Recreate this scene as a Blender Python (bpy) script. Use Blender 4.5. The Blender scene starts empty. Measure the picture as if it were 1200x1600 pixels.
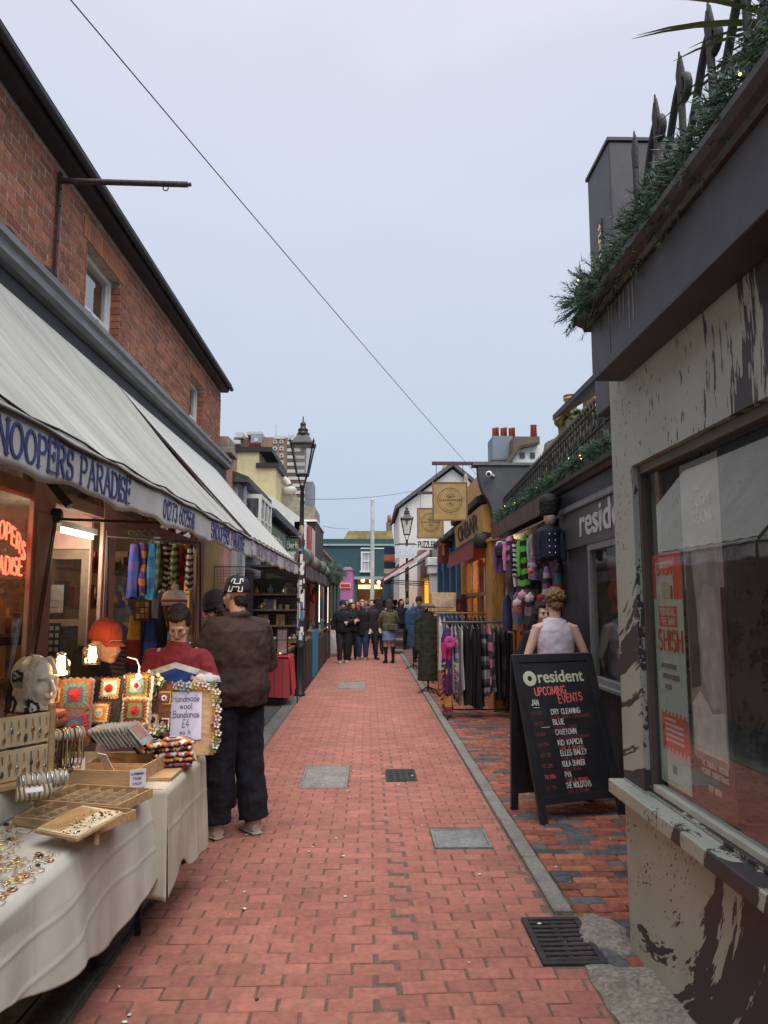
import bpy, math, random
from mathutils import Vector, Matrix
random.seed(7)
R = math.radians
SC = bpy.context.scene
COL = SC.collection
# ------------------------------------------------------------------ camera, sky, sun, exposure
EYE = Vector((0.0, 0.0, 1.65)); FPX = 1150.0
PIT = math.atan(140/FPX); YAW = math.atan(24/FPX*math.cos(PIT))
cam = bpy.data.objects.new('camera', bpy.data.cameras.new('camera')); COL.objects.link(cam)
cam.location = EYE; cam.rotation_euler = (math.pi/2+PIT, 0, -YAW)
cam.data.sensor_fit = 'VERTICAL'; cam.data.sensor_height = 36; cam.data.lens = 36*FPX/1600
cam.data.clip_start = 0.05; cam.data.clip_end = 1500
SC.camera = cam
world = bpy.data.worlds.new('World'); SC.world = world; world.use_nodes = True
nt = world.node_tree; nt.nodes.clear()
def N(t, typ, **kw):
    n = t.nodes.new(typ)
    for k, v in kw.items(): setattr(n, k, v)
    return n
SUN_EL, SUN_AZ = R(62), R(200)
sky = N(nt, 'ShaderNodeTexSky', sky_type='NISHITA', sun_disc=False, sun_elevation=SUN_EL, sun_rotation=SUN_AZ, dust_density=4.0, air_density=1.4)
bg1 = N(nt, 'ShaderNodeBackground'); bg1.inputs[1].default_value = 0.06
nt.links.new(sky.outputs[0], bg1.inputs[0])
tc = N(nt, 'ShaderNodeTexCoord'); sp = N(nt, 'ShaderNodeSeparateXYZ'); nt.links.new(tc.outputs['Generated'], sp.inputs[0])
nz = N(nt, 'ShaderNodeTexNoise'); nz.inputs['Scale'].default_value = 2.2; nz.inputs['Detail'].default_value = 5
mp = N(nt, 'ShaderNodeMapping'); mp.inputs['Scale'].default_value = (1, 1, 2.6)
nt.links.new(tc.outputs['Generated'], mp.inputs[0]); nt.links.new(mp.outputs[0], nz.inputs[0])
ma = N(nt, 'ShaderNodeMath', operation='MULTIPLY_ADD'); nt.links.new(nz.outputs[0], ma.inputs[0]); ma.inputs[1].default_value = 0.34; nt.links.new(sp.outputs[2], ma.inputs[2])
ms = N(nt, 'ShaderNodeMath', operation='SUBTRACT'); nt.links.new(ma.outputs[0], ms.inputs[0]); ms.inputs[1].default_value = 0.17
cr = N(nt, 'ShaderNodeValToRGB'); nt.links.new(ms.outputs[0], cr.inputs[0])
el = cr.color_ramp.elements     # overcast: the zenith about three times as bright as the horizon
el[0].position = 0.0; el[0].color = (0.207, 0.252, 0.324, 1); el[1].position = 1.0; el[1].color = (.76, .765, .81, 1)
for p_, c_ in ((.12, (0.230, 0.273, 0.340, 1)), (.34, (0.266, 0.300, 0.358, 1)), (.62, (0.311, 0.324, 0.381, 1)), (.74, (0.347, 0.356, 0.406, 1))):
    e = el.new(p_); e.color = c_
bg2 = N(nt, 'ShaderNodeBackground'); bg2.inputs[1].default_value = 1.06; nt.links.new(cr.outputs[0], bg2.inputs[0])
mx = N(nt, 'ShaderNodeMixShader'); mx.inputs[0].default_value = 0.95
nt.links.new(bg1.outputs[0], mx.inputs[1]); nt.links.new(bg2.outputs[0], mx.inputs[2])
wo = N(nt, 'ShaderNodeOutputWorld'); nt.links.new(mx.outputs[0], wo.inputs[0])
sl = bpy.data.lights.new('sun', 'SUN'); sl.energy = 1.5; sl.angle = R(60); sl.color = (1, .97, .92)
so = bpy.data.objects.new('sun', sl); COL.objects.link(so)
so.rotation_euler = (R(28), 0, R(20))
SC.view_settings.view_transform = 'Standard'; SC.view_settings.look = 'None'; SC.view_settings.gamma = 1.0
SC.view_settings.use_curve_mapping = False; SC.view_settings.exposure = 1.15
SC.render.engine = 'CYCLES'
SC.cycles.use_denoising = True; SC.cycles.max_bounces = 7; SC.cycles.transparent_max_bounces = 16
SC.cycles.caustics_reflective = False; SC.cycles.caustics_refractive = False; SC.cycles.sample_clamp_indirect = 4

# ------------------------------------------------------------------ helpers
_Rt = Vector((math.cos(YAW), -math.sin(YAW), 0)); _Fw = Vector((math.sin(YAW)*math.cos(PIT), math.cos(YAW)*math.cos(PIT), math.sin(PIT))); _Up = _Rt.cross(_Fw)
def U(px, py, x=None, y=None, z=None):
    """photo pixel -> point on the plane x=, y= or z="""
    d = _Rt*(px-600)/FPX - _Up*(py-800)/FPX + _Fw
    if x is not None: t = (x-EYE.x)/d.x
    elif y is not None: t = (y-EYE.y)/d.y
    else: t = (z-EYE.z)/d.z
    return EYE + d*t
def rnd(a, b): return random.uniform(a, b)
def lerp(a, b, t): return a+(b-a)*t

class MB:
    def __init__(s): s.v = []; s.f = []; s.m = []; s.s = []
    def add(s, vs, fs, mi=0, sm=False):
        o = len(s.v); s.v.extend([tuple(p) for p in vs])
        for f in fs: s.f.append([i+o for i in f]); s.m.append(mi); s.s.append(sm)
        return s
    def box(s, x0, x1, y0, y1, z0, z1, mi=0):
        return s.add([(x, y, z) for z in (z0, z1) for y in (y0, y1) for x in (x0, x1)],
              [(0,2,3,1), (4,5,7,6), (0,1,5,4), (2,6,7,3), (0,4,6,2), (1,3,7,5)], mi)
    def obox(s, c, size, rot=None, mi=0):
        rot = rot or Matrix.Identity(3); c = Vector(c); a, b, d = [q/2 for q in size]
        return s.add([c+rot@Vector((x, y, z)) for z in (-d, d) for y in (-b, b) for x in (-a, a)],
              [(0,2,3,1), (4,5,7,6), (0,1,5,4), (2,6,7,3), (0,4,6,2), (1,3,7,5)], mi)
    def bar(s, a, b, w, h=None, mi=0):
        a = Vector(a); b = Vector(b); d = (b-a); q = d.to_track_quat('Y', 'Z').to_matrix()
        return s.obox((a+b)/2, (w, d.length, h or w), q, mi)
    def tube(s, pts, r, n=8, mi=0, cap=True, side=None):
        pts = [Vector(p) for p in pts]; k = len(pts)
        if not isinstance(r, (list, tuple)): r = [r]*k
        vs = []; prev = None
        for i, p in enumerate(pts):
            t = (pts[min(i+1, k-1)]-pts[max(i-1, 0)]).normalized()
            if side is not None: u = Vector(side); u = (u-t*u.dot(t)).normalized()
            elif prev is None: u = t.orthogonal().normalized()
            else: u = (prev-t*prev.dot(t)).normalized()
            prev = u; w = t.cross(u); rr = r[i]; ra, rb = rr if isinstance(rr, tuple) else (rr, rr)
            for j in range(n):
                a = 2*math.pi*j/n; vs.append(p+u*math.cos(a)*ra+w*math.sin(a)*rb)
        fs = [(i*n+j, i*n+(j+1)%n, (i+1)*n+(j+1)%n, (i+1)*n+j) for i in range(k-1) for j in range(n)]
        s.add(vs, fs, mi, True)
        if cap: s.add(vs[:n], [tuple(range(n-1, -1, -1))], mi); s.add(vs[-n:], [tuple(range(n))], mi)
        return s
    def tubec(s, pts, r, n=8, mi=0, side=None):
        """closed manifold tube (for remeshing)"""
        o = len(s.v); s.tube(pts, r, n, mi, False, side); k = len(pts)
        s.f.append(list(range(o+n-1, o-1, -1))); s.f.append([o+(k-1)*n+j for j in range(n)]); s.m += [mi, mi]; s.s += [True, True]
        return s
    def lathe(s, prof, c=(0, 0, 0), n=12, mi=0, sm=True, M=None):
        c = Vector(c); k = len(prof)
        vs = [Vector((r*math.cos(2*math.pi*j/n), r*math.sin(2*math.pi*j/n), z)) for r, z in prof for j in range(n)]
        if M: vs = [M@p for p in vs]
        fs = [(i*n+j, i*n+(j+1)%n, (i+1)*n+(j+1)%n, (i+1)*n+j) for i in range(k-1) for j in range(n)]
        fs += [tuple(range(n-1, -1, -1)), tuple((k-1)*n+j for j in range(n))]
        return s.add([c+p for p in vs], fs, mi, sm)
    def sph(s, c, r, nu=12, nv=8, mi=0, M=None):
        if not isinstance(r, (tuple, list)): r = (r, r, r)
        c = Vector(c); vs = [Vector((0, 0, -r[2]))]
        for i in range(1, nv):
            a = -math.pi/2+math.pi*i/nv
            for j in range(nu):
                b = 2*math.pi*j/nu; vs.append(Vector((r[0]*math.cos(a)*math.cos(b), r[1]*math.cos(a)*math.sin(b), r[2]*math.sin(a))))
        vs.append(Vector((0, 0, r[2]))); L = len(vs)-1
        if M: vs = [M@p for p in vs]
        fs = [(0, 1+(j+1)%nu, 1+j) for j in range(nu)] + [(L, L-nu+j, L-nu+(j+1)%nu) for j in range(nu)]
        fs += [(1+i*nu+j, 1+i*nu+(j+1)%nu, 1+(i+1)*nu+(j+1)%nu, 1+(i+1)*nu+j) for i in range(nv-2) for j in range(nu)]
        return s.add([c+p for p in vs], fs, mi, True)
    def grid(s, fn, nu, nv, mi=0, sm=True):
        vs = [fn(i/nu, j/nv) for i in range(nu+1) for j in range(nv+1)]
        return s.add(vs, [(i*(nv+1)+j, (i+1)*(nv+1)+j, (i+1)*(nv+1)+j+1, i*(nv+1)+j+1) for i in range(nu) for j in range(nv)], mi, sm)
    def prism(s, poly, fn, d0, d1, mi=0):
        """2-D outline extruded: fn(u, v, d) -> point"""
        n = len(poly); vs = [fn(u, v, d0) for u, v in poly]+[fn(u, v, d1) for u, v in poly]
        return s.add(vs, [tuple(range(n-1, -1, -1)), tuple(range(n, 2*n))]+[(i, (i+1)%n, n+(i+1)%n, n+i) for i in range(n)], mi)
    def mesh(s, name, mats, off=None):
        me = bpy.data.meshes.new(name)
        v = s.v if off is None else [(p[0]-off[0], p[1]-off[1], p[2]-off[2]) for p in s.v]
        me.from_pydata(v, [], s.f)
        for m in (mats if isinstance(mats, (list, tuple)) else [mats]): me.materials.append(m)
        me.polygons.foreach_set('material_index', s.m); me.polygons.foreach_set('use_smooth', s.s); me.update()
        return me
    def build(s, name, mats, parent=None, w=True, loc=None, rz=0, kind=None, label=None, cat=None, group=None, bevel=0, solid=0, sub=0):
        """one mesh object; w: coordinates are world ones (taken relative to loc / the parent's place)"""
        off = None
        if parent is not None and w: off = wloc(parent)
        elif parent is None and w and loc is not None: off = loc
        ob = bpy.data.objects.new(name, s.mesh(name, mats, off)); COL.objects.link(ob)
        if parent is not None: ob.parent = parent
        if loc is not None: ob.location = loc
        if rz: ob.rotation_euler = (0, 0, rz)
        tag(ob, label, cat, group, kind)
        if solid: m = ob.modifiers.new('solid', 'SOLIDIFY'); m.thickness = solid; m.offset = 0
        if bevel:
            m = ob.modifiers.new('bevel', 'BEVEL'); m.width = bevel; m.segments = 2; m.limit_method = 'ANGLE'; m.angle_limit = R(40)
        if sub: m = ob.modifiers.new('sub', 'SUBSURF'); m.levels = sub; m.render_levels = sub
        return ob
def wloc(o):
    p = Vector(o.location)
    while o.parent: o = o.parent; p += Vector(o.location)
    return p
def tag(o, label=None, cat=None, group=None, kind=None):
    if label: o['label'] = label
    if cat: o['category'] = cat
    if group: o['group'] = group
    if kind: o['kind'] = kind
    return o
def thing(name, label, cat, loc=(0, 0, 0), rz=0, group=None):
    o = bpy.data.objects.new(name, None); COL.objects.link(o); o.empty_display_size = .1
    o.location = loc; o.rotation_euler = (0, 0, rz)
    return tag(o, label, cat, group)
def copy_tree(o, parent=None, kids=None):
    c = o.copy(); COL.objects.link(c); c.parent = parent
    for ch in [q for q in o.children]: copy_tree(ch, c)
    return c
def inst(me, name, parent, loc, rot=None, kind=None):
    o = bpy.data.objects.new(name, me); COL.objects.link(o); o.parent = parent; o.location = loc
    if rot: o.rotation_euler = rot
    if kind: o['kind'] = kind
    return o

# ------------------------------------------------------------------ materials
def M(name, rgb, rough=.75, var=.18, scale=18, bump=0.0, metal=0.0, rand=0.0, isl=False, rgb2=None, spec=.4, detail=6, sx=(1, 1, 1), emit=0, bscale=None, thr=None, coat=0, trans=0, stain=0):
    m = bpy.data.materials.new(name); m.use_nodes = True; t = m.node_tree; b = t.nodes['Principled BSDF']
    L = t.links.new
    b.inputs['Roughness'].default_value = rough; b.inputs['Metallic'].default_value = metal
    b.inputs['Specular IOR Level'].default_value = spec
    if coat: b.inputs['Coat Weight'].default_value = coat
    if trans: b.inputs['Transmission Weight'].default_value = trans
    c = N(t, 'ShaderNodeTexCoord'); mpn = N(t, 'ShaderNodeMapping'); mpn.inputs['Scale'].default_value = sx; L(c.outputs['Object'], mpn.inputs[0])
    vec = mpn.outputs[0]
    if rand or isl:      # shift the grain from piece to piece
        oi = N(t, 'ShaderNodeObjectInfo'); ge = N(t, 'ShaderNodeNewGeometry')
        ad = N(t, 'ShaderNodeMath', operation='ADD'); L(oi.outputs['Random'], ad.inputs[0]); L(ge.outputs['Random Per Island'], ad.inputs[1])
        fr = N(t, 'ShaderNodeMath', operation='FRACT'); L(ad.outputs[0], fr.inputs[0])
        va = N(t, 'ShaderNodeVectorMath', operation='MULTIPLY_ADD'); L(fr.outputs[0], va.inputs[0]); va.inputs[1].default_value = (37, 91, 53); L(vec, va.inputs[2]); vec = va.outputs[0]
    no = N(t, 'ShaderNodeTexNoise'); no.inputs['Scale'].default_value = scale; no.inputs['Detail'].default_value = detail; L(vec, no.inputs[0])
    rp = N(t, 'ShaderNodeValToRGB'); e = rp.color_ramp.elements; L(no.outputs[0], rp.inputs[0])
    c2 = rgb2 or tuple(q*(1+var) for q in rgb); c1 = tuple(q*(1-var) for q in rgb)
    if rgb2: c1 = rgb
    lo, hi = thr or (.3, .7)
    e[0].position = lo; e[0].color = (*c1, 1); e[1].position = hi; e[1].color = (*c2, 1)
    col = rp.outputs[0]
    n2 = N(t, 'ShaderNodeTexNoise'); n2.inputs['Scale'].default_value = scale*.13; n2.inputs['Detail'].default_value = 3; L(vec, n2.inputs[0])
    hs = N(t, 'ShaderNodeHueSaturation'); L(col, hs.inputs['Color'])
    mr = N(t, 'ShaderNodeMapRange'); mr.inputs[1].default_value = .25; mr.inputs[2].default_value = .75; mr.inputs[3].default_value = 1-var*.9; mr.inputs[4].default_value = 1+var*.9; L(n2.outputs[0], mr.inputs[0])
    val = mr.outputs[0]
    if rand:
        m3 = N(t, 'ShaderNodeMapRange'); m3.inputs[3].default_value = 1-rand; m3.inputs[4].default_value = 1+rand; L(fr.outputs[0], m3.inputs[0])
        mm = N(t, 'ShaderNodeMath', operation='MULTIPLY'); L(val, mm.inputs[0]); L(m3.outputs[0], mm.inputs[1]); val = mm.outputs[0]
        f7 = N(t, 'ShaderNodeMath', operation='MULTIPLY'); L(fr.outputs[0], f7.inputs[0]); f7.inputs[1].default_value = 7.31
        f8 = N(t, 'ShaderNodeMath', operation='FRACT'); L(f7.outputs[0], f8.inputs[0])
        m4 = N(t, 'ShaderNodeMapRange'); m4.inputs[3].default_value = .5-rand*.035; m4.inputs[4].default_value = .5+rand*.035; L(f8.outputs[0], m4.inputs[0]); L(m4.outputs[0], hs.inputs['Hue'])
    if stain:        # grime in broad tracks and small dark spots that run across the pieces
        g_ = N(t, 'ShaderNodeNewGeometry'); n4 = N(t, 'ShaderNodeTexNoise'); n4.inputs['Scale'].default_value = 1.3; n4.inputs['Detail'].default_value = 7; n4.inputs['Roughness'].default_value = .65; L(g_.outputs['Position'], n4.inputs[0])
        m6 = N(t, 'ShaderNodeMapRange'); m6.inputs[1].default_value = .32; m6.inputs[2].default_value = .68; m6.inputs[3].default_value = 1-stain; m6.inputs[4].default_value = 1+stain*.5; L(n4.outputs[0], m6.inputs[0])
        n5 = N(t, 'ShaderNodeTexVoronoi'); n5.inputs['Scale'].default_value = 7; L(g_.outputs['Position'], n5.inputs[0]); m7 = N(t, 'ShaderNodeMapRange'); m7.inputs[1].default_value = .06; m7.inputs[2].default_value = .11; m7.inputs[3].default_value = 1-stain*1.3; m7.inputs[4].default_value = 1; L(n5.outputs['Distance'], m7.inputs[0])
        a6 = N(t, 'ShaderNodeMath', operation='MULTIPLY'); L(m6.outputs[0], a6.inputs[0]); L(m7.outputs[0], a6.inputs[1]); a7 = N(t, 'ShaderNodeMath', operation='MULTIPLY'); L(val, a7.inputs[0]); L(a6.outputs[0], a7.inputs[1]); val = a7.outputs[0]
    L(val, hs.inputs['Value']); L(hs.outputs[0], b.inputs['Base Color'])
    if rough > .3 and not metal:
        m5 = N(t, 'ShaderNodeMapRange'); m5.inputs[3].default_value = max(.05, rough-.12); m5.inputs[4].default_value = min(1, rough+.12); L(n2.outputs[0], m5.inputs[0]); L(m5.outputs[0], b.inputs['Roughness'])
    if bump:
        n3 = N(t, 'ShaderNodeTexNoise'); n3.inputs['Scale'].default_value = bscale or scale*2.2; n3.inputs['Detail'].default_value = 5; L(vec, n3.inputs[0])
        bp = N(t, 'ShaderNodeBump'); bp.inputs['Strength'].default_value = bump; bp.inputs['Distance'].default_value = .01; L(n3.outputs[0], bp.inputs['Height']); L(bp.outputs[0], b.inputs['Normal'])
    if emit:
        L(hs.outputs[0], b.inputs['Emission Color']); b.inputs['Emission Strength'].default_value = emit
    return m
_mc = {}
def C(r, g, b, **kw):
    """material from an sRGB photo colour read as a surface colour"""
    k = (r, g, b, tuple(sorted(kw.items())))
    if k not in _mc:
        lin = tuple(((q/255+.055)/1.055)**2.4 if q > 10 else q/255/12.92 for q in (r, g, b))
        _mc[k] = M('paint_%d_%d_%d' % (r, g, b), lin, **kw)
    return _mc[k]
def thin_glass(name, tint=(.9, .95, .93), ior=1.6, rough=0.0, dirt=.06):
    m = bpy.data.materials.new(name); m.use_nodes = True; t = m.node_tree; t.nodes.clear(); L = t.links.new
    lw = N(t, 'ShaderNodeLayerWeight'); lw.inputs[0].default_value = .5
    pw = N(t, 'ShaderNodeMath', operation='POWER'); L(lw.outputs['Facing'], pw.inputs[0]); pw.inputs[1].default_value = 4.2
    r0 = 2*((ior-1)/(ior+1))**2; fr = N(t, 'ShaderNodeMath', operation='MULTIPLY_ADD'); L(pw.outputs[0], fr.inputs[0]); fr.inputs[1].default_value = 1-r0; fr.inputs[2].default_value = r0
    tr = N(t, 'ShaderNodeBsdfTransparent'); tr.inputs[0].default_value = (*tint, 1)
    gl = N(t, 'ShaderNodeBsdfGlossy'); gl.inputs['Roughness'].default_value = rough
    mxx = N(t, 'ShaderNodeMixShader'); L(fr.outputs[0], mxx.inputs[0]); L(tr.outputs[0], mxx.inputs[1]); L(gl.outputs[0], mxx.inputs[2])
    df = N(t, 'ShaderNodeBsdfDiffuse'); df.inputs[0].default_value = (.5, .52, .5, 1)
    c = N(t, 'ShaderNodeTexCoord'); no = N(t, 'ShaderNodeTexNoise'); no.inputs['Scale'].default_value = 2.5; no.inputs['Detail'].default_value = 8; L(c.outputs['Object'], no.inputs[0])
    mr = N(t, 'ShaderNodeMapRange'); mr.inputs[1].default_value = .35; mr.inputs[2].default_value = .8; mr.inputs[3].default_value = 0; mr.inputs[4].default_value = dirt; L(no.outputs[0], mr.inputs[0])
    m2 = N(t, 'ShaderNodeMixShader'); L(mr.outputs[0], m2.inputs[0]); L(mxx.outputs[0], m2.inputs[1]); L(df.outputs[0], m2.inputs[2])
    o = N(t, 'ShaderNodeOutputMaterial'); L(m2.outputs[0], o.inputs[0])
    return m
def EMI(name, rgb, s):
    m = bpy.data.materials.new(name); m.use_nodes = True; b = m.node_tree.nodes['Principled BSDF']
    b.inputs['Base Color'].default_value = (*rgb, 1); b.inputs['Emission Color'].default_value = (*rgb, 1); b.inputs['Emission Strength'].default_value = s
    return m
GLASS = thin_glass('window_glass'); GLASS_OLD = thin_glass('old_glass', ior=2.4, dirt=.12)
BLACK = M('black_paint', (.018, .018, .022), .55, .3, 30, .1)
IRON = M('iron', (.03, .028, .03), .6, .35, 40, .3)
RUST = M('rusty_iron', (.05, .032, .028), .7, .45, 30, .3)
WHITE = M('white_paint', (.72, .72, .70), .5, .08, 12, .05)
WOOD = M('pale_wood', (.46, .30, .16), .6, .22, 9, .15, sx=(1, 6, 6), rand=.12)
WOODD = M('dark_wood', (.10, .055, .03), .6, .3, 9, .15, sx=(1, 6, 6))
STEEL = M('steel', (.55, .55, .56), .3, .1, 20, metal=1)
GOLD = M('gold', (.85, .60, .22), .28, .15, 40, metal=1)
SILVER = M('silver', (.75, .75, .75), .25, .15, 40, metal=1)
COPPER = M('copper', (.62, .30, .16), .35, .2, 40, metal=1)
SKIN = M('skin', (.52, .31, .23), .5, .1, 25, .05)
SKIN2 = M('skin_pale', (.58, .37, .29), .5, .1, 25, .05)

# ------------------------------------------------------------------ lettering
def arc(cx, cy, rx, ry, a0, a1, n=10):
    return [(cx+rx*math.cos(R(a0+(a1-a0)*i/n)), cy+ry*math.sin(R(a0+(a1-a0)*i/n))) for i in range(n+1)]
GL = {
 'A': [[(0, 0), (.35, 1), (.7, 0)], [(.13, .35), (.57, .35)]], 'B': [[(0, 0), (0, 1)], [(0, 1), (.3, 1)]+arc(.3, .77, .25, .23, 90, -90, 8)+[(0, .54)], [(0, .54), (.32, .54)]+arc(.32, .27, .3, .27, 90, -90, 8)+[(0, 0)]],
 'C': [arc(.36, .5, .36, .5, 50, 310, 14)], 'D': [[(0, 0), (0, 1)], [(0, 1), (.25, 1)]+arc(.25, .5, .42, .5, 90, -90, 12)+[(0, 0)]],
 'E': [[(0, 0), (0, 1)], [(0, 1), (.5, 1)], [(0, .53), (.42, .53)], [(0, 0), (.52, 0)]], 'F': [[(0, 0), (0, 1)], [(0, 1), (.5, 1)], [(0, .53), (.42, .53)]],
 'G': [arc(.36, .5, .36, .5, 50, 330, 14)+[(.7, .42)], [(.42, .42), (.7, .42)]], 'H': [[(0, 0), (0, 1)], [(.6, 0), (.6, 1)], [(0, .52), (.6, .52)]],
 'I': [[(0, 0), (0, 1)]], 'J': [[(.4, 1), (.4, .25)]+arc(.2, .25, .2, .25, 0, -160, 8)], 'K': [[(0, 0), (0, 1)], [(.55, 1), (0, .42)], [(.15, .58), (.58, 0)]],
 'L': [[(0, 1), (0, 0)], [(0, 0), (.5, 0)]], 'M': [[(0, 0), (.06, 1)], [(.06, 1), (.38, .1), (.7, 1)], [(.7, 1), (.76, 0)]], 'N': [[(0, 0), (0, 1)], [(0, 1), (.62, 0)], [(.62, 0), (.62, 1)]],
 'O': [arc(.38, .5, .38, .5, 90, 450, 20)], 'P': [[(0, 0), (0, 1)], [(0, 1), (.28, 1)]+arc(.28, .74, .27, .26, 90, -90, 8)+[(0, .48)]], 'Q': [arc(.38, .5, .38, .5, 90, 450, 20), [(.45, .25), (.75, -.08)]],
 'R': [[(0, 0), (0, 1)], [(0, 1), (.28, 1)]+arc(.28, .75, .26, .25, 90, -90, 8)+[(0, .5)], [(.25, .5), (.58, 0)]],
 'S': [arc(.27, .75, .25, .25, 30, 250, 10)+arc(.27, .26, .27, .26, 80, -150, 10)], 'T': [[(.3, 0), (.3, 1)], [(0, 1), (.6, 1)]], 'U': [[(0, 1), (0, .3)]+arc(.29, .3, .29, .3, 180, 360, 10)+[(.58, 1)]],
 'V': [[(0, 1), (.33, 0), (.66, 1)]], 'W': [[(0, 1), (.22, 0), (.45, .8), (.68, 0), (.9, 1)]], 'X': [[(0, 0), (.6, 1)], [(0, 1), (.6, 0)]], 'Y': [[(0, 1), (.3, .45), (.6, 1)], [(.3, .45), (.3, 0)]], 'Z': [[(0, 1), (.55, 1), (0, 0), (.55, 0)]],
 '0': [arc(.28, .5, .28, .5, 90, 450, 18)], '1': [[(.05, .8), (.2, 1), (.2, 0)]], '2': [arc(.27, .72, .26, .28, 160, -30, 9)+[(0, 0), (.55, 0)]], '3': [arc(.24, .76, .24, .24, 150, -80, 9), arc(.24, .27, .28, .27, 80, -150, 10)],
 '4': [[(.42, 0), (.42, 1), (0, .3), (.58, .3)]], '5': [[(.5, 1), (.08, 1), (.04, .55)]+arc(.25, .31, .27, .31, 120, -150, 11)], '6': [[(.45, 1)]+arc(.28, .3, .27, .3, 150, 510, 16)], '7': [[(0, 1), (.52, 1), (.18, 0)]],
 '8': [arc(.27, .76, .22, .24, 90, 450, 14), arc(.27, .27, .27, .27, 90, 450, 14)], '9': [arc(.28, .7, .26, .28, 0, 360, 14), [(.54, .7), (.4, 0)]],
 '&': [[(.6, 0), (.12, .7)]+arc(.28, .8, .17, .2, 200, -60, 8)+[(.05, .3)]+arc(.25, .2, .22, .2, 160, 330, 8)+[(.62, .42)]], '-': [[(.05, .45), (.4, .45)]], '.': [[(.05, 0), (.06, .08)]], '+': [[(.05, .5), (.5, .5)], [(.27, .25), (.27, .75)]],
 '£': [[(.5, .85)]+arc(.32, .8, .18, .2, 20, 180, 8)+[(.18, .3), (0, 0), (.55, 0)], [(.02, .45), (.4, .45)]], "'": [[(.05, 1), (.02, .8)]],
 'a': [arc(.22, .27, .22, .27, 60, 360, 12), [(.44, .54), (.44, 0)]], 'b': [[(0, 1), (0, 0)], arc(.22, .27, .22, .27, -150, 150, 12)], 'd': [arc(.22, .27, .22, .27, 30, 330, 12), [(.44, 1), (.44, 0)]], 'e': [[(.02, .3), (.44, .3)]+arc(.22, .27, .22, .27, 10, 310, 12)],
 'l': [[(.05, 1), (.05, 0)]], 'm': [[(0, .54), (0, 0)], [(0, .35)]+arc(.15, .35, .15, .19, 180, 0, 7)+[(.3, 0)], [(.3, .35)]+arc(.45, .35, .15, .19, 180, 0, 7)+[(.6, 0)]], 'n': [[(0, .54), (0, 0)], [(0, .32)]+arc(.19, .32, .19, .22, 180, 0, 7)+[(.38, 0)]],
 'o': [arc(.22, .27, .22, .27, 90, 450, 14)], 's': [arc(.17, .41, .16, .14, 30, 250, 7)+arc(.17, .14, .18, .14, 80, -150, 8)], 'w': [[(0, .54), (.14, 0), (.28, .5), (.42, 0), (.56, .54)]], 'r': [[(0, .54), (0, 0)], arc(.2, .3, .2, .24, 180, 50, 6)], 't': [[(.15, .85), (.15, .05), (.32, 0)], [(0, .54), (.34, .54)]], 'h': [[(0, 1), (0, 0)], [(0, .32)]+arc(.19, .32, .19, .22, 180, 0, 7)+[(.38, 0)]],
}
def glyph_width(ch): return 0.38 if ch == ' ' or ch not in GL else max(p[0] for st in GL[ch] for p in st)
def letters(mb, txt, O, ux, uy, nrm, h, w=.09, thin=None, serif=False, gap=.2, jit=0, mi=0, width=None, xs=1.0):
    """strokes of real thickness on a plane: O baseline start, ux/uy unit axes, h letter height"""
    O = Vector(O); ux = Vector(ux); uy = Vector(uy); nrm = Vector(nrm); thin = thin or w
    tot = sum(glyph_width(c)+gap for c in txt)-gap
    kx = (width/(tot*h)) if width else xs
    cx = 0; lay = 0
    for ch in txt:
        jy = rnd(-jit, jit); jr = rnd(-jit, jit)
        for st in GL.get(ch, []):
            pts = [Vector((p[0]+cx+rnd(-jit, jit)*.3+p[1]*jr, p[1]+jy)) for p in st]
            segs = [(pts[i], pts[i+1]) for i in range(len(pts)-1)]
            if serif:
                for e in ((st[0], pts[0]), (st[-1], pts[-1])):
                    p = e[1]
                    if len(st) == 2 and abs(st[0][0]-st[1][0]) < .2 and e[0][1] in (0, 1): segs.append((p+Vector((-.14, .02 if e[0][1] == 0 else -.02)), p+Vector((.14, .02 if e[0][1] == 0 else -.02))))
                    elif ch in 'ESTC' and len(st) > 1 and e[0][1] > .04: segs.append((p+Vector((0, -.09)), p+Vector((0, .09))))
                    elif ch in 'AN' and e[0][1] == 0: segs.append((p+Vector((-.1, .02)), p+Vector((.1, .02))))
            for a, b in segs:
                d = b-a; l = d.length
                if l < 1e-5: continue
                ww = thin+(w-thin)*abs(d.y)/l; n = Vector((-d.y, d.x))/l*ww/2; ex = d/l*ww*.35
                q = [a-n-ex, b-n+ex, b+n+ex, a+n-ex]; lay = (lay+1) % 60
                P = [O+ux*(t.x*h*kx)+uy*(t.y*h) for t in q]
                hgt = .0010+.00004*lay
                mb.add([p for p in P]+[p+nrm*hgt for p in P], [(4, 5, 6, 7), (0, 1, 5, 4), (1, 2, 6, 5), (2, 3, 7, 6), (3, 0, 4, 7)], mi)
        cx += glyph_width(ch)+gap
    return cx*h*kx
def font(txt, name, mat, O, ux, uy, size, parent=None, bold=0.0, ext=.002, align='LEFT', sq=1.0):
    c = bpy.data.curves.new(name, 'FONT'); c.body = txt; c.size = size; c.extrude = ext; c.offset = bold; c.align_x = align; c.resolution_u = 3
    c.materials.append(mat); o = bpy.data.objects.new(name, c); COL.objects.link(o)
    ux = Vector(ux).normalized(); uy = Vector(uy).normalized(); uz = ux.cross(uy)
    mt = Matrix((ux*sq, uy, uz)).transposed().to_4x4(); O = Vector(O)
    if parent is not None: o.parent = parent; O = O-wloc(parent)
    mt.translation = O; o.matrix_local = mt
    return o
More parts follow.
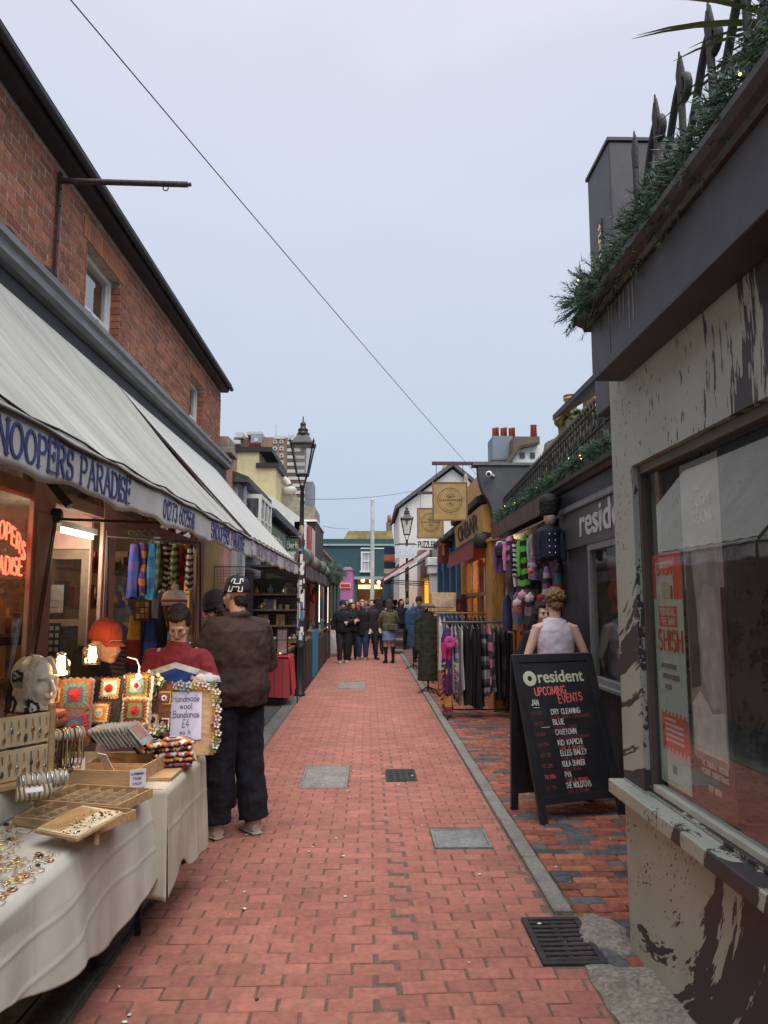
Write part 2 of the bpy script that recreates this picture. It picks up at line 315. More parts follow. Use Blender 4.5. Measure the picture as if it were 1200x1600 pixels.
# ------------------------------------------------------------------ GROUND
ASPH = M('dark_paving', (.075, .075, .078), .85, .3, 14, .4)
MORTAR = M('street_joint_sand', (.15, .105, .085), .95, .35, 60, .5)
BRICK = M('red_paving_brick', (.36, .142, .108), .74, .17, 30, .28, rand=.11, isl=True, bscale=120, stain=.17)
BRICK_OLD = M('old_paving_brick', (.30, .105, .07), .82, .3, 26, .45, rand=.30, isl=True, bscale=90, stain=.2)
BRICK_BLUE = M('blue_paving_brick', (.085, .09, .10), .7, .3, 26, .4, rand=.3, isl=True, bscale=90)
KERB = M('kerb_granite', (.21, .205, .19), .85, .22, 45, .5, rand=.12, isl=True)
KERBD = M('kerb_dark', (.14, .145, .14), .85, .25, 45, .5, rand=.12, isl=True)
CONC = M('worn_concrete', (.19, .175, .15), .92, .22, 46, 1.0, bscale=150, rgb2=(.34, .32, .28), thr=(.36, .62), stain=.2, detail=9)
g = MB().add([(-400, -60, -.06), (400, -60, -.06), (400, 700, -.06), (-400, 700, -.06)], [(0, 1, 2, 3)])
g.build('ground', ASPH, kind='structure', label='dark tarmac ground beneath the town')
XL, XR = -1.17, .98
# far part of the street: courses painted by the material, beyond where one can tell bricks apart
def brick_far(name, c1, c2, cm, sc):
    m = bpy.data.materials.new(name); m.use_nodes = True; t = m.node_tree; b = t.nodes['Principled BSDF']; b.inputs['Roughness'].default_value = .75
    c = N(t, 'ShaderNodeTexCoord'); k = N(t, 'ShaderNodeTexBrick'); t.links.new(c.outputs['Object'], k.inputs[0])
    k.inputs['Color1'].default_value = (*c1, 1); k.inputs['Color2'].default_value = (*c2, 1); k.inputs['Mortar'].default_value = (*cm, 1)
    k.inputs['Scale'].default_value = 1; k.inputs['Brick Width'].default_value = sc[0]; k.inputs['Row Height'].default_value = sc[1]; k.inputs['Mortar Size'].default_value = sc[2]
    t.links.new(k.outputs[0], b.inputs['Base Color']); return m
street = MB().box(XL-.02, XR+.02, -4, 75, -.05, .0).build('street', MORTAR, kind='structure', label='narrow street of red brick paving running away from the camera')
MB().add([(XL, 24.02, .006), (XR, 24.02, .006), (XR, 75, .006), (XL, 75, .006)], [(0, 1, 2, 3)]).build('far_paving', brick_far('far_red_paving', (.33, .12, .09), (.27, .09, .07), (.15, .09, .07), (.2, .1, .01)), street)
def brick_box(mb, c, l, w, h, ch=.004, tilt=(0, 0), rz=0, mi=0):
    mt = Matrix.Rotation(rz, 3, 'Z') @ Matrix.Rotation(tilt[0], 3, 'X') @ Matrix.Rotation(tilt[1], 3, 'Y')
    l /= 2; w /= 2; c = Vector(c)
    ps = [(-l, -w, -h), (l, -w, -h), (l, w, -h), (-l, w, -h), (-l, -w, -ch), (l, -w, -ch), (l, w, -ch), (-l, w, -ch),
          (-l+ch, -w+ch, 0), (l-ch, -w+ch, 0), (l-ch, w-ch, 0), (-l+ch, w-ch, 0)]
    mb.add([c+mt@Vector(p) for p in ps], [(8, 9, 10, 11)]+[(i, (i+1)%4, 4+(i+1)%4, 4+i) for i in range(4)]+[(4+i, 4+(i+1)%4, 8+(i+1)%4, 8+i) for i in range(4)], mi)
# covers let into the paving, photo corners on the ground
def gz(px, py): return U(px, py, z=.0)
def cover_rect(a, b, c, d):
    P = [gz(*q) for q in (a, b, c, d)]
    return min(p.x for p in P), max(p.x for p in P), min(p.y for p in P), max(p.y for p in P)
COV = [(-.62, -.19, 6.78, 7.67), (.17, .45, 7.02, 7.5), (.45, .84, 5.17, 5.57), (-.6, -.05, 14.3, 15.5)]
DRAIN = (.80, 1.10, 3.56, 4.06)
HOLES = COV+[DRAIN]
def clip(a, b, y):
    segs = [(a, b)]
    for h in HOLES:
        if h[2]-.03 < y < h[3]+.03:
            segs = [q for p_, q_ in segs for q in ((p_, min(q_, h[0]-.006)), (max(p_, h[1]+.006), q_)) if q[1]-q[0] > .02]
            # both halves are the same brick when it lies wholly to one side
            segs = [q for i, q in enumerate(segs) if q not in segs[:i]]
    return segs
def in_hole(x0, x1, y0, y1): return any(x0 < h[1]-.004 and x1 > h[0]+.004 and y0 < h[3]-.004 and y1 > h[2]+.004 for h in HOLES)
bm_var = {}
def bmesh_for(l):
    k = round(l, 3)
    if k not in bm_var:
        mb = MB(); brick_box(mb, (0, 0, 0), l, .0955, .03, .0045); bm_var[k] = mb.mesh('brick', BRICK)
    return bm_var[k]
def seam(y): return .13+.05*math.sin(y*1.7)+.03*math.sin(y*5.1)
def dip(x, y):
    s = seam(y)
    d = -.004*math.exp(-((x-s)/.25)**2) if y < 8 else 0
    return d-.010*max(0, (x-.62)/.36)**2*max(0, 1-abs(y-4.2)/3.5)
stuffb = MB(); count = 0
PITCH = .1
row = 0; y = 2.25
while y < 24:
    for side in ((0, 1) if y < 8.5 else (0,)):
        sx = seam(y) if y < 8.5 else XR
        x0, x1 = (XL, sx) if side == 0 else (sx+.004, XR)
        offy = 0 if side == 0 else .026*max(0, 1-max(0, y-5)/3.5)
        ph = (row % 2)*.1+.03+(.012 if side else 0)
        k = math.floor((XL-ph)/.2); xs = ph+k*.2
        while xs < XR:
            a0, b0 = max(xs, XL)+.003, min(xs+.2, XR)-.003
            if y < 8.5 and ((xs+.1 > seam(y)) != bool(side)): xs += .2; continue
            xs += .2
            if b0-a0 < .03: continue
            xc = (a0+b0)/2
            wav = (.018*math.sin((xc-.1)*2.6)*max(0, 1-max(0, y-4)/5) if side else .006*math.sin(xc*4+y))
            yy = y+offy+wav+rnd(-.0025, .0025)
            rz = (.018*2.6*math.cos((xc-.1)*2.6)*max(0, 1-max(0, y-4)/5) if side else 0)+rnd(-.012, .012)
            for a, b in clip(a0, b0, yy):
                xc = (a+b)/2; z = .008+rnd(-.0022, .0022)+dip(xc, yy); tl = (rnd(-.015, .015), rnd(-.01, .01))
                if b-a < .19: rz = rnd(-.006, .006)
                if count < 300 and y > 2.7: inst(bmesh_for(round(b-a, 2)), 'brick', street, (xc, yy, z), (tl[0], tl[1], rz)); count += 1
                else: brick_box(stuffb, (xc, yy, z), b-a, .0955, .03, .0045, tl, rz)
    row += 1; y += PITCH
stuffb.build('paving_bricks', BRICK, street, kind='stuff')
# right-hand pavement: old mixed bricks
pave = MB().box(1.10, 2.6, -4, 60, -.05, .004).build('pavement', MORTAR, kind='structure', label='worn pavement of mixed red and blue bricks on the right')
MB().add([(1.1, 16.02, .012), (2.2, 16.02, .012), (2.2, 60, .012), (1.1, 60, .012)], [(0, 1, 2, 3)]).build('far_paving', brick_far('far_old_paving', (.26, .10, .07), (.12, .09, .09), (.1, .08, .07), (.21, .1, .012)), pave)
pv = [MB(), MB()]; pcount = 0; pm = {}
y = 3.55; row = 0
while y < 16:
    xs = 1.10+(0 if row % 2 else -.105)+rnd(-.012, .012)
    while xs < 2.1:
        l = .208+rnd(-.012, .008); a, b = max(xs, 1.10)+.004, min(xs+l, 2.14)-.004; xs += l
        if b-a < .04: continue
        blue = random.random() < (.30 if y < 7 else .2)
        z = .016+rnd(-.004, .004); tl = (rnd(-.04, .04), rnd(-.025, .025)); rz = rnd(-.03, .03); xc = (a+b)/2; yy = y+rnd(-.005, .005)+.02*math.sin(xc*3+y)
        if in_hole(a, b, yy-.05, yy+.05): continue
        if pcount < 300:
            key = (round(b-a, 2), blue)
            if key not in pm: q = MB(); brick_box(q, (0, 0, 0), b-a, .09, .035, .008); pm[key] = q.mesh('brick', BRICK_BLUE if blue else BRICK_OLD)
            inst(pm[key], 'brick', pave, (xc, yy, z), (tl[0], tl[1], rz)); pcount += 1
        else: brick_box(pv[1 if blue else 0], (xc, yy, z), b-a, .09, .035, .008, tl, rz)
    y += .1; row += 1
pv[0].build('red_paving_bricks', BRICK_OLD, pave, kind='stuff'); pv[1].build('blue_paving_bricks', BRICK_BLUE, pave, kind='stuff')
# kerbs of single stones
kerb = MB().box(XR+.012, 1.088, -4, 60, -.05, .002).build('kerb', MORTAR, kind='structure', label='line of grey kerb stones along the right pavement')
y = 4.1
while y < 32:
    l = rnd(.75, .95); q = MB(); brick_box(q, (0, 0, 0), .098, l-.012, .05, .008); q.build('kerb_stone', KERB, kerb, w=False, loc=(1.038, y+l/2, .03+rnd(-.003, .003)), rz=rnd(-.006, .006)); y += l
kerbl = MB().box(XL-.21, XL-.022, -4, 60, -.05, -.004).build('kerb', MORTAR, kind='structure', label='line of dark grey channel stones along the left side')
y = -1.0
while y < 32:
    l = rnd(.55, .62); q = MB(); brick_box(q, (0, 0, 0), .178, l-.01, .05, .008); q.build('kerb_stone', KERBD, kerbl, w=False, loc=(XL-.115, y+l/2, .012+rnd(-.003, .003)), rz=rnd(-.006, .006)); y += l
MB().grid(lambda u, v: Vector((-3.2+u*(3.2+XL-.215), -4+v*60, .002+.02*(1-u))), 6, 60).build('left_pavement', ASPH, kind='structure', label='dark grey asphalt pavement strip under the stalls on the left')
# concrete patch at the corner on the right
def conc(u, v):
    y = 1.6+v*1.97; x0_ = .985+.006*math.sin(y*9)+.006*math.sin(y*31); x = x0_+u*(1.262-x0_)
    e = min(1, u*9)*min(1, (1-v)*14)
    z = .004+e*(.016+.03*u*u+.004*math.sin(x*37+y*17)*math.sin(y*23)+.003*math.sin(x*71)*math.sin(y*57+1)+(.010 if math.sin(y*5.1+x*9)+.5*math.sin(y*13) > .5 else 0))
    return Vector((x, y+.02*math.sin(x*14), z))
MB().grid(conc, 40, 160).build('concrete_patch', CONC, kind='structure', label='rough broken concrete patch at the foot of the splattered shop wall')
def conc2(u, v):
    x = 1.06+u*.24; y = 3.62+v*.5; r = math.hypot(u-.5, v-.5)
    return Vector((x+.012*math.sin(y*21), y+.015*math.sin(x*24), .034-.06*max(0, r-.3)*2.2+.004*math.sin(x*60)*math.sin(y*47)))
MB().grid(conc2, 16, 22).build('concrete_collar', CONC, kind='structure', label='lump of rough concrete beside the drain grate')
# drain grate
t = thing('drain_grate', 'black cast iron drain grate with slots at the end of the kerb', 'drain', ((DRAIN[0]+DRAIN[1])/2, (DRAIN[2]+DRAIN[3])/2, 0))
x0, x1, y0, y1 = DRAIN
MB().box(x0, x1, y0, y1, -.045, -.035).build('pit', BLACK, t)
f = MB()
for a in ((x0, x1, y0, y0+.03), (x0, x1, y1-.03, y1), (x0, x0+.03, y0+.03, y1-.03), (x1-.03, x1, y0+.03, y1-.03)): f.box(*a, -.03, .014)
f.build('frame', IRON, t, bevel=.003)
n = 9
for i in range(n):
    yy = y0+.03+(y1-y0-.06)*(i+.5)/n
    MB().box(x0+.031, x1-.031, yy-.0125, yy+.0125, -.025, .011).build('bar', IRON, t, bevel=.003)
MB().box((x0+x1)/2-.012, (x0+x1)/2+.012, y0+.031, y1-.031, -.03, .006).build('rib', IRON, t)
COVM = M('cover_steel', (.20, .21, .205), .7, .25, 24, .4)
COVM2 = M('cover_concrete', (.235, .215, .20), .85, .25, 30, .5)
labs = ['large grey brown inspection cover in the left middle of the street', 'small dark iron cover right of the large grey brown one', 'grey steel inspection cover near the right kerb', 'faded pinkish cover far up the street']
for i, (x0, x1, y0, y1) in enumerate(COV):
    t = thing('manhole_cover', labs[i], 'manhole cover', ((x0+x1)/2, (y0+y1)/2, 0), group='covers let into the brick street')
    f = MB(); w = .018
    for a in ((x0, x1, y0, y0+w), (x0, x1, y1-w, y1), (x0, x0+w, y0+w, y1-w), (x1-w, x1, y0+w, y1-w)): f.box(*a, -.03, .012)
    f.build('frame', [COVM2, IRON, COVM, COVM2][i], t)
    p = MB().box(x0+w+.003, x1-w-.003, y0+w+.003, y1-w-.003, -.03, .009)
    if i == 1:
        for a in range(4):
            for b in range(5):
                cx = lerp(x0+w, x1-w, (a+.5)/4); cy = lerp(y0+w, y1-w, (b+.5)/5); p.box(cx-.018, cx+.018, cy-.028, cy+.028, .0091, .014)
    p.build('plate', [COVM2, IRON, COVM, COVM2][i], t)
    if i in (0, 2):
        h = MB()
        for a, b in ((.12, .12), (.88, .12), (.12, .88), (.88, .88), (.5, .12), (.5, .88)): h.lathe([(.012, .009), (.012, .0125), (.008, .013)], (lerp(x0, x1, a), lerp(y0, y1, b), 0), 8)
        h.build('screws', STEEL, t, kind='stuff')
lit = MB()
for i in range(120):
    y = 2.6+(i/120)**1.6*12; x = rnd(-1.1, 1.7); a = rnd(0, 6); r = rnd(.004, .011); mi = 0 if random.random() < .75 else 1
    z = .024 if x > 1.1 else (.045 if .97 < x <= 1.1 else .0135)
    lit.lathe([(r, z), (r*.9, z+.003), (r*.4, z+.004)], (x, y, 0), 6, mi, M=Matrix.Rotation(a, 3, 'Z') @ Matrix.Diagonal((1, rnd(.5, 1.4), 1)))
lit.build('litter', [M('paper_scrap', (.7, .66, .62), .9), M('dark_leaf', (.06, .04, .03), .9)], kind='stuff', label='white paper specks and small litter scattered over the bricks')
# ------------------------------------------------------------------ LEFT: brick building with the awnings
WBRICK = M('house_brick', (.285, .108, .062), .86, .30, 24, .5, rand=.26, isl=True, bscale=80)
WMORT = M('lime_mortar', (.40, .345, .285), .95, .25, 30, .6)
OBRICK = M('orange_rubbed_brick', (.36, .135, .065), .85, .2, 30, .3, rand=.16, isl=True)
LEAD = M('lead_grey', (.20, .205, .21), .6, .3, 8, .25, sx=(3, .4, 3))
PINK = M('dusty_pink_paint', (.42, .265, .24), .55, .12, 9, .1)
PINKD = M('dull_pink_woodwork', (.30, .17, .14), .6, .14, 9, .1)
SLATE = M('roof_slate', (.07, .072, .08), .7, .3, 12, .3)
DARKIN = M('dim_interior', (.10, .085, .07), .8, .3, 5)
CANVAS = M('awning_canvas', (.35, .35, .325), .85, .19, 3.2, .2, sx=(.5, 3.2, .6), bscale=7)
CANVAS2 = M('newer_awning_canvas', (.43, .435, .415), .85, .09, 3.2, .08, sx=(.5, 2.4, .6), bscale=7)
VALM = M('valance_canvas', (.50, .50, .49), .85, .12, 6, .1)
bl = thing('brick_building', 'two storey red brick building with white sash windows above the grey shop awnings', 'building', (-2.6, 0, 0))
XW = -2.6
WIN = [(6.47, 7.40, 4.02, 4.95), (10.42, 11.28, 4.02, 4.95)]
w = MB()
cuts = [-4]+[q for a in WIN for q in a[:2]]+[12.6]
w.box(-2.9, XW, -4, 12.6, 5.14, 5.305); w.box(-2.9, XW, -4, 12.6, 3.4, 4.02)
for i in range(0, len(cuts), 2): w.box(-2.9, XW, cuts[i], cuts[i+1], 4.02, 5.14)
for a in WIN: w.box(-2.9, XW, a[0], a[1], 4.95, 5.14)
w.box(-8, -2.9, 12.45, 12.598, 3.4, 5.3); w.box(-8, -2.9, -4, -3.9, 0, 5.3)
w.build('wall', WMORT, bl)
sb = MB(); bcount = 0; bvar = {}; ob = MB()
def wall_bricks():
    global bcount
    rows = []; z = 4.175; k = 0
    while z < 5.27: rows.append((z, k)); z += .0735; k += 1
    cand = []
    for z, k in rows:
        y = 2.0-(.1125 if k % 2 else 0)
        while y < 12.6:
            L = .215 if True else .1
            a, b = y, min(y+.215, 12.605); y += .2245
            segs = [(a, b)]
            for wy0, wy1, wz0, wz1 in WIN:
                if wz0-.04 < z < wz1+.2:
                    lo, hi = wy0-.004, wy1+.004
                    if z > wz1+.03: lo -= .08; hi += .08
                    ns = []
                    for p, q in segs:
                        if q <= lo or p >= hi: ns.append((p, q))
                        else:
                            if p < lo-.03: ns.append((p, lo))
                            if q > hi+.03: ns.append((hi, q))
                    segs = ns
            for p, q in segs: cand.append((p, q, z))
    cand.sort(key=lambda c: abs(c[0]-6.2))
    for p, q, z in cand:
        l = round(q-p, 2); tx = rnd(-.01, .01); c = (XW+.0022+rnd(-.0012, .0015), (p+q)/2, z+rnd(-.002, .002))
        if bcount < 300 and p > 3.9:
            if l not in bvar:
                m = MB(); m.obox((-.03, 0, 0), (.06, l, .064)); bvar[l] = m.mesh('brick', WBRICK)
            inst(bvar[l], 'brick', bl, (c[0]-XW, c[1], c[2]), (0, tx, rnd(-.012, .012))); bcount += 1
        else: sb.obox((c[0]-.03, c[1], c[2]), (.06, q-p, .064), Matrix.Rotation(rnd(-.01, .01), 3, 'Z'))
wall_bricks()
k = 0; z = 4.175
while z < 5.2:      # the end wall
    y = 0
    sb.box(-2.62, XW+.006, 12.59, 12.608, z-.032, z+.032); z += .0735
sb.build('wall_bricks', WBRICK, bl, kind='stuff')
def sash(parent, y0, y1, z0, z1, x, mat=WHITE):
    s = thing('window', None, None); s.parent = parent; s.location = Vector((x, (y0+y1)/2, z0))-wloc(parent)
    f = MB(); t = .055
    f.box(x-.06, x+.02, y0, y0+t, z0, z1); f.box(x-.06, x+.02, y1-t, y1, z0, z1); f.box(x-.06, x+.018, y0+t, y1-t, z1-t, z1); f.box(x-.06, x+.05, y0+t, y1-t, z0, z0+t)
    zm = (z0+z1)/2; f.box(x-.045, x+.005, y0+t, y1-t, zm-.025, zm+.025); ym = (y0+y1)/2
    f.box(x-.035, x-.003, y0+t, y0+t+.035, z0+t, z1-t); f.box(x-.035, x-.003, y1-t-.035, y1-t, z0+t, z1-t)
    f.build('frame', mat, s, bevel=.003)
    for za, zb in ((z0+t, zm-.025), (zm+.025, z1-t)):
        MB().add([(x-.02, y0+t+.035, za), (x-.02, y1-t-.035, za), (x-.02, y1-t-.035, zb), (x-.02, y0+t+.035, zb)], [(0, 1, 2, 3)]).build('pane', GLASS_OLD, s)
    MB().box(x-.5, x-.2, y0+.02, y1-.02, z0, z1).build('curtain', M('net_curtain', (.35, .35, .34), .9, .3, 5, sx=(1, 12, .5)), s)
for y0, y1, z0, z1 in WIN:
    sash(bl, y0, y1, z0-.1, z1, XW-.11)
    n = 14
    for i in range(n):     # upright bricks over the opening, and the toothed jambs
        a = lerp(y0-.09, y1+.09, i/n); b = lerp(y0-.09, y1+.09, (i+1)/n)-.006; ob.box(XW-.1, XW+.012, a, b, z1+.006, z1+.195)
    zz = z0
    while zz < z1-.06:
        for ya, yb in ((y0-.002, y0+.012), (y1-.012, y1+.002)): ob.box(XW-.1, XW+.009, ya, yb, zz, zz+.064)
        zz += .0735
ob.build('window_arch_bricks', OBRICK, bl, kind='stuff')
e = MB(); e.box(-2.596, -2.47, -4, 12.62, 5.285, 5.305); e.box(-2.485, -2.455, -4, 12.62, 5.306, 5.395)
e.build('eaves_board', BLACK, bl)
e = MB().tube([(-2.42, -4, 5.355), (-2.42, 12.66, 5.355)], .036, 10); e.build('gutter', BLACK, bl)
r = MB(); r.add([(-2.42, -4, 5.415), (-2.42, 12.66, 5.415), (-6, 12.66, 7.6), (-6, -4, 7.6), (-8.5, 12.66, 5.4), (-8.5, -4, 5.4)], [(0, 1, 2, 3), (3, 2, 4, 5), (1, 4, 2)]); r.build('roof', SLATE, bl, solid=.03)
# ledge over the awning
def fillet(u, v):
    y = -4+v*16.6; a = u*math.pi/2
    return Vector((XW+.02+.17*u+.012*math.sin(y*9+u*3), y, 4.175-.055*u+.012*math.sin(y*14)*math.sin(y*3.3)+.01*math.sin(y*31)))
MB().grid(fillet, 3, 300).build('mortar_fillet', WMORT, bl)
e = MB()
e.prism([(-2.6, 4.11), (-2.40, 4.10), (-2.36, 4.07), (-2.36, 4.02), (-2.385, 4.0), (-2.385, 3.93), (-2.42, 3.90), (-2.6, 3.88)], lambda u, v, d: (u, d, v), -4, 12.55)
e.build('cornice', LEAD, bl)
MB().box(-2.6, -2.47, -4, 12.5, 3.45, 3.875).build('awning_box', BLACK, bl)
# ---- shopfront
XS = -2.4
sf = thing('shopfront', 'dusty pink shopfront with big windows under the grey awning', 'shopfront', (XS, 0, 0))
def pil(y0, y1, x0=XS-.035, x1=XS, z1=3.44, mat=PINK):
    p = MB().box(x0, x1, y0, y1, .55, z1); p.box(x0, x1+.02, y0-.015, y1+.015, 0, .549); p.box(x1+.0005, x1+.012, y0+.05, y1-.05, .7, 2.3); p.build('pilaster', mat, sf, bevel=.006)
pil(5.02, 5.38); pil(6.42, 6.76); pil(10.05, 10.55); pil(2.3, 2.6)
b = MB().box(XS-.10, XS-.004, -3, 10.05, 2.40, 2.50); b.box(XS-.1, XS-.002, -3, 10.05, 3.28, 3.44); b.build('transom', PINKD, sf, bevel=.004)
b = MB()
for y in (-1, 1.2, 3.6, 4.4, 7.8, 8.9): b.box(XS-.08, XS-.006, y-.025, y+.025, 2.502, 3.278)
for y in (-1, 1.2, 3.7, 8.4): b.box(XS-.08, XS-.006, y-.03, y+.03, .72, 2.398)
b.build('glazing_bars', PINKD, sf)
MB().box(XS-.1, XS-.005, -3, 5.02, 0, .72).box(XS-.1, XS-.005, 6.76, 10.05, 0, .72).build('stall_riser', PINKD, sf)
for ya, yb in ((-3, 2.3), (2.6, 5.02), (6.76, 10.05)):
    MB().add([(XS-.02, ya, .72), (XS-.02, yb, .72), (XS-.02, yb, 2.4), (XS-.02, ya, 2.4)], [(0, 1, 2, 3)]).build('pane', GLASS, sf)
for ya, yb in ((-3, 2.3), (2.6, 5.02), (5.38, 6.42), (6.76, 10.05)):
    MB().add([(XS-.05, ya, 2.5), (XS-.05, yb, 2.5), (XS-.05, yb, 3.28), (XS-.05, ya, 3.28)], [(0, 1, 2, 3)]).build('pane', GLASS_OLD, sf)
MB().box(XS-.35, XS-.3, -3, 10, 2.52, 3.27).build('faded_blind', M('faded_blind', (.36, .32, .25), .9, .25, 4, sx=(1, 3, .6)), sf)
# porch with the door that faces down the street towards us
d = thing('door', None, None); d.parent = sf; d.location = Vector((-2.9, 6.45, 0))-wloc(sf)
q = MB(); x0, x1 = -3.05, -2.53
q.box(x0, x0+.07, 6.45, 6.5, .2, 2.12); q.box(x1-.07, x1, 6.45, 6.5, .2, 2.12); q.box(x0+.07, x1-.07, 6.45, 6.5, 2.03, 2.12); q.box(x0+.07, x1-.07, 6.45, 6.5, .2, .95); q.box(x0+.07, x1-.07, 6.452, 6.5, 1.43, 1.49)
q.build('frame', M('dull_brown_paint', (.17, .125, .095), .6, .2, 12), d, bevel=.004)
MB().add([(x0+.07, 6.475, .95), (x1-.07, 6.475, .95), (x1-.07, 6.475, 2.03), (x0+.07, 6.475, 2.03)], [(0, 1, 2, 3)]).build('pane', GLASS, d)
q = MB(); q.box(-2.96, -2.74, 6.440, 6.446, 1.55, 1.80, 0); q.box(-2.955, -2.75, 6.440, 6.446, 1.18, 1.46, 1); q.box(-2.95, -2.86, 6.440, 6.446, 1.83, 1.98, 2)
for i in range(4):
    for j in range(4): q.box(-2.945+i*.05, -2.915+i*.05, 6.436, 6.4399, 1.21+j*.062, 1.245+j*.062, 3)
for j in range(3): q.box(-2.93, -2.78, 6.436, 6.4399, 1.60+j*.06, 1.625+j*.06, 3)
q.build('notices', [C(120, 115, 110), C(30, 35, 45), C(170, 130, 80), C(120, 120, 110)], d)
MB().box(-3.4, -3.05, 6.45, 6.5, 0, 3.3).box(-2.53, XS-.12, 6.45, 6.5, 0, 3.3).box(-3.05, -2.53, 6.45, 6.5, 2.125, 3.3).build('porch_wall', PINK, sf)
MB().box(-3.4, XS-.12, 5.58, 5.61, 0, 2.4).box(-3.4, -3.3, 5.03, 6.45, 0, 3.3).build('porch_side', PINKD, sf)
MB().box(-3.3, XS-.105, 5.615, 6.45, 2.52, 2.55).build('porch_ceiling', M('cream_ceiling', (.45, .38, .30), .8), sf)
i_ = MB(); i_.box(-5.2, -5.1, -3, 12.4, 0, 3.4); i_.box(-5.1, XS-.12, -3, 12.4, 3.40, 3.44); i_.box(-5.1, XS-.12, 12.3, 12.4, 0, 3.4); i_.box(-5.1, XS-.2, -3, 12.3, .0, .02)
i_.build('shop_room', M('shop_room_paint', (.22, .17, .11), .85, .25, 3), sf)
# stock on the shelves inside the windows
def shelf(y0, y1, x, zs, cols, seed, lab, cat='display shelf'):
    random.seed(seed); t = thing('display_shelf', lab, cat, (x, (y0+y1)/2, 0))
    s = MB()
    for z in zs: s.box(x-.28, x, y0, y1, z-.025, z)
    s.box(x-.28, x, y0-.03, y0-.001, 0, zs[-1]+.4); s.box(x-.28, x, y1+.001, y1+.03, 0, zs[-1]+.4)
    s.build('shelf_frame', WOODD, t)
    for z in zs:
        y = y0+.02
        while y < y1-.06:
            w_ = rnd(.05, .16); h = rnd(.10, .26); c = random.choice(cols); n = MB()
            if random.random() < .55: n.box(x-rnd(.15, .25), x-.02, y, min(y+w_, y1-.01)-.008, z+.001, z+h)
            else:
                rr = w_*.42; n.lathe([(rr*.6, 0), (rr, h*.25), (rr*.9, h*.55), (rr*.35, h*.75), (rr*.4, h)], (x-.12, y+w_/2, z+.001), 10)
            n.build('item', c, t); y += w_
    random.seed(seed+100)
PURP = C(92, 60, 110); YEL = C(190, 150, 50)
shelf(2.7, 5.78, -2.62, [.75, 1.10, 1.42], [PURP, YEL, C(70, 45, 90), C(150, 120, 60), C(60, 50, 70)], 3, 'window shelf of purple and yellow goods below the red neon sign')
shelf(6.9, 9.9, -2.9, [.75, 1.15, 1.6, 2.0], [C(90, 70, 60), C(60, 80, 90), C(140, 110, 70), C(120, 40, 40), C(50, 50, 60)], 4, 'window shelf of bric a brac behind the hanging scarves')
shelf(-2.5, 2.2, -2.75, [.75, 1.2, 1.65], [C(110, 70, 60), C(70, 90, 90), C(150, 120, 70), PURP], 5, 'window shelf of mixed goods nearest the camera on the left')
# neon sign
NEON = EMI('neon_red', (1, .06, .03), 3.4)
t = thing('neon_sign', 'red neon sign in the pink shop window', 'neon sign', (-2.52, 4.45, 1.85))
def neon(txt, yc, zb, h, arch, xs=.8):
    m = MB(); ws = [glyph_width(c)+.28 for c in txt]; tot = sum(ws)*h*xs; y = yc-tot/2
    for ch, w_ in zip(txt, ws):
        cy = y+w_*h*xs/2-yc; dz = -arch*(cy/(tot/2))**2; an = math.atan(-2*arch*cy/(tot/2)**2)
        for st in GL[ch]: m.tube([(-2.52, y+p[0]*h*xs, zb+dz+p[1]*h+math.tan(an)*p[0]*h*xs) for p in st], .007, 6)
        y += w_*h*xs
    return m
neon('SNOOPERS', 4.47, 2.10, .12, .13).build('upper_lettering', NEON, t); neon('PARADISE', 4.47, 1.86, .12, 0).build('lower_lettering', NEON, t)
q = MB()
for y_ in (4.1, 4.8): q.tube([(-2.53, y_, 1.82), (-2.53, y_, 2.27)], .003, 5)
q.build('support_wire', IRON, t, kind='stuff'); t.location.y += .66; t.location.z -= .02
# fluorescent tube
t = thing('strip_light', 'lit white fluorescent tube over the pink shop porch', 'strip light', (-2.47, 5.9, 2.24)); strip = t
TUBE = EMI('tube_glow', (1, .9, .72), 6)
MB().tube([(-2.46, 5.42, 2.245), (-2.46, 6.1, 2.245)], .016, 8).build('tube', TUBE, t); MB().box(-2.50, -2.42, 5.38, 6.16, 2.27, 2.32).box(-2.48, -2.44, 5.385, 5.415, 2.225, 2.27).box(-2.48, -2.44, 6.105, 6.135, 2.225, 2.27).build('fitting', WHITE, t)
lp = bpy.data.lights.new('tube_lamp', 'POINT'); lp.energy = 9; lp.color = (1, .85, .62); lp.shadow_soft_size = .2
lo = bpy.data.objects.new('tube_lamp', lp); COL.objects.link(lo); lo.parent = t; lo.location = (.0, 0, -.12)
t = thing('ceiling_lamp', 'warm bulb glowing inside the pink shop behind its window', 'ceiling lamp', (-3.4, 3.9, 3.0))
MB().lathe([(.02, 3.4), (.02, 3.05), (.1, 2.98), (.14, 2.9)], (-3.4, 3.9, 0), 12).build('lamp_shade', WHITE, t); MB().sph((-3.4, 3.9, 2.88), .06).build('bulb', EMI('warm_bulb', (1, .75, .4), 12), t)
for k, (x_, y_, en) in enumerate(((-3.4, 3.9, 30), (-3.9, 8.4, 50))):
    if k == 1:
        t = thing('ceiling_lamp', 'warm bulb glowing inside the shop behind the hanging scarves', 'ceiling lamp', (x_, y_, 3.0))
        MB().lathe([(.02, 3.4), (.02, 3.05), (.1, 2.98), (.14, 2.9)], (x_, y_, 0), 12).build('lamp_shade', WHITE, t); MB().sph((x_, y_, 2.88), .06).build('bulb', EMI('warm_bulb_far', (1, .75, .4), 12), t)
    lp = bpy.data.lights.new('bulb_lamp', 'POINT'); lp.energy = en; lp.color = (1, .72, .42); lp.shadow_soft_size = .1
    lo = bpy.data.objects.new('bulb_lamp', lp); COL.objects.link(lo); lo.parent = t; lo.location = (.05, 0, -.25)
sf.location.y += .27; strip.location.y += .44; strip.location.z -= .03
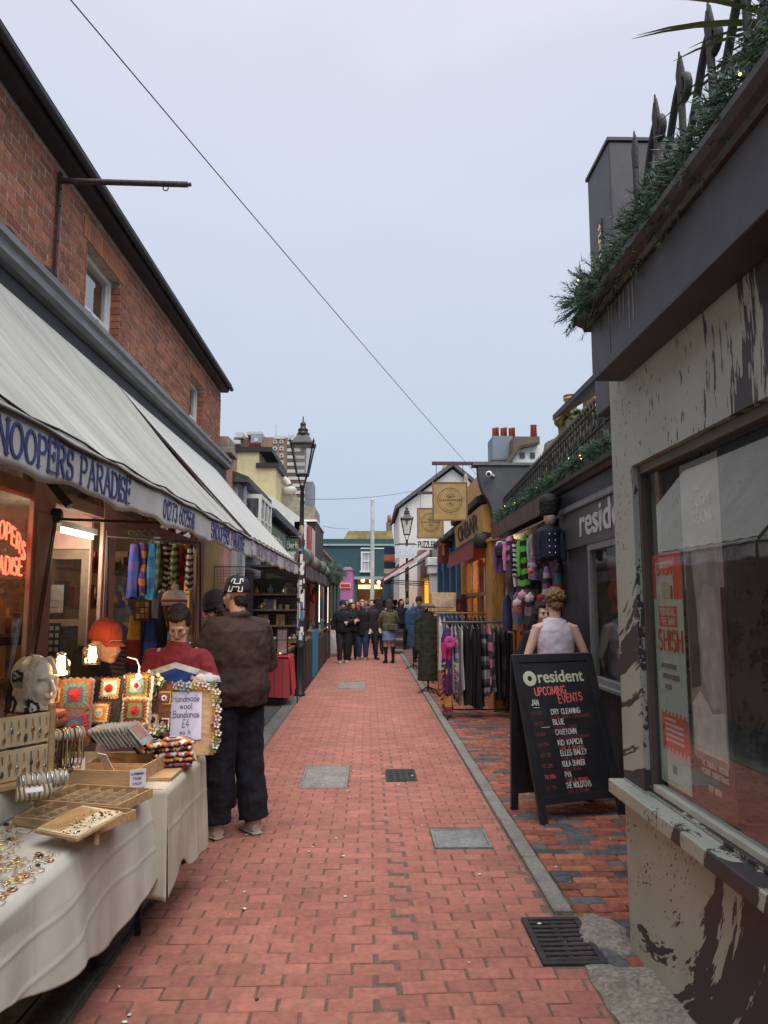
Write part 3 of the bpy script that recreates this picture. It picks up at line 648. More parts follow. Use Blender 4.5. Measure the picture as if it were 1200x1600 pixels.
# ---- awnings
NAVY = M('navy_lettering', (.05, .06, .19), .8, .35, 30); MAUVE = M('faded_mauve_lettering', (.27, .25, .36), .85, .25, 20)
def awning(y0, y1, mat, lab, texts, sag, valc):
    t = thing('awning', lab, 'awning', (-1.1, (y0+y1)/2, 2.05))
    def f(u, v):
        y = lerp(y0, y1, v); x = lerp(-2.42, -1.1, u); z = lerp(3.72, 2.225, u)-sag*math.sin(math.pi*u)+.012*math.sin(v*40+u*6)*math.sin(math.pi*u)+.008*math.sin(v*91)*u*(1-u)*2
        return Vector((x, y, z))
    MB().grid(f, 24, 160).build('canopy', mat, t, solid=.004)
    def g_(u, v):
        y = lerp(y0, y1, v); zb = 2.062+.010*math.sin(y*7.3)+.006*math.sin(y*17)
        return Vector((-1.098+.0018*u*u*math.sin(y*9), y, lerp(2.222, zb, u)))
    MB().grid(g_, 6, 220).build('valance', valc, t, solid=.003)
    MB().tube([(-1.09, lerp(y0, y1, i/40), 2.226+.006*math.sin(i*1.9)) for i in range(41)], .008, 6).build('piping', C(90, 85, 80), t)
    MB().tube([(-1.14, lerp(y0, y1, i/40), 2.275+.010*math.sin(i*2.3)) for i in range(41)], .005, 6).build('cord', C(60, 50, 48), t)
    MB().tube([(-1.12, y0, 2.215), (-1.12, y1, 2.215)], .018, 8).build('front_bar', RUST, t)
    for ya in (lerp(y0, y1, .06), lerp(y0, y1, .94)):
        MB().bar((-2.4, ya, 2.9), (-1.75, ya+.25, 2.55), .05, .05).bar((-1.75, ya+.25, 2.55), (-1.14, ya, 2.21), .045, .045).build('folding_arm', BLACK, t)
    for tx in texts:
        ws = tx[0].split(' '); tot = sum(glyph_width(c)+.24 for c in tx[0]); yy = tx[1]
        for wd in ws:
            wl = sum(glyph_width(c)+.24 for c in wd)/tot*(tx[2]-tx[1]); m = MB(); letters(m, wd, (-1.0945, yy, tx[3]), (0, 1, 0), (0, 0, 1), (1, 0, 0), tx[4], w=.17, thin=.055, serif=True, gap=.24, width=wl*.97); m.build('lettering', tx[5], t); yy += wl+(glyph_width(' ')+.24)/tot*(tx[2]-tx[1])
    return t
aw = awning(-2.5, 6.92, CANVAS, 'weathered grey awning lettered SNOOPERS PARADISE over the market tables',
  [('SNOOPERS PARADISE', 2.07, 3.38, 2.095, .105, NAVY), ('01273 602558', 3.92, 4.62, 2.10, .095, NAVY), ('SNOOPERS PARADISE', 5.12, 6.50, 2.095, .105, NAVY), ('01273 602558', .6, 1.35, 2.10, .095, NAVY)], .05, VALM)
awning(6.98, 11.5, CANVAS2, 'paler cleaner awning with faded mauve lettering beyond the first one', [('SNOOPERS PARADISE', 7.2, 8.9, 2.10, .10, MAUVE), ('01273 602558', 9.5, 10.9, 2.10, .095, MAUVE)], .02, VALM)
q = MB(); q.bar((-2.42, 6.95, 3.69), (-1.12, 6.95, 2.26), .02, .02); q.build('awning_edge_cord', RUST, aw)
# support bracket that shows as a black bar under the awning
t = thing('awning_bracket', 'thin black iron bar with a round block under the near awning', 'bracket', (-2.4, 5.6, 2.26))
MB().bar((-2.42, 5.62, 2.275), (-1.60, 5.66, 2.25), .018, .022).build('arm', IRON, t); MB().lathe([(.055, -.05), (.06, 0), (.055, .05)], (-2.40, 5.62, 2.30), 12, M=Matrix.Rotation(R(90), 3, 'Y')).build('block', BLACK, t)
MB().bar((-2.42, 5.0, 2.75), (-2.05, 5.05, 2.30), .07, .05).build('stay', BLACK, t)
MB().bar((-2.38, 5.6, 2.27), (-2.36, 5.2, .9), .012, .012).bar((-2.38, 5.63, 2.27), (-2.36, 5.25, .9), .010, .010).build('cord', WOODD, t)
# sign bracket high on the wall
t = thing('sign_bracket', 'rusty iron pole on a long wall plate with no sign hanging from it', 'sign bracket', (-2.59, 5.8, 4.7))
MB().box(-2.585, -2.565, 5.78, 5.815, 4.23, 5.20).build('wall_plate', RUST, t)
MB().tube([(-2.57, 5.80, 5.125), (-1.52, 5.80, 5.105)], .024, 10).tube([(-1.52, 5.80, 5.105), (-1.49, 5.80, 5.105)], .016, 8).build('pole', RUST, t)
MB().tube([(-1.70+.022*math.cos(a*.7), 5.80, 5.07+.022*math.sin(a*.7)) for a in range(10)], .005, 6).build('hook', RUST, t)
q = MB()
for z in (4.3, 4.6, 4.9, 5.05, 5.18): q.lathe([(.012, 0), (.009, .012)], (-2.566, 5.797, z), 8, M=Matrix.Rotation(R(90), 3, 'Y'))
q.build('bolts', RUST, t)
# ---- overhead wires
def wire(a, b, sag, r, lab):
    a = Vector(a); b = Vector(b); n = 24
    MB().tube([a.lerp(b, i/n)-Vector((0, 0, sag*4*(i/n)*(1-i/n))) for i in range(n+1)], r, 5).build('overhead_wire', BLACK, label=lab, cat='wire')
wire((-2.43, 2.2, 5.37), U(745, 742, y=15.0), .05, .0045, 'long black cable crossing the sky from the left roof to the orange shop')
wire(U(480, 780, y=24), U(652, 766, y=32), .12, .008, 'thin level cable strung across the far end of the street')
wire(U(505, 822, y=30), U(545, 826, y=45), .05, .009, 'short faint cable beside the black painted front')
# ------------------------------------------------------------------ RIGHT: near shop with splattered paint
def splatter():
    m = bpy.data.materials.new('splattered_paint'); m.use_nodes = True; t = m.node_tree; L = t.links.new; b = t.nodes['Principled BSDF']; b.inputs['Roughness'].default_value = .55
    c = N(t, 'ShaderNodeTexCoord'); s = N(t, 'ShaderNodeSeparateXYZ'); L(c.outputs['Object'], s.inputs[0])
    def math_(op, a, b_, c_=None):
        n = N(t, 'ShaderNodeMath', operation=op)
        for i, v in enumerate((a, b_, c_)):
            if v is None: continue
            if isinstance(v, (int, float)): n.inputs[i].default_value = v
            else: L(v, n.inputs[i])
        return n.outputs[0]
    # paint flung in arcs: streaks follow circles about a point on the wall, one for the foot and one for the top
    def noise_at(vec, det, rough):
        n = N(t, 'ShaderNodeTexNoise'); n.inputs['Scale'].default_value = 1; n.inputs['Detail'].default_value = det; n.inputs['Roughness'].default_value = rough; L(vec, n.inputs[0]); return n.outputs[0]
    def fling(cy, cz, r0, gain):
        dy = math_('SUBTRACT', s.outputs[1], cy); dz = math_('SUBTRACT', s.outputs[2], cz)
        r = math_('SQRT', math_('ADD', math_('MULTIPLY', dy, dy), math_('MULTIPLY', dz, dz)), None); th = math_('ARCTAN2', dz, math_('MULTIPLY', dy, -1))
        def n_(kr, kt, det, rough):
            v = N(t, 'ShaderNodeCombineXYZ'); L(math_('MULTIPLY', r, kr), v.inputs[0]); L(math_('MULTIPLY', th, kt), v.inputs[1]); L(math_('MULTIPLY', s.outputs[0], kt*6), v.inputs[2]); return noise_at(v.outputs[0], det, rough)
        big = n_(9, 2.0, 5, .55); fine = n_(46, 7, 4, .6); k = math_('MULTIPLY', math_('SUBTRACT', r, r0), gain)
        k = math_('ADD', k, math_('MULTIPLY', math_('SUBTRACT', big, .5), 2.4)); k = math_('ADD', k, math_('MULTIPLY', math_('SUBTRACT', fine, .5), 1.0))
        sp_ = math_('ADD', n_(60, 16, 3, .5), math_('MULTIPLY', math_('SUBTRACT', big, .5), .5))
        return k, sp_, big
    k1, s1, big = fling(3.62, .98, .90, 1.15); k2, s2, b2 = fling(4.1, 2.5, 1.60, .9)
    low = math_('LESS_THAN', s.outputs[2], .80)
    def pick(a_, b_): return math_('ADD', math_('MULTIPLY', a_, low), math_('MULTIPLY', b_, math_('SUBTRACT', 1, low)))
    bump_ = math_('MULTIPLY', math_('MAXIMUM', math_('SUBTRACT', .5, math_('ABSOLUTE', math_('SUBTRACT', s.outputs[2], 1.55), None)), 0), math_('MULTIPLY', math_('GREATER_THAN', s.outputs[1], 3.4), 1.15))
    k = math_('ADD', pick(k1, k2), bump_); speck = pick(s1, s2)
    m1 = math_('GREATER_THAN', k, .10)
    # speckles, thick where the streaks run
    m2 = math_('GREATER_THAN', speck, .655)
    mk = math_('MAXIMUM', m1, m2)
    no = N(t, 'ShaderNodeTexNoise'); no.inputs['Scale'].default_value = 3; no.inputs['Detail'].default_value = 7; L(c.outputs['Object'], no.inputs[0])
    cr1 = N(t, 'ShaderNodeValToRGB'); cr1.color_ramp.elements[0].color = (.305, .335, .295, 1); cr1.color_ramp.elements[1].color = (.38, .41, .365, 1); cr1.color_ramp.elements[0].position = .3; cr1.color_ramp.elements[1].position = .7; L(no.outputs[0], cr1.inputs[0])
    cr2 = N(t, 'ShaderNodeValToRGB'); cr2.color_ramp.elements[0].color = (.028, .026, .031, 1); cr2.color_ramp.elements[1].color = (.044, .041, .048, 1); L(no.outputs[0], cr2.inputs[0])
    mx_ = N(t, 'ShaderNodeMix', data_type='RGBA'); L(mk, mx_.inputs[0]); L(cr1.outputs[0], mx_.inputs[6]); L(cr2.outputs[0], mx_.inputs[7]); L(mx_.outputs[2], b.inputs['Base Color'])
    n3 = N(t, 'ShaderNodeTexNoise'); n3.inputs['Scale'].default_value = 60; n3.inputs['Detail'].default_value = 4; L(c.outputs['Object'], n3.inputs[0])
    h = math_('ADD', math_('MULTIPLY', mk, .4), math_('MULTIPLY', n3.outputs[0], .5))
    bp = N(t, 'ShaderNodeBump'); bp.inputs['Strength'].default_value = .25; bp.inputs['Distance'].default_value = .004; L(h, bp.inputs['Height']); L(bp.outputs[0], b.inputs['Normal'])
    return m
SPLAT = splatter()
DGREY = M('charcoal_paint', (.052, .050, .056), .5, .22, 7, .12)
DGREY2 = M('charcoal_fascia', (.062, .062, .068), .5, .18, 7, .12)
MIDG = M('mid_grey_paint', (.17, .175, .18), .55, .15, 8, .1)
ns = thing('corner_shop', 'near shop with cream wall splattered with dark paint and a large window', 'shop', (1.25, 0, 0))
X = 1.25
w = MB()
w.box(X, X+.13, 3.43, 3.70, 0, 3.0); w.box(X, X+.13, -3, .2, 0, 3.0)
w.box(X, X+.13, .2, 3.43, 0, .72); w.box(X, X+.13, .2, 3.43, 2.29, 3.0)
w.box(X+.13, 3.4, 3.58, 3.70, 0, 3.0)
w.build('wall', SPLAT, ns)
s = MB()
s.box(1.185, X+.10, -3, 3.745, .72, .785); s.box(X+.02, X+.14, .2, 3.43, .7851, .805)
s.build('sill', SPLAT, ns, bevel=.006)
FR = M('bronze_grey_frame', (.085, .072, .062), .5, .2, 9, .1)
f = MB()
f.box(X+.028, X+.08, 3.405, 3.429, .806, 2.289); f.box(X+.028, X+.08, .21, .26, .806, 2.289); f.box(X+.028, X+.08, .26, 3.405, 2.245, 2.289); f.box(X+.030, X+.08, .26, 3.405, .806, .835, 1)
f.build('window_frame', [FR, M('grey_white_bead', (.40, .42, .38), .5, .15, 9)], ns, bevel=.003)
XG = X+.055
SHOPGL = thin_glass('shop_window_glass', tint=(.86, .88, .86), ior=1.85, dirt=.05)
MB().add([(XG, .26, .835), (XG, 3.405, .835), (XG, 3.405, 2.245), (XG, .26, 2.245)], [(0, 1, 2, 3)]).build('pane', SHOPGL, ns)
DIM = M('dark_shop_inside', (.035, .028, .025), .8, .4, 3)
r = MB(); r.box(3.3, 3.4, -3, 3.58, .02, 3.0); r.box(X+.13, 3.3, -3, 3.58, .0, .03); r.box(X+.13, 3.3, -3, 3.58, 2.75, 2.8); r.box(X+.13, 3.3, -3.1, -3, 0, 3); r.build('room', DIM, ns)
MB().box(X+.135, X+.5, .2, 3.5, .03, .78).build('window_bed', M('window_bed_wood', (.12, .05, .035), .5, .3, 5, sx=(1, .3, 1)), ns)
fa = MB(); fa.box(1.10, X-.001, -3, 3.50, 2.726, 3.0); fa.build('fascia', DGREY, ns, bevel=.005)
co = MB().prism([(X, 3.001), (1.085, 3.001), (1.075, 3.02), (1.05, 3.03), (1.03, 3.05), (1.03, 3.075), (X, 3.095)], lambda u, v, d: (u, d, v), -3, 3.56); co.build('cornice', DGREY, ns)
ro = MB().box(X+.001, 6, -3, 3.575, 3.0005, 3.09); ro.build('flat_roof', DGREY, ns)
st = MB()
for i in range(7):
    y = 3.22-.05*i+rnd(-.01, .01); l = rnd(.1, .24); st.box(1.0985, 1.0995, y-.004, y+.004+rnd(0, .01), 2.99-l, 2.99)
st.build('pale_streaks', M('water_streak', (.16, .155, .16), .7, .3, 30), ns)
# window posters (flat print, hung behind the glass)
def poster(t, y0, y1, z0, z1, x, mi_mats, items, mats, name='sheet'):
    q = MB().box(x, x+.003, y0, y1, z0, z1, 0)
    k = 0
    for it in items:      # (u0, u1, v0, v1, material) left to right as one reads it, bottom up
        k += 1; a = lerp(y1, y0, it[0]); b = lerp(y1, y0, it[1]); q.box(x-.0006-.0003*(k % 5), x-.0002, b, a, lerp(z0, z1, it[2]), lerp(z0, z1, it[3]), it[4])
    return q.build(name, mats, t)
def ptext(t, txt, x, yleft, z, h, mat, w=.13, width=None):
    m = MB(); letters(m, txt, (x, yleft, z), (0, -1, 0), (0, 0, 1), (-1, 0, 0), h, w=w, gap=.26, width=width); return m.build('lettering', mat, t)
XP = XG+.012
TEAL = C(186, 214, 210, var=.08); RED = C(222, 74, 54, var=.08); CREAM = C(190, 180, 160); WHT = C(215, 215, 210, var=.05); GRY = C(120, 122, 125); INK = C(35, 34, 38); BRN = C(120, 90, 60)
t = thing('poster', 'tall pale teal poster with red blocks at the far edge of the near shop window', 'poster', (XP, 3.24, .86))
y1, y0 = 3.395, 3.085
poster(t, y0, y1, .86, 1.86, XP, 0, [(0, 1, .80, 1, 1), (.12, .72, .79, .965, 0), (.3, .62, .80, .875, 2), (.62, .70, .80, .86, 4), (.2, .62, .80, .81, 4), (.16, .8, .68, .77, 1), (.12, 1, .16, .30, 1), (.42, .56, .055, .09, 3)]+[(.12+i*.125, .17+i*.125, .30, .315, 1) for i in range(7)]+[(.12+i*.125, .17+i*.125, .145, .16, 1) for i in range(7)], [TEAL, RED, CREAM, INK, BRN])
ptext(t, 'SHISH', XP-.0025, lerp(y1, y0, .18), .86+.91, .045, RED, .2, width=.16); ptext(t, 'SHISH', XP-.0025, lerp(y1, y0, .14), .86+.58, .085, RED, .12, width=.25)
ptext(t, 'PORTUGAL.', XP-.0025, lerp(y1, y0, .24), .86+.73, .03, WHT, .16, width=.16); ptext(t, 'THE MAN', XP-.0025, lerp(y1, y0, .28), .86+.69, .03, WHT, .16, width=.14)
for i, (a, b) in enumerate(((.2, .7), (.22, .78), (.3, .5))): poster(t, lerp(y1, y0, b), lerp(y1, y0, a), .86+.50-i*.045, .86+.52-i*.045, XP-.0028, 0, [], [GRY], 'print_line')
for i in range(5): poster(t, lerp(y1, y0, .85 if i else .6), lerp(y1, y0, .25), .86+.275-i*.022, .86+.284-i*.022, XP-.0028, 0, [], [WHT], 'print_line')
t = thing('poster', 'grey and black soundtrack poster headed CAUGHT STEALING in the near shop window', 'poster', (XP+.006, 2.89, .87))
y1, y0 = 3.06, 2.72
POSD = C(62, 50, 48, var=.1); POSG = C(168, 168, 172, var=.06)
poster(t, y0, y1, .86, 2.22, XP+.004, 0, [(0, 1, .62, 1, 1)], [POSD, POSG])
ptext(t, 'CAUGHT', XP+.0005, y1-.10, 2.03, .042, WHT, .17, width=.17); ptext(t, 'STEALING', XP+.0005, y1-.10, 1.965, .042, WHT, .17, width=.18); ptext(t, 'ORIGINAL', XP+.0005, y1-.12, 2.095, .016, WHT, .16, width=.07)
# plain tonal picture with round corners
def rr(u0, u1, v0, v1, r):
    o = []
    for cx, cy, a in ((u1-r, v1-r, 0), (u0+r, v1-r, 90), (u0+r, v0+r, 180), (u1-r, v0+r, 270)): o += arc(cx, cy, r, r, a, a+90, 5)
    return o
q = MB(); fn = lambda u, v, d: (d, u, v)
q.prism(rr(2.75, 3.045, 1.03, 1.93, .03), fn, XP+.0025, XP+.001, 0)
q.prism([(2.76, 1.06), (3.03, 1.06), (3.035, 1.24), (2.96, 1.30), (2.86, 1.22), (2.76, 1.24)], fn, XP+.0009, XP+.0005, 1)
q.prism([(2.77, 1.26), (2.86, 1.24), (2.93, 1.34), (2.93, 1.62), (2.88, 1.72), (2.80, 1.70), (2.765, 1.5)], fn, XP+.0004, XP, 2); q.prism([(2.95, 1.32), (3.035, 1.30), (3.04, 1.80), (2.99, 1.86), (2.955, 1.6)], fn, XP-.0001, XP-.0004, 3)
q.build('picture', [C(168, 169, 172, var=.3, scale=9), C(232, 232, 232), C(196, 196, 198, var=.25, scale=12), C(84, 84, 90, var=.4, scale=9)], t)
for i, s_ in enumerate(('THE ORIGINAL MOTION', 'PICTURE SOUNDTRACK')): ptext(t, s_, XP+.0005, y1-.08, 1.015-i*.03, .018, WHT, .15, width=.22)
ptext(t, 'OUT NOW', XP+.0005, y1-.13, .925, .022, WHT, .16, width=.11)
t = thing('display_stand', 'thin black stand with a vine of green leaves inside the near shop window', 'display stand', (1.62, 2.45, .78))
MB().tube([(1.62, 2.45, .78), (1.62, 2.45, 1.75)], .012, 8).tube([(1.66, 2.35, .78), (1.66, 2.35, 1.75)], .006, 8).build('pole', BRN, t)
q = MB()
for i in range(40):
    z = .95+.75*i/40; a = i*2.4; q.add([(1.62+.01*math.cos(a), 2.45+.01*math.sin(a), z), (1.62+.05*math.cos(a+.4), 2.45+.05*math.sin(a+.4), z+.02), (1.62+.07*math.cos(a), 2.45+.07*math.sin(a), z+.05), (1.62+.05*math.cos(a-.4), 2.45+.05*math.sin(a-.4), z+.025)], [(0, 1, 2, 3)])
q.build('leaves', C(80, 140, 40), t)
# record racks deep in the shop
t = thing('record_rack', 'dim wooden rack of records standing inside the near shop', 'record rack', (2.2, 1.6, .03))
q = MB().box(1.9, 2.5, .4, 2.9, .6, .65).box(1.9, 1.95, .4, .45, .031, .6).box(2.45, 2.5, .4, .45, .031, .6).box(1.9, 1.95, 2.85, 2.9, .031, .6).box(2.45, 2.5, 2.85, 2.9, .031, .6); q.build('frame', WOODD, t)
for i in range(60):
    y = .45+i*.04; MB().obox((2.2, y, .81), (.31, .006, .31), Matrix.Rotation(R(rnd(-14, -4)), 3, 'X')).build('record', random.choice([C(140, 50, 40), C(60, 80, 110), C(150, 140, 120), C(40, 40, 44), C(160, 120, 50), C(70, 100, 70)]), t)

# ---- greenery: branches carrying needles
NEED = M('fir_needle', (.045, .105, .068), .6, .4, 9, isl=True, rand=.3); NEED2 = M('fir_needle_light', (.10, .17, .115), .6, .35, 9, isl=True, rand=.3)
LED = EMI('fairy_light', (1, .55, .16), 5)
def garland(path, rad, dens, lab, nl, droop=(), tip=.07):
    """fir garland along a polyline: sprigs with needle pairs"""
    path = [Vector(p) for p in path]; t = thing('fir_garland', lab, 'garland', path[0])
    L = [0]
    for i in range(1, len(path)): L.append(L[-1]+(path[i]-path[i-1]).length)
    def at(s):
        s = max(0, min(L[-1], s))
        for i in range(1, len(path)):
            if s <= L[i]: return path[i-1].lerp(path[i], (s-L[i-1])/max(1e-6, L[i]-L[i-1])), (path[i]-path[i-1]).normalized()
        return path[-1], (path[-1]-path[-2]).normalized()
    st = MB(); st.tube(path, .012, 5); nd = MB()
    for k in range(int(L[-1]*dens)):
        p, d = at(rnd(0, L[-1])); a = rnd(0, 6.28); n1 = d.orthogonal().normalized(); n2 = d.cross(n1)
        v = (n1*math.cos(a)+n2*math.sin(a)+d*rnd(-.9, .9)).normalized(); v.z -= .15; ln = rad*rnd(.42, 1.08); e = p+v*ln
        st.tube([p, p.lerp(e, .85)], .0025, 3, cap=False); mi = 0 if random.random() < .62 else 1
        s1 = v.orthogonal().normalized(); s2 = v.cross(s1)
        m = int(ln/.0055)
        for j in range(m):
            q = p.lerp(e, .2+.8*j/m); b = rnd(0, 6.28); o = (s1*math.cos(b)+s2*math.sin(b)); f = (o+v*.8).normalized(); nl_ = tip*rnd(.35, .65); wv = v.cross(o).normalized()*.0028
            nd.add([q-wv, q+wv, q+f*nl_], [(0, 1, 2)], mi)
    st.build('stems', C(44, 48, 30), t, kind='stuff'); nd.build('needles', [NEED, NEED2], t, kind='stuff')
    if nl:
        for k in range(nl):
            p, d = at(L[-1]*rnd(.0, 1)); a = rnd(0, 6.28)
            MB().sph(p+Vector((math.cos(a)*rad*.45, math.sin(a)*rad*.2, rnd(-.2, .5)*rad)), .0045, 6, 5).build('fairy_light', LED, t)
    return t
garland([(1.09, 3.60, 3.17), (1.10, 3.45, 3.15), (1.12, 3.2, 3.13), (1.14, 2.8, 3.14), (1.15, 2.4, 3.15), (1.16, 2.0, 3.17), (1.17, 1.5, 3.2), (1.17, .8, 3.2)], .185, 720, 'thick fir garland with small amber lights along the near shop cornice', 22)
# wrought iron railing on the near roof
t = thing('roof_railing', 'curling wrought iron railing with pronged tips on the near shop roof', 'railing', (1.33, 2.5, 3.09))
XR_ = 1.33
for k in range(8):
    y = 3.42-.27*k
    u = MB().tube([(XR_, y, 3.09), (XR_, y, 3.86)], .016, 8)
    for s_ in (-1, 0, 1): u.tube([(XR_, y+s_*.008, 3.80), (XR_, y+s_*.02, 3.90), (XR_, y+s_*.014, 3.97+(.03 if s_ == 0 else 0))], [.012, .011, .004], 6)
    u.build('upright', IRON, t)
    c = MB(); pts = []
    for i in range(26):      # a long S with a curled end
        a = i/25; yy = y-.27*a; z = 3.58+.30*(a*a*(3-2*a)) ; pts.append((XR_+.01, yy, z))
    for i in range(14):
        a = i*.42; r_ = .07*(1-i/15); pts.append((XR_+.01, y-.27-r_*math.sin(a)*1.0, 3.88-.07+r_*math.cos(a)))
    c.tube(pts, .017, 7)
    c.tube([(XR_-.005, y-.135+.05*math.cos(a*.45)*(1-a/18), 3.56+.06*math.sin(a*.45)*(1-a/18)) for a in range(15)], .013, 6)
    c.tube([(XR_, y, 3.44), (XR_, y-.09, 3.62), (XR_, y-.2, 3.58), (XR_, y-.27, 3.42)], .012, 6)
    c.build('scroll', IRON, t)
MB().tube([(XR_, 3.45, 3.14), (XR_, 1.4, 3.14)], .014, 6).build('bottom_rail', IRON, t)
# yucca behind the railing
t = thing('yucca_plant', 'spiky yucca plant with yellow green leaves behind the near roof railing', 'plant', (1.52, 2.35, 3.09))
MB().lathe([(.14, 3.092), (.18, 3.4), (.19, 3.42), (.16, 3.41)], (1.52, 2.35, 0), 14).build('pot', C(90, 60, 45), t); MB().tube([(1.52, 2.35, 3.4), (1.52, 2.36, 3.68)], .03, 8).build('trunk', WOODD, t)
YUC = M('yucca_leaf', (.16, .20, .07), .5, .35, 7, sx=(1, 1, 1), isl=True, rand=.3)
for k in range(54):
    a = k*2.4; el_ = R(rnd(5, 80)); l = rnd(.38, .62); d = Vector((math.cos(a)*math.cos(el_), math.sin(a)*math.cos(el_), math.sin(el_))); sd = d.cross(Vector((0, 0, 1))).normalized(); o = Vector((1.52, 2.36, 3.68))
    q = MB(); ps = []
    for i in range(6):
        s_ = i/5; p = o+d*l*s_-Vector((0, 0, .16*s_*s_*(1-el_/2))); wd = .014*(1-s_)**.6+.001; ps += [p-sd*wd, p+sd*wd]
    q.add(ps, [(2*i, 2*i+1, 2*i+3, 2*i+2) for i in range(5)]); q.build('leaf', YUC, t)
# dark pier with gold vertical sign
t = thing('roof_pier', 'dark grey square pier with a narrow gold vertical sign beyond the railing', 'pier', (1.47, 3.85, 3.09))
MB().box(1.30, 1.75, 3.71, 4.10, 2.70, 4.14).build('shaft', DGREY2, t, bevel=.008); MB().box(1.29, 1.76, 3.70, 4.11, 4.141, 4.16).build('cap', DGREY, t)
q = MB().box(1.2955, 1.2992, 3.86, 3.93, 3.30, 3.78); q.build('sign_board', BLACK, t)
q = MB()
for i in range(11):
    z = 3.33+i*.04; q.box(1.2925, 1.2952, 3.872, 3.918, z, z+.012); q.box(1.2925, 1.2952, 3.872+(i*7 % 3)*.015, 3.886+(i*7 % 3)*.015, z+.012, z+.03)
q.build('gilt_lettering', GOLD, t)

# ------------------------------------------------------------------ record shop with the fascia lettering
XF = 2.05
rs = thing('record_shop', 'charcoal record shop with pale resident lettering on its fascia', 'shop', (XF, 0, 0))
MB().box(XF+.02, XF+.4, 3.71, 7.0, 0, .93).box(XF+.02, XF+.4, 6.86, 7.82, .93, 2.18).box(XF+.02, XF+.4, 3.71, 3.95, .93, 2.18).box(XF+.02, XF+.4, 3.71, 12, 2.6, 2.79).build('wall', M('blue_black_paint', (.030, .030, .040), .5, .25, 8, .1), rs)
MB().box(XF-.005, XF+.0195, 3.71, 7.83, 2.18, 2.55).box(XF+.02, XF+.4, 3.71, 7.82, 2.1801, 2.55).build('fascia', M('fascia_grey', (.078, .080, .084), .5, .12, 6, .06), rs, bevel=.003)
MB().prism([(XF+.4, 2.551), (XF-.03, 2.551), (XF-.035, 2.57), (XF-.02, 2.585), (XF-.02, 2.615), (XF+.4, 2.62)], lambda u, v, d: (u, d, v), 3.71, 7.83).build('moulding', MIDG, rs)
MB().prism([(XF+.4, 2.791), (XF-.02, 2.791), (XF-.05, 2.82), (XF-.09, 2.83), (XF-.10, 2.865), (XF+.4, 2.885)], lambda u, v, d: (u, d, v), 3.71, 11.75).build('cornice', DGREY, rs)
MB().box(XF+.4, 6, 3.72, 11.78, 2.78, 2.88).build('flat_roof', DGREY, rs)
LET = M('pale_grey_lettering', (.47, .48, .47), .5, .06, 9)
font('resident', 'lettering', LET, (XF-.006, 7.07, 2.275), (0, -1, 0), (0, 0, 1), .375, rs, bold=.006, ext=.008, sq=1.30)
MB().lathe([(.075, 0), (.115, 0), (.115, .016), (.075, .016)], (XF-.0075, 7.12, 2.375), 28, M=Matrix.Rotation(R(-90), 3, 'Y')).build('ring_emblem', LET, rs) if False else None
f = MB(); f.box(XF-.0, XF+.06, 6.80, 6.859, .93, 2.179); f.box(XF, XF+.06, 3.951, 4.0, .93, 2.179); f.box(XF, XF+.06, 4.0, 6.80, .93, .98); f.box(XF, XF+.06, 4.0, 6.80, 2.12, 2.179); f.box(XF+.005, XF+.05, 5.35, 5.4, .98, 2.12)
f.build('window_frame', MIDG, rs, bevel=.003)
MB().box(XF-.05, XF+.019, 3.9, 6.95, .90, .929).build('sill', MIDG, rs, bevel=.003)
for a, b in ((4.0, 5.35), (5.4, 6.80)): MB().add([(XF+.03, a, .98), (XF+.03, b, .98), (XF+.03, b, 2.12), (XF+.03, a, 2.12)], [(0, 1, 2, 3)]).build('pane', GLASS, rs)
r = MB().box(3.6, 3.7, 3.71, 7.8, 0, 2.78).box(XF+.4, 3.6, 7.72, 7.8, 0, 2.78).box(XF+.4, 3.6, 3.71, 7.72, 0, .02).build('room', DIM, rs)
# goods in that window
random.seed(21)
for i, (yy, zz, h, w_, col, nm, lab) in enumerate([(6.62, 1.55, .48, .30, C(120, 40, 45), 'hanging_shirt', 'dark red shirt high in the record shop window'), (6.45, 1.0, .62, .26, C(150, 70, 40), 'hanging_shirt', 'rust orange shirt low in the record shop window'),
        (6.7, 1.02, .40, .12, C(190, 150, 70), 'guitar_shape', 'ochre guitar neck shape in the record shop window'), (6.30, 1.12, .6, .1, C(170, 140, 90), 'guitar_shape', 'pale ochre guitar shape beside the rust orange shirt'), (6.2, .99, .2, .4, C(50, 60, 120), 'cloth_bag', 'blue bag on the record shop window bed'), (6.55, 1.38, .12, .2, C(60, 62, 70), 'small_sign', 'dark grey card hanging in the record shop window')]):
    q = MB(); x = XF+.16+.05*i
    q.grid(lambda u, v: Vector((x+.02*math.sin(u*9+i)+.02*math.sin(v*12), yy+(u-.5)*w_*(1.0 if v < .75 else 1-1.2*(v-.75)), zz+v*h)), 12, 12); ob_ = q.build(nm, col, label=lab, cat='shop display', solid=.02)
def led_sheet(): pass
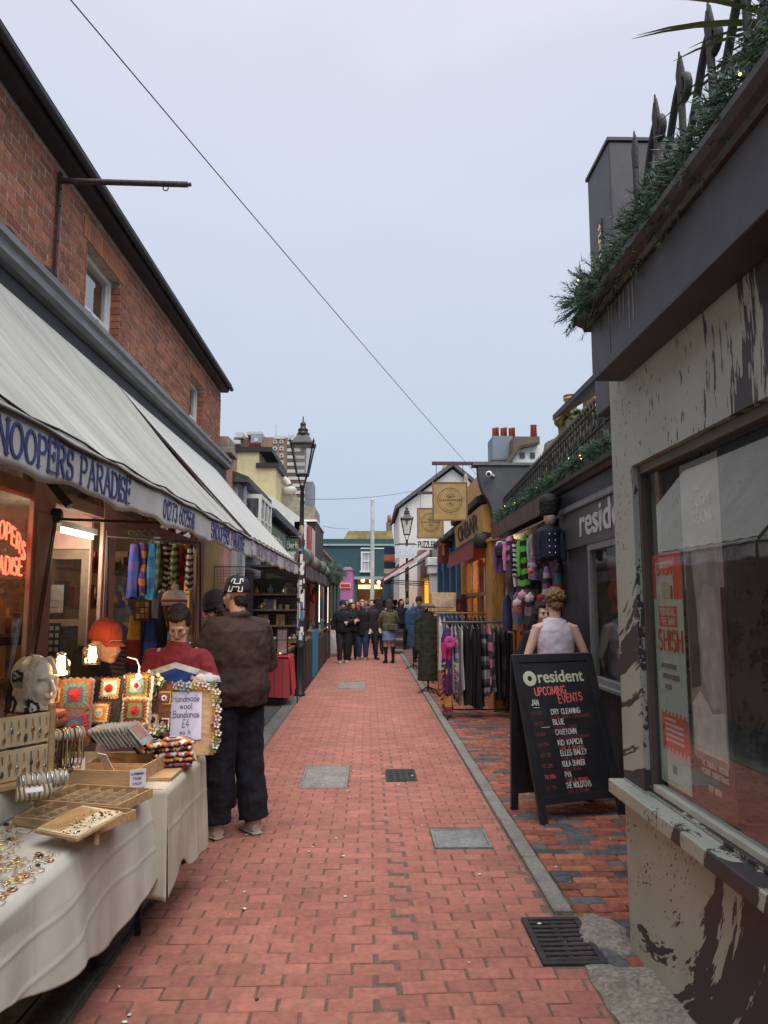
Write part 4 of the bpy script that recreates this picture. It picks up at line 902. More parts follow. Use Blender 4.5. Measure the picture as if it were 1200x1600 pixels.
# ---- railings, terrace and chimney on that roof
t = thing('terrace_railing', 'dark iron terrace railing with pointed bars above the record shop', 'railing', (2.15, 8.5, 2.88))
def ztop(y): return 3.50-(y-6.4)*.055
me_ = MB().tube([(0, 0, 0), (0, 0, .66)], .010, 5).lathe([(.010, .66), (.018, .69), (.002, .75)], n=6).mesh('bar', IRON)
k = 0; y = 4.4
while y < 11.6:
    o = inst(me_, 'bar', t, (0, y-8.5, ztop(y)-.62-2.88)); k += 1; y += .105
for dz in (0, -.22, -.55):
    MB().tube([(2.15, 4.35, ztop(4.35)+dz), (2.15, 11.65, ztop(11.65)+dz)], .013, 6).build('rail', IRON, t)
for y in (4.4, 6.5, 8.6, 10.7, 11.6): MB().box(2.135, 2.165, y-.015, y+.015, 2.885, ztop(y)+.05).build('post', IRON, t)
q = MB(); y = 4.4
while y < 9.0:
    q.tube([(2.145, y, ztop(y)-.21), (2.145, y+.21, ztop(y)-.01)], .006, 4).tube([(2.155, y+.21, ztop(y)-.21), (2.155, y, ztop(y)-.01)], .006, 4); y += .21
q.build('lattice', IRON, t, kind='stuff')
garland([(2.0, 6.0, 2.98), (2.0, 7.2, 2.99), (2.0, 8.6, 2.97), (2.0, 10, 2.96), (2.02, 11.5, 2.98)], .13, 190, 'green garland with lights at the foot of the terrace railing', 12)
t = thing('terrace_fence', 'grey brown board fence behind the terrace railing', 'fence', (2.9, 8.5, 2.88))
BRD = M('weathered_board', (.16, .125, .09), .8, .3, 8, .3, sx=(6, 6, 1), rand=.25)
y = 6.0
while y < 11.5: MB().box(2.86, 2.90, y, y+.13, 2.885, 3.86+rnd(-.02, .02)).build('board', BRD, t); y += .14
MB().box(2.901, 2.94, 6, 11.5, 3.7, 3.76).build('rail', BRD, t)
t = thing('roof_shed', 'black shed with a low pitched roof on the terrace', 'shed', (3.4, 8.2, 2.88))
MB().box(2.98, 4.6, 6.2, 9.5, 2.885, 4.15).build('walls', BLACK, t); MB().prism([(2.5, 4.10), (3.8, 4.85), (5.1, 4.10), (5.1, 4.17), (3.8, 4.93), (2.5, 4.17)], lambda u, v, d: (u, d, v), 6.0, 9.75).build('roof', BLACK, t)
t = thing('chimney_stack', 'mossy chimney stack with two cream pots beyond the black shed', 'chimney', (3.65, 12.4, 3))
MB().box(3.35, 3.95, 12.1, 12.7, 2.9, 4.72).build('stack', C(95, 90, 75, bump=.4), t)
mo = MB()
for i in range(160): mo.sph((3.65+rnd(-.34, .34), 12.4+rnd(-.34, .34), 4.75+rnd(-.05, .14)), (rnd(.04, .09), rnd(.04, .09), rnd(.03, .07)), 6, 5)
mo.build('moss', M('moss', (.13, .14, .045), .95, .5, 20, .6), t, kind='stuff')
for x in (3.5, 3.82): MB().lathe([(.115, 4.8), (.10, 5.12), (.125, 5.13), (.125, 5.17), (.09, 5.18)], (x, 12.4, 0), 14).lathe([(.128, 5.18), (.12, 5.21), (.05, 5.215)], (x, 12.4, 0), 14, 1).build('chimney_pot', [C(190, 160, 115), C(130, 70, 55)], t)

# ------------------------------------------------------------------ A-board
t = thing('chalkboard_sign', 'black A-frame chalkboard listing resident upcoming events on the brick pavement', 'A-board', (1.274, 5.646, .012))
ang = math.atan2(.263, .724); t.rotation_euler = (0, 0, ang); BW = .77
tilt = math.atan2(.37, 1.21); ct, st_ = math.cos(tilt), math.sin(tilt); HL = 1.262
def bp(u, v, d=0): return (u, v*st_+d*ct, v*ct-d*st_)     # along the board, up it, out of its face (d<0 is towards us)
def bbox(m, u0, u1, v0, v1, d0, d1, mi=0):
    m.add([bp(u, v, d) for v in (v0, v1) for d in (d0, d1) for u in (u0, u1)], [(0,2,3,1), (4,5,7,6), (0,1,5,4), (2,6,7,3), (0,4,6,2), (1,3,7,5)], mi)
AB = M('board_frame_black', (.022, .022, .026), .45, .25, 9, .1); CH = M('chalkboard', (.016, .017, .021), .6, .3, 6, .05)
f = MB(); bbox(f, 0, .062, 0, HL, -.012, .012); bbox(f, BW-.062, BW, 0, HL, -.012, .012); bbox(f, .0621, BW-.0621, HL-.062, HL, -.012, .012); bbox(f, .0621, BW-.0621, .13, .19, -.012, .012); f.build('frame', AB, t, w=False, bevel=.003)
f = MB(); bbox(f, .0, BW, HL+.001, HL+.006, -.014, .014); f.build('top_strip', MIDG, t, w=False)
f = MB(); bbox(f, .062, BW-.062, .19, HL-.062, -.004, .006); f.build('board', CH, t, w=False)
bk = MB()
def bq(u, v, d=0): return (u, lerp(.42, HL*st_+.012, v/HL)+d, v*ct)
for u0, u1, v0, v1 in ((0, .06, 0, HL-.02), (BW-.06, BW, 0, HL-.02), (.06, BW-.06, .13, .19), (.06, BW-.06, .19, HL-.03)):
    dd = .012 if not (u0 == .06 and v0 == .19) else .005
    bk.add([bq(u, v, d) for v in (v0, v1) for d in (-dd, dd) for u in (u0, u1)], [(0,2,3,1), (4,5,7,6), (0,1,5,4), (2,6,7,3), (0,4,6,2), (1,3,7,5)])
bk.build('back_panel', AB, t, w=False)
EX, EY, EN = Vector((1, 0, 0)), Vector((0, st_, ct)), Vector((0, -ct, st_))
def bt(txt, u, v, h, mat, w=.12, width=None, jit=.03, slope=0, thin=None):
    m = MB(); ux = (EX+EY*slope).normalized(); letters(m, txt, bp(u, v, -.0045), ux, EY, EN, h, w=w, gap=.22, width=width, jit=jit); return m.build('chalk_lettering', mat, t, w=False)
LOGO = M('sage_white_lettering', (.52, .55, .42), .6, .06, 9)
def bfont(txt, u, v, size, mat, bold, sq=1):
    c = bpy.data.curves.new('logo_lettering', 'FONT'); c.body = txt; c.size = size; c.extrude = .0012; c.offset = bold; c.materials.append(mat); o = bpy.data.objects.new('logo_lettering', c); COL.objects.link(o); o.parent = t
    mt = Matrix((EX*sq, EY, EN)).transposed().to_4x4(); mt.translation = Vector(bp(u, v, -.006)); o.matrix_local = mt
bfont('resident', .198, 1.036, .135, LOGO, .0022, .985)
ri = MB(); n = 28
vs = [];
for k in range(n):
    a = 2*math.pi*k/n
    for rr_ in (.021, .060):
        vs.append(bp(.128+math.cos(a)*rr_, 1.072+math.sin(a)*rr_, -.0065))
ri.add(vs, [(2*k, 2*k+1, (2*k+3) % (2*n), (2*k+2) % (2*n)) for k in range(n)]); ri.build('ring_emblem', LOGO, t, w=False, solid=.002)
CHW = M('chalk_white', (.62, .63, .64), .9, .15, 40); CHR = M('chalk_red', (.78, .16, .16), .8, .15, 40); CHD = M('chalk_dull_red', (.24, .055, .06), .9, .3, 40)
bt('UPCOMING', .155, .935, .060, CHR, .15, width=.29, slope=.03); bt('EVENTS', .36, .868, .062, CHR, .15, width=.225, slope=.06)
bt('JAN', .105, .862, .042, CHW, .15, width=.062); bt('-', .115, .83, .03, CHW, .12, width=.05)
rows = [('FRI 9TH', 'DRY CLEANING', 'ALBUM LAUNCH PERFORMANCE', .27, .27, .37), ('TUES 13TH', 'BLUE', 'SIGNING ONLY', .27, .10, .22), ('FRI 16TH-', 'CAVETOWN', 'ACOUSTIC PERFORMANCE', .275, .19, .30), ('SAT 17TH-', 'KID KAPICHI', 'LIVE & SIGNING', .28, .22, .22),
        ('WED 21ST-', 'ELLES BAILEY', 'LIVE & SIGNING', .285, .24, .21), ('FRI 23RD-', 'KULA SHAKER', 'LIVE & SIGNING', .285, .205, .15), ('THU 29TH-', 'PVA', 'LIVE & SIGNING', .29, .055, .19), ('SAT 31ST-', 'THE MOLOTOVS', 'LIVE & SIGNING', .28, .225, .20)]
for i, (a, b, c_, u0, w1, w2) in enumerate(rows):
    v = .785-i*.079
    bt(a, .095 if i < 4 else .105, v, .028, CHD if i != 6 else CHR, .10, width=.085 if i < 3 else .10); bt(b, u0, v, .038, CHW, .16, width=w1); bt(c_, u0-.01 if i < 2 else u0+.01, v-.036, .024, CHD if i not in (3, 6) else CHR, .10, width=w2)
bt('-', .15, .785-.079-.03, .03, CHW, .12, width=.07)
# ------------------------------------------------------------------ LEFT, further on
def pane(x, y0, y1, z0, z1, parent, mat=GLASS_OLD): return MB().add([(x, y0, z0), (x, y1, z0), (x, y1, z1), (x, y0, z1)], [(0, 1, 2, 3)]).build('pane', mat, parent)
def fpane(y, x0, x1, z0, z1, parent, mat=GLASS_OLD): return MB().add([(x0, y, z0), (x1, y, z0), (x1, y, z1), (x0, y, z1)], [(0, 1, 2, 3)]).build('pane', mat, parent)
def child_at(name, parent, loc):
    o = thing(name, None, None); o.parent = parent; o.location = Vector(loc)-wloc(parent); return o
RENDER = M('grey_render', (.36, .37, .37), .85, .15, 4, .2); STONE = M('weathered_stone', (.27, .24, .19), .9, .3, 6, .5)
t = thing('brick_pier', 'flaking pink brick pier with a stone cap at the end of the brick building', 'pier', (-2.7, 12.95, 0))
MB().box(-2.95, -2.47, 12.66, 13.25, 0, 4.22).build('shaft', M('flaking_pink', (.36, .20, .165), .9, .35, 7, .5), t); MB().box(-3.02, -2.40, 12.63, 13.3, 4.221, 4.32).box(-2.97, -2.45, 12.65, 13.27, 4.3201, 4.52).build('cap', STONE, t, bevel=.01)
def house(name, lab, x0, x1, y0, y1, h, wall, eave=None, roofm=SLATE, cat='building', rise=1.5):
    t = thing(name, lab, cat, ((x0+x1)/2, (y0+y1)/2, 0))
    MB().box(x0, x1, y0, y1, 0, h).build('wall', wall, t)
    if eave is not None:
        s = 1 if abs(x1) < abs(x0) else -1; xo = (x1+eave) if s > 0 else (x0-eave); xi = x0 if s > 0 else x1
        MB().prism([(xo, h-.02), (xo, h+.08), (xi, h+rise), (xi, h)], lambda u, v, d: (u, d, v), y0-.1, y1+.1).build('roof', roofm, t)
    return t
bh = house('bay_window_house', 'pale house with a white bay window above the awning end', -6, -2.38, 13.3, 16.3, 3.82, RENDER, .2)
wb = child_at('bay_window', bh, (-2.3, 14.4, 2.7))
q = MB(); q.box(-2.379, -2.02, 13.75, 15.25, 2.62, 2.72); q.box(-2.379, -2.02, 13.75, 15.25, 3.58, 3.66)
for y in (13.75, 14.23, 14.72, 15.2): q.box(-2.07, -2.02, y, y+.05, 2.72, 3.58)
for y in (13.75, 15.2): q.box(-2.379, -2.33, y, y+.05, 2.72, 3.58)
q.box(-2.065, -2.03, 13.8, 15.2, 3.18, 3.21); q.box(-2.33, -2.07, 13.76, 13.79, 3.18, 3.21); q.build('frame', WHITE, wb)
pane(-2.045, 13.8, 15.2, 2.72, 3.58, wb); fpane(13.775, -2.33, -2.07, 2.72, 3.58, wb)
MB().tube([(-2.28, 13.4, 0), (-2.28, 13.4, 3.75)], .04, 8).build('drainpipe', M('pale_blue_pipe', (.30, .36, .40), .5), bh)
GREENP = M('bottle_green_paint', (.055, .085, .05), .5, .2, 7, .1); SGN = M('sign_green', (.075, .125, .075), .55, .15, 7)
gs = house('green_shop', 'dark green shop with a long name board and low eaves on the left', -6, -2.28, 16.4, 22.6, 3.62, GREENP, .22)
MB().box(-2.279, -2.14, 15.0, 18.6, 2.9, 3.32).build('name_board', SGN, gs)
LETC = M('cream_lettering', (.62, .62, .52), .6)
m = MB(); letters(m, 'Berts', (-2.138, 15.5, 2.99), (0, 1, 0), (0, 0, 1), (1, 0, 0), .22, w=.15, width=2.7); m.build('lettering', LETC, gs)
MB().box(-2.30, -2.05, 16.3, 22.6, 3.52, 3.60).build('gutter', BLACK, gs)
q = MB()
for y in (18.9, 20.2, 21.5): q.box(-2.279, -2.22, y, y+.9, 2.7, 3.4)
q.build('upper_panels', RENDER, gs)
hs_ = thing('hanging_sign', 'small green sign on a bracket beyond the green shop name board', 'sign', (-2.0, 19.6, 3.0))
a = U(447, 842, y=19.6); b = U(469, 861, y=19.6)
MB().box(a.x, b.x, 19.58, 19.62, b.z, a.z).build('board', SGN, hs_); m = MB(); letters(m, 'Berts', (a.x+.03, 19.578, b.z+.08), (1, 0, 0), (0, 0, 1), (0, -1, 0), .18, w=.15, width=b.x-a.x-.06); m.build('lettering', LETC, hs_)
MB().tube([(-2.28, 19.6, a.z+.05), (b.x+.05, 19.6, a.z+.05)], .015, 6).build('bracket', IRON, hs_); MB().box(a.x, b.x+.02, 19.59, 19.61, b.z-.26, b.z-.02).build('lower_board', C(200, 198, 190), hs_)
def facing(y, th, pts, mat, name, parent=None, **k):
    """wall panel that faces down the street, its outline given at its own distance"""
    P = [U(px, py, y=y) for px, py in pts]; return MB().prism([(p.x, p.z) for p in P], lambda u, v, d: (u, d, v), y, y+th).build(name, mat, parent, **k)
CREAMW = M('cream_yellow_render', (.50, .43, .24), .85, .12, 3, .15)
t = thing('cream_building', 'stepped cream yellow building with dark copings behind the bay window', 'building', (-3.8, 28, 0))
a = U(371, 706, y=28); b = U(405, 706, y=28); c = U(431, 731, y=28)
MB().box(a.x, b.x, 28, 33, 0, a.z).box(b.x+.001, c.x, 28.001, 33, 0, c.z).build('wall', CREAMW, t); MB().box(a.x-.15, b.x+.5, 27.9, 33, a.z+.001, a.z+.18).box(b.x-.1, c.x+.12, 27.9, 33, c.z+.001, c.z+.18).build('coping', BLACK, t)
for i in range(4): MB().lathe([(.10, a.z+.19), (.085, a.z+.46), (.105, a.z+.48)], (lerp(a.x+.42, b.x-.1, i/3), 28.6, 0), 10).build('chimney_pot', C(150, 80, 65), t)
t = thing('white_gable', 'white rendered gable sloping down beside the lamp post', 'building', (-3, 24, 0))
facing(24, 3, [(418, 775), (430, 779), (474, 812), (474, 960), (400, 960), (400, 790)], M('white_render', (.66, .65, .60), .8, .1, 5), 'wall', t)
MB().box(U(477, 800, y=24).x-.35, U(478, 800, y=24).x, 24.0, 24.4, 0, U(478, 815, y=24).z).build('corner_strip', WHITE, t)
t = thing('stone_parapet', 'weathered stone parapet with a scrolled ornament beside the tower block', 'parapet', (-3.3, 30, 0))
facing(30, 3, [(402, 800), (418, 775), (450, 768), (460, 770), (462, 775), (475, 790), (492, 792), (492, 950), (402, 950)], STONE, 'wall', t)
o = U(445, 762, y=30); q = MB(); q.tube([o+Vector((-.35+.5*math.cos(a*.5)*(1-a/20), 0, .12+.36*math.sin(a*.5)*(1-a/20))) for a in range(18)], [.14-.005*a for a in range(18)], 8); q.sph(o+Vector((.2, 0, -.1)), (.3, .15, .18)); q.sph(o+Vector((-.35, 0, .32)), (.3, .2, .08)); q.build('scroll', C(190, 190, 180), t)
REDF = M('faded_red_paint', (.34, .085, .075), .6, .25, 6)
t = thing('red_shop', 'narrow faded red shop behind the lamp post', 'building', (-2.2, 24.9, 0)); MB().box(-6, -1.93, 24.45, 26.6, 0, 4.15).build('wall', REDF, t); MB().box(-1.929, -1.88, 24.9, 25.1, 2.6, 4.1).box(-1.929, -1.88, 25.6, 25.75, 2.6, 4.1).build('pilaster', C(190, 180, 175), t); MB().box(-2, -1.8, 24.4, 26.6, 3.0, 3.07).build('ledge', BLACK, t)
t = thing('black_shop', 'black painted shop with a white coping left of the teal building', 'building', (-2.2, 29, 0)); MB().box(-7, -1.95, 26.8, 31.5, 0, 4.55).build('wall', BLACK, t); MB().box(-7, -1.9, 26.7, 31.55, 4.551, 4.62).build('coping', WHITE, t)
t = house('grey_house', 'small pale house with ochre roof beside the teal building', -8, -2.35, 34, 44, 4.0, RENDER, .25, M('ochre_tile', (.30, .215, .11), .85, .3, 6)); q = MB()
for y in (35, 37.2): q.box(-2.349, -2.30, y, y+.2, 2.3, 3.9)
q.build('pilaster', WHITE, t)
t = thing('mauve_shop', 'mauve pink shop front with a red sign at the far left', 'shop', (-1.7, 36, 0))
a = U(532, 886, y=36); b = U(551, 886, y=36); MB().box(a.x, b.x, 36, 40, 0, a.z-.15).build('wall', M('mauve_paint', (.42, .17, .36), .6, .12, 5), t); MB().prism([(a.x-.06, a.z-.149), (b.x+.06, a.z-.149), (b.x-.1, a.z), (a.x+.1, a.z)], lambda u, v, d: (u, d, v), 35.95, 40).build('cornice', C(190, 150, 185), t)
c = U(531, 911, y=35.9); d_ = U(548, 919, y=35.9); MB().box(c.x, d_.x, 35.93, 35.999, d_.z, c.z, 0).box(c.x+.04, d_.x-.04, 35.92, 35.9299, d_.z+.05, c.z-.05, 1).build('sign', [C(220, 190, 160), C(190, 40, 50)], t)
# teal building that closes the street
TEALP = M('teal_paint', (.030, .085, .095), .7, .1, 3)
tb = thing('teal_building', 'dark teal building with a white sash window closing the street', 'building', (0, 58, 0))
def T(px, py, y=58): return U(px, py, y=y)
L_, R_ = T(512, 900).x, T(621, 900).x; Z1 = T(560, 842).z; zl = T(560, 903).z
MB().box(L_-3, R_+3, 58, 66, zl, Z1).box(L_-3, L_+2.3, 58, 66, 0, zl).box(R_-1.2, R_+3, 58, 66, 0, zl).build('wall', TEALP, tb)
MB().box(L_-3, R_+3, 57.85, 57.999, T(560, 853).z, T(560, 850).z).box(L_-3, R_+3, 57.7, 57.999, zl-.12, zl+.1).build('band', C(150, 165, 165), tb)
MB().prism([(L_+1.2, Z1+.001), (R_-.3, Z1+.001), (R_-.4, T(560, 829).z), (L_+1.6, T(560, 829).z)], lambda u, v, d: (u, d, v), 58.3, 60).build('roof', M('lichen_tile', (.32, .25, .10), .9, .3, 2.5), tb)
a = T(604, 840); b = T(613, 812); MB().box(a.x, b.x, 58.5, 59.2, a.z, T(604, 815).z).build('chimney', C(120, 105, 80), tb); MB().lathe([(.16, T(604, 815).z), (.13, T(604, 803).z)], ((a.x+b.x)/2, 58.8, 0), 8).build('chimney_pot', C(150, 85, 65), tb)
ww = child_at('window', tb, T(572, 880)); a = T(564, 862); b = T(581, 892)
q = MB(); q.box(a.x, a.x+.12, 57.86, 57.998, b.z, a.z); q.box(b.x-.12, b.x, 57.86, 57.998, b.z, a.z); q.box(a.x+.12, b.x-.12, 57.86, 57.998, a.z-.12, a.z); q.box(a.x-.1, b.x+.1, 57.8, 57.998, b.z-.12, b.z); q.box(a.x+.12, b.x-.12, 57.88, 57.998, (a.z+b.z)/2-.04, (a.z+b.z)/2+.04)
for k in (1, 2): q.box(lerp(a.x, b.x, k/3)-.02, lerp(a.x, b.x, k/3)+.02, 57.9, 57.998, b.z, a.z)
q.build('frame', WHITE, ww); MB().box(a.x+.1, b.x-.1, 57.95, 57.997, b.z, a.z).build('pane', C(170, 175, 175, rough=.2), ww)
MB().box(L_+2.3, R_-1.2, 60, 60.2, 0, zl).build('shop_back', M('warm_shop', (.30, .18, .08), .8), tb)
t = thing('lit_shop_glow', 'warm glowing panel with bulbs in place of the lit shop under the teal building', 'counter', (0, 59, 0)); a = T(560, 914, 59); b = T(597, 920, 59)
MB().box(a.x, b.x, 58.9, 59, b.z, a.z).build('glow_panel', EMI('shop_inside_glow', (1, .62, .25), 1.3), t)  # glowing panel added to stand for the warm lit shop interior
for px, py in ((567, 907), (580, 908), (592, 910)): MB().sph(T(px, py, 58.2), .14, 8, 6).build('bulb', EMI('far_bulb', (1, .75, .4), 6), t)
t = thing('flag_pole', 'tall white pole standing before the teal building', 'pole', (.28, 50, 0)); p = U(582, 782, y=50); MB().tube([(p.x, 50, 0), (p.x, 50, p.z)], [.16, .12], 10).sph((p.x, 50, p.z), .13, 8, 6).build('shaft', M('grubby_white', (.52, .52, .50), .7, .25, 2), t); MB().tube([(p.x-.8, 50, U(582, 857, y=50).z), (p.x+1.2, 50, U(582, 857, y=50).z)], .04, 6).build('cross_bar', WHITE, t)
# tower block
TB = M('tower_brick', (.25, .165, .11), .9, .15, .8); TG = M('tower_panel', (.25, .28, .31), .8, .1, .5); TW = M('tower_white', (.50, .50, .47), .8, .1, .5)
tw = thing('tower_block', 'brown brick tower block with white windows and balconies above the lamp post', 'tower', (-28, 230, 0))
def TP(px, py): return U(px, py, y=230)
zt = TP(400, 682).z
q = MB(); q.box(TP(364, 0).x, TP(409, 0).x, 232, 245, -5, TP(0, 683).z); q.box(TP(423, 0).x, TP(482, 0).x, 230, 245, -5, TP(0, 684).z); q.build('wall', TB, tw)
MB().box(TP(408, 0).x, TP(424, 0).x, 229, 244, -5, TP(0, 677).z).box(TP(475, 0).x, TP(496, 0).x, 236, 246, -5, TP(0, 746).z).build('lift_shaft', TG, tw)
for py in range(684, 790, 9): MB().box(TP(413, 0).x, TP(418, 0).x, 228.8, 228.99, TP(0, py+5).z, TP(0, py).z).build('stair_window', C(190, 195, 200), tw)
for i, py in enumerate(range(690, 790, 11)):
    for px in (430, 440):
        v = child_at('window', tw, TP(px, py)); a = TP(px-3, py-3); b = TP(px+3, py+3); MB().box(a.x, b.x, 229.7, 229.99, b.z, a.z).build('frame', TW, v); MB().box(a.x+.35, b.x-.35, 229.6, 229.69, b.z+.35, a.z-.35).build('pane', C(60, 65, 70, rough=.2), v)
    a = TP(449, py); b = TP(464, py+5); MB().box(a.x, b.x+2.5, 229.5, 229.98, b.z, a.z).build('balcony', TW, tw); MB().box(a.x, b.x+2.4, 229.7, 229.985, b.z-.9, b.z-.01).build('balcony_window', C(112, 88, 70, rough=.6), tw)
for i, (px0, px1, py0, py1) in enumerate(((363, 376, 688, 694), (368, 380, 676, 684), (386, 410, 675, 680), (428, 446, 681, 686), (450, 475, 680, 688), (470, 483, 676, 684))):
    a = TP(px0, py0); b = TP(px1, py1); MB().box(a.x, b.x, 229.2+.1*i, 238, b.z, a.z).build('roof_parapet', TW, tw)
MB().box(TP(380, 0).x, TP(470, 0).x, 233, 243, TP(0, 684).z, TP(0, 678).z).build('plant_room', TB, tw)
p = TP(428, 655); MB().tube([(p.x, 236, TP(0, 684).z), (p.x, 236, p.z)], .18, 5).build('antenna', TW, tw)

# ------------------------------------------------------------------ lamp posts
LG = thin_glass('lantern_glass', tint=(.92, .93, .90), ior=1.5, dirt=.35)
POSTM = M('lamp_black', (.022, .022, .026), .42, .3, 12, .15)
def lamp(x, y, lab, top=5.02):
    t = thing('street_lamp', lab, 'street lamp', (x, y, 0), 0, group='old lantern street lamps')
    zb = top-1.28
    MB().lathe([(.10, 0), (.10, .05), (.082, .07), (.082, .82), (.095, .84), (.095, .87), (.068, .92), (.062, 1.0), (.058, 2.4), (.05, 2.45), (.048, 2.6), (.056, 2.62), (.056, 2.66), (.045, 2.70), (.034, zb-.04), (.05, zb-.02), (.05, zb+.01)], n=16).build('post', POSTM, t, w=False)
    f = MB()
    for k in range(4):
        a = math.pi/4+k*math.pi/2; c, s = math.cos(a), math.sin(a)
        f.tube([(c*.02, s*.02, zb-.02), (c*.07, s*.07, zb+.06), (c*.115, s*.115, zb+.20)], .010, 6)
        f.bar((c*.14, s*.14, zb+.20), (c*.275, s*.275, zb+.73), .02, .02)
    f.lathe([(.155, zb+.18), (.165, zb+.20), (.155, zb+.22)], n=4, sm=False, M=Matrix.Rotation(math.pi/4, 3, 'Z')); f.build('lantern_frame', POSTM, t, w=False)
    r = MB(); r4 = Matrix.Rotation(math.pi/4, 3, 'Z')
    r.lathe([(.285, zb+.73), (.31, zb+.735), (.31, zb+.76), (.27, zb+.78), (.18, zb+.87), (.13, zb+.93)], n=4, sm=False, M=r4)
    r.lathe([(.105, zb+.925), (.12, zb+.95), (.09, zb+.99), (.085, zb+1.01), (.10, zb+1.03), (.06, zb+1.07), (.045, zb+1.10), (.055, zb+1.13), (.05, zb+1.16), (.015, zb+1.19), (.012, zb+1.26), (.003, zb+1.30)], n=14)
    for k in range(4):
        a = math.pi/4+k*math.pi/2; r.lathe([(.016, zb+.76), (.02, zb+.79), (.004, zb+.84)], (math.cos(a)*.30, math.sin(a)*.30, 0), 6)
    r.build('lantern_roof', POSTM, t, w=False)
    for k in range(4):
        a = math.pi/4+k*math.pi/2; b = a+math.pi/2
        MB().add([(math.cos(a)*.142, math.sin(a)*.142, zb+.22), (math.cos(b)*.142, math.sin(b)*.142, zb+.22), (math.cos(b)*.27, math.sin(b)*.27, zb+.725), (math.cos(a)*.27, math.sin(a)*.27, zb+.725)], [(0, 1, 2, 3)]).build('pane', LG, t, w=False)
    MB().lathe([(.10, zb+.70), (.19, zb+.72), (.19, zb+.727), (.05, zb+.728)], n=4, sm=False, M=r4).build('reflector', C(165, 160, 145), t, w=False); MB().lathe([(.03, zb+.56), (.045, zb+.6), (.045, zb+.69)], n=10).build('lamp_holder', C(200, 198, 190), t, w=False)
    MB().tube([(-.26, 0, zb-.12), (.26, 0, zb-.12)], .012, 6).sph((-.27, 0, zb-.12), .02, 6, 5).sph((.27, 0, zb-.12), .02, 6, 5).build('ladder_bar', POSTM, t, w=False) if x > 0 else None
    return t
l1 = lamp(-1.21, 13.24, 'tall black lantern lamp post covered in stickers at the left kerb')
random.seed(5)
scol = [C(200, 196, 190), C(190, 60, 140), C(60, 110, 160), C(170, 40, 40), C(210, 205, 200), C(60, 60, 66), C(190, 170, 120), C(225, 222, 218), C(120, 125, 130), C(200, 140, 150)]
for i in range(64):
    z = rnd(.95, 2.95); a0 = rnd(-2.9, -.2); h = rnd(.05, .17); wd = rnd(.5, 1.1); r_ = (.064 if z < 2.46 else .060 if z < 2.72 else .050)+.0006*(i % 6)
    MB().grid(lambda u, v: Vector((-1.21+r_*math.cos(a0+wd*(u-.5)), 13.24+r_*math.sin(a0+wd*(u-.5)), z+h*v)), 4, 1).build('sticker', WHITE if 1.0 < z < 2.25 and i % 3 else random.choice(scol), l1)
l2 = lamp(U(635, 1012, z=0).x, 26.3, 'smaller looking lantern lamp post further along on the right', 5.12)
for i in range(14):
    z = rnd(1.0, 3.0); r_ = .065+.001*(i % 5); x_, y_ = l2.location.x, l2.location.y; MB().lathe([(r_, z), (r_, z+rnd(.1, .25))], (x_, y_, 0), 10).build('sticker', scol[[0, 4, 7, 8, 6][i % 5]] if i else C(200, 130, 50), l2)

# ------------------------------------------------------------------ RIGHT, further on
AMB = M('amber_paint', (.52, .25, .055), .55, .15, 6, .15); TIMB = M('amber_timber', (.34, .155, .045), .55, .25, 7, .2, sx=(6, 6, 1)); DRED = M('dark_red_cloth', (.27, .05, .055), .8, .2, 5)
t = thing('grey_end_wall', 'dark grey curved parapet wall above the clothes shop with a round camera', 'wall', (2.4, 11.95, 2.9))
facing(11.85, .22, [(747, 727), (850, 727), (850, 848), (772, 848), (771, 810), (768, 792), (763, 780), (756, 770), (751, 757), (748, 742)], M('dark_slate_render', (.080, .084, .090), .8, .18, 5, .2), 'wall', t)
a = U(747, 727, y=11.85); MB().box(a.x-.08, 2.95, 11.82, 12.12, a.z+.001, a.z+.045).build('coping', C(105, 108, 105), t)
t = thing('security_camera', 'round white security camera on the dark grey curved wall', 'camera', U(765, 741, y=11.84))
c = U(764, 741, y=11.7); MB().sph(c, .055, 14, 10).build('dome', WHITE, t); MB().sph(c+Vector((-.01, -.035, 0)), .032, 12, 8).build('lens', BLACK, t); MB().tube([c+Vector((.03, .05, 0)), c+Vector((.10, .14, 0))], .02, 8).build('mount', WHITE, t)
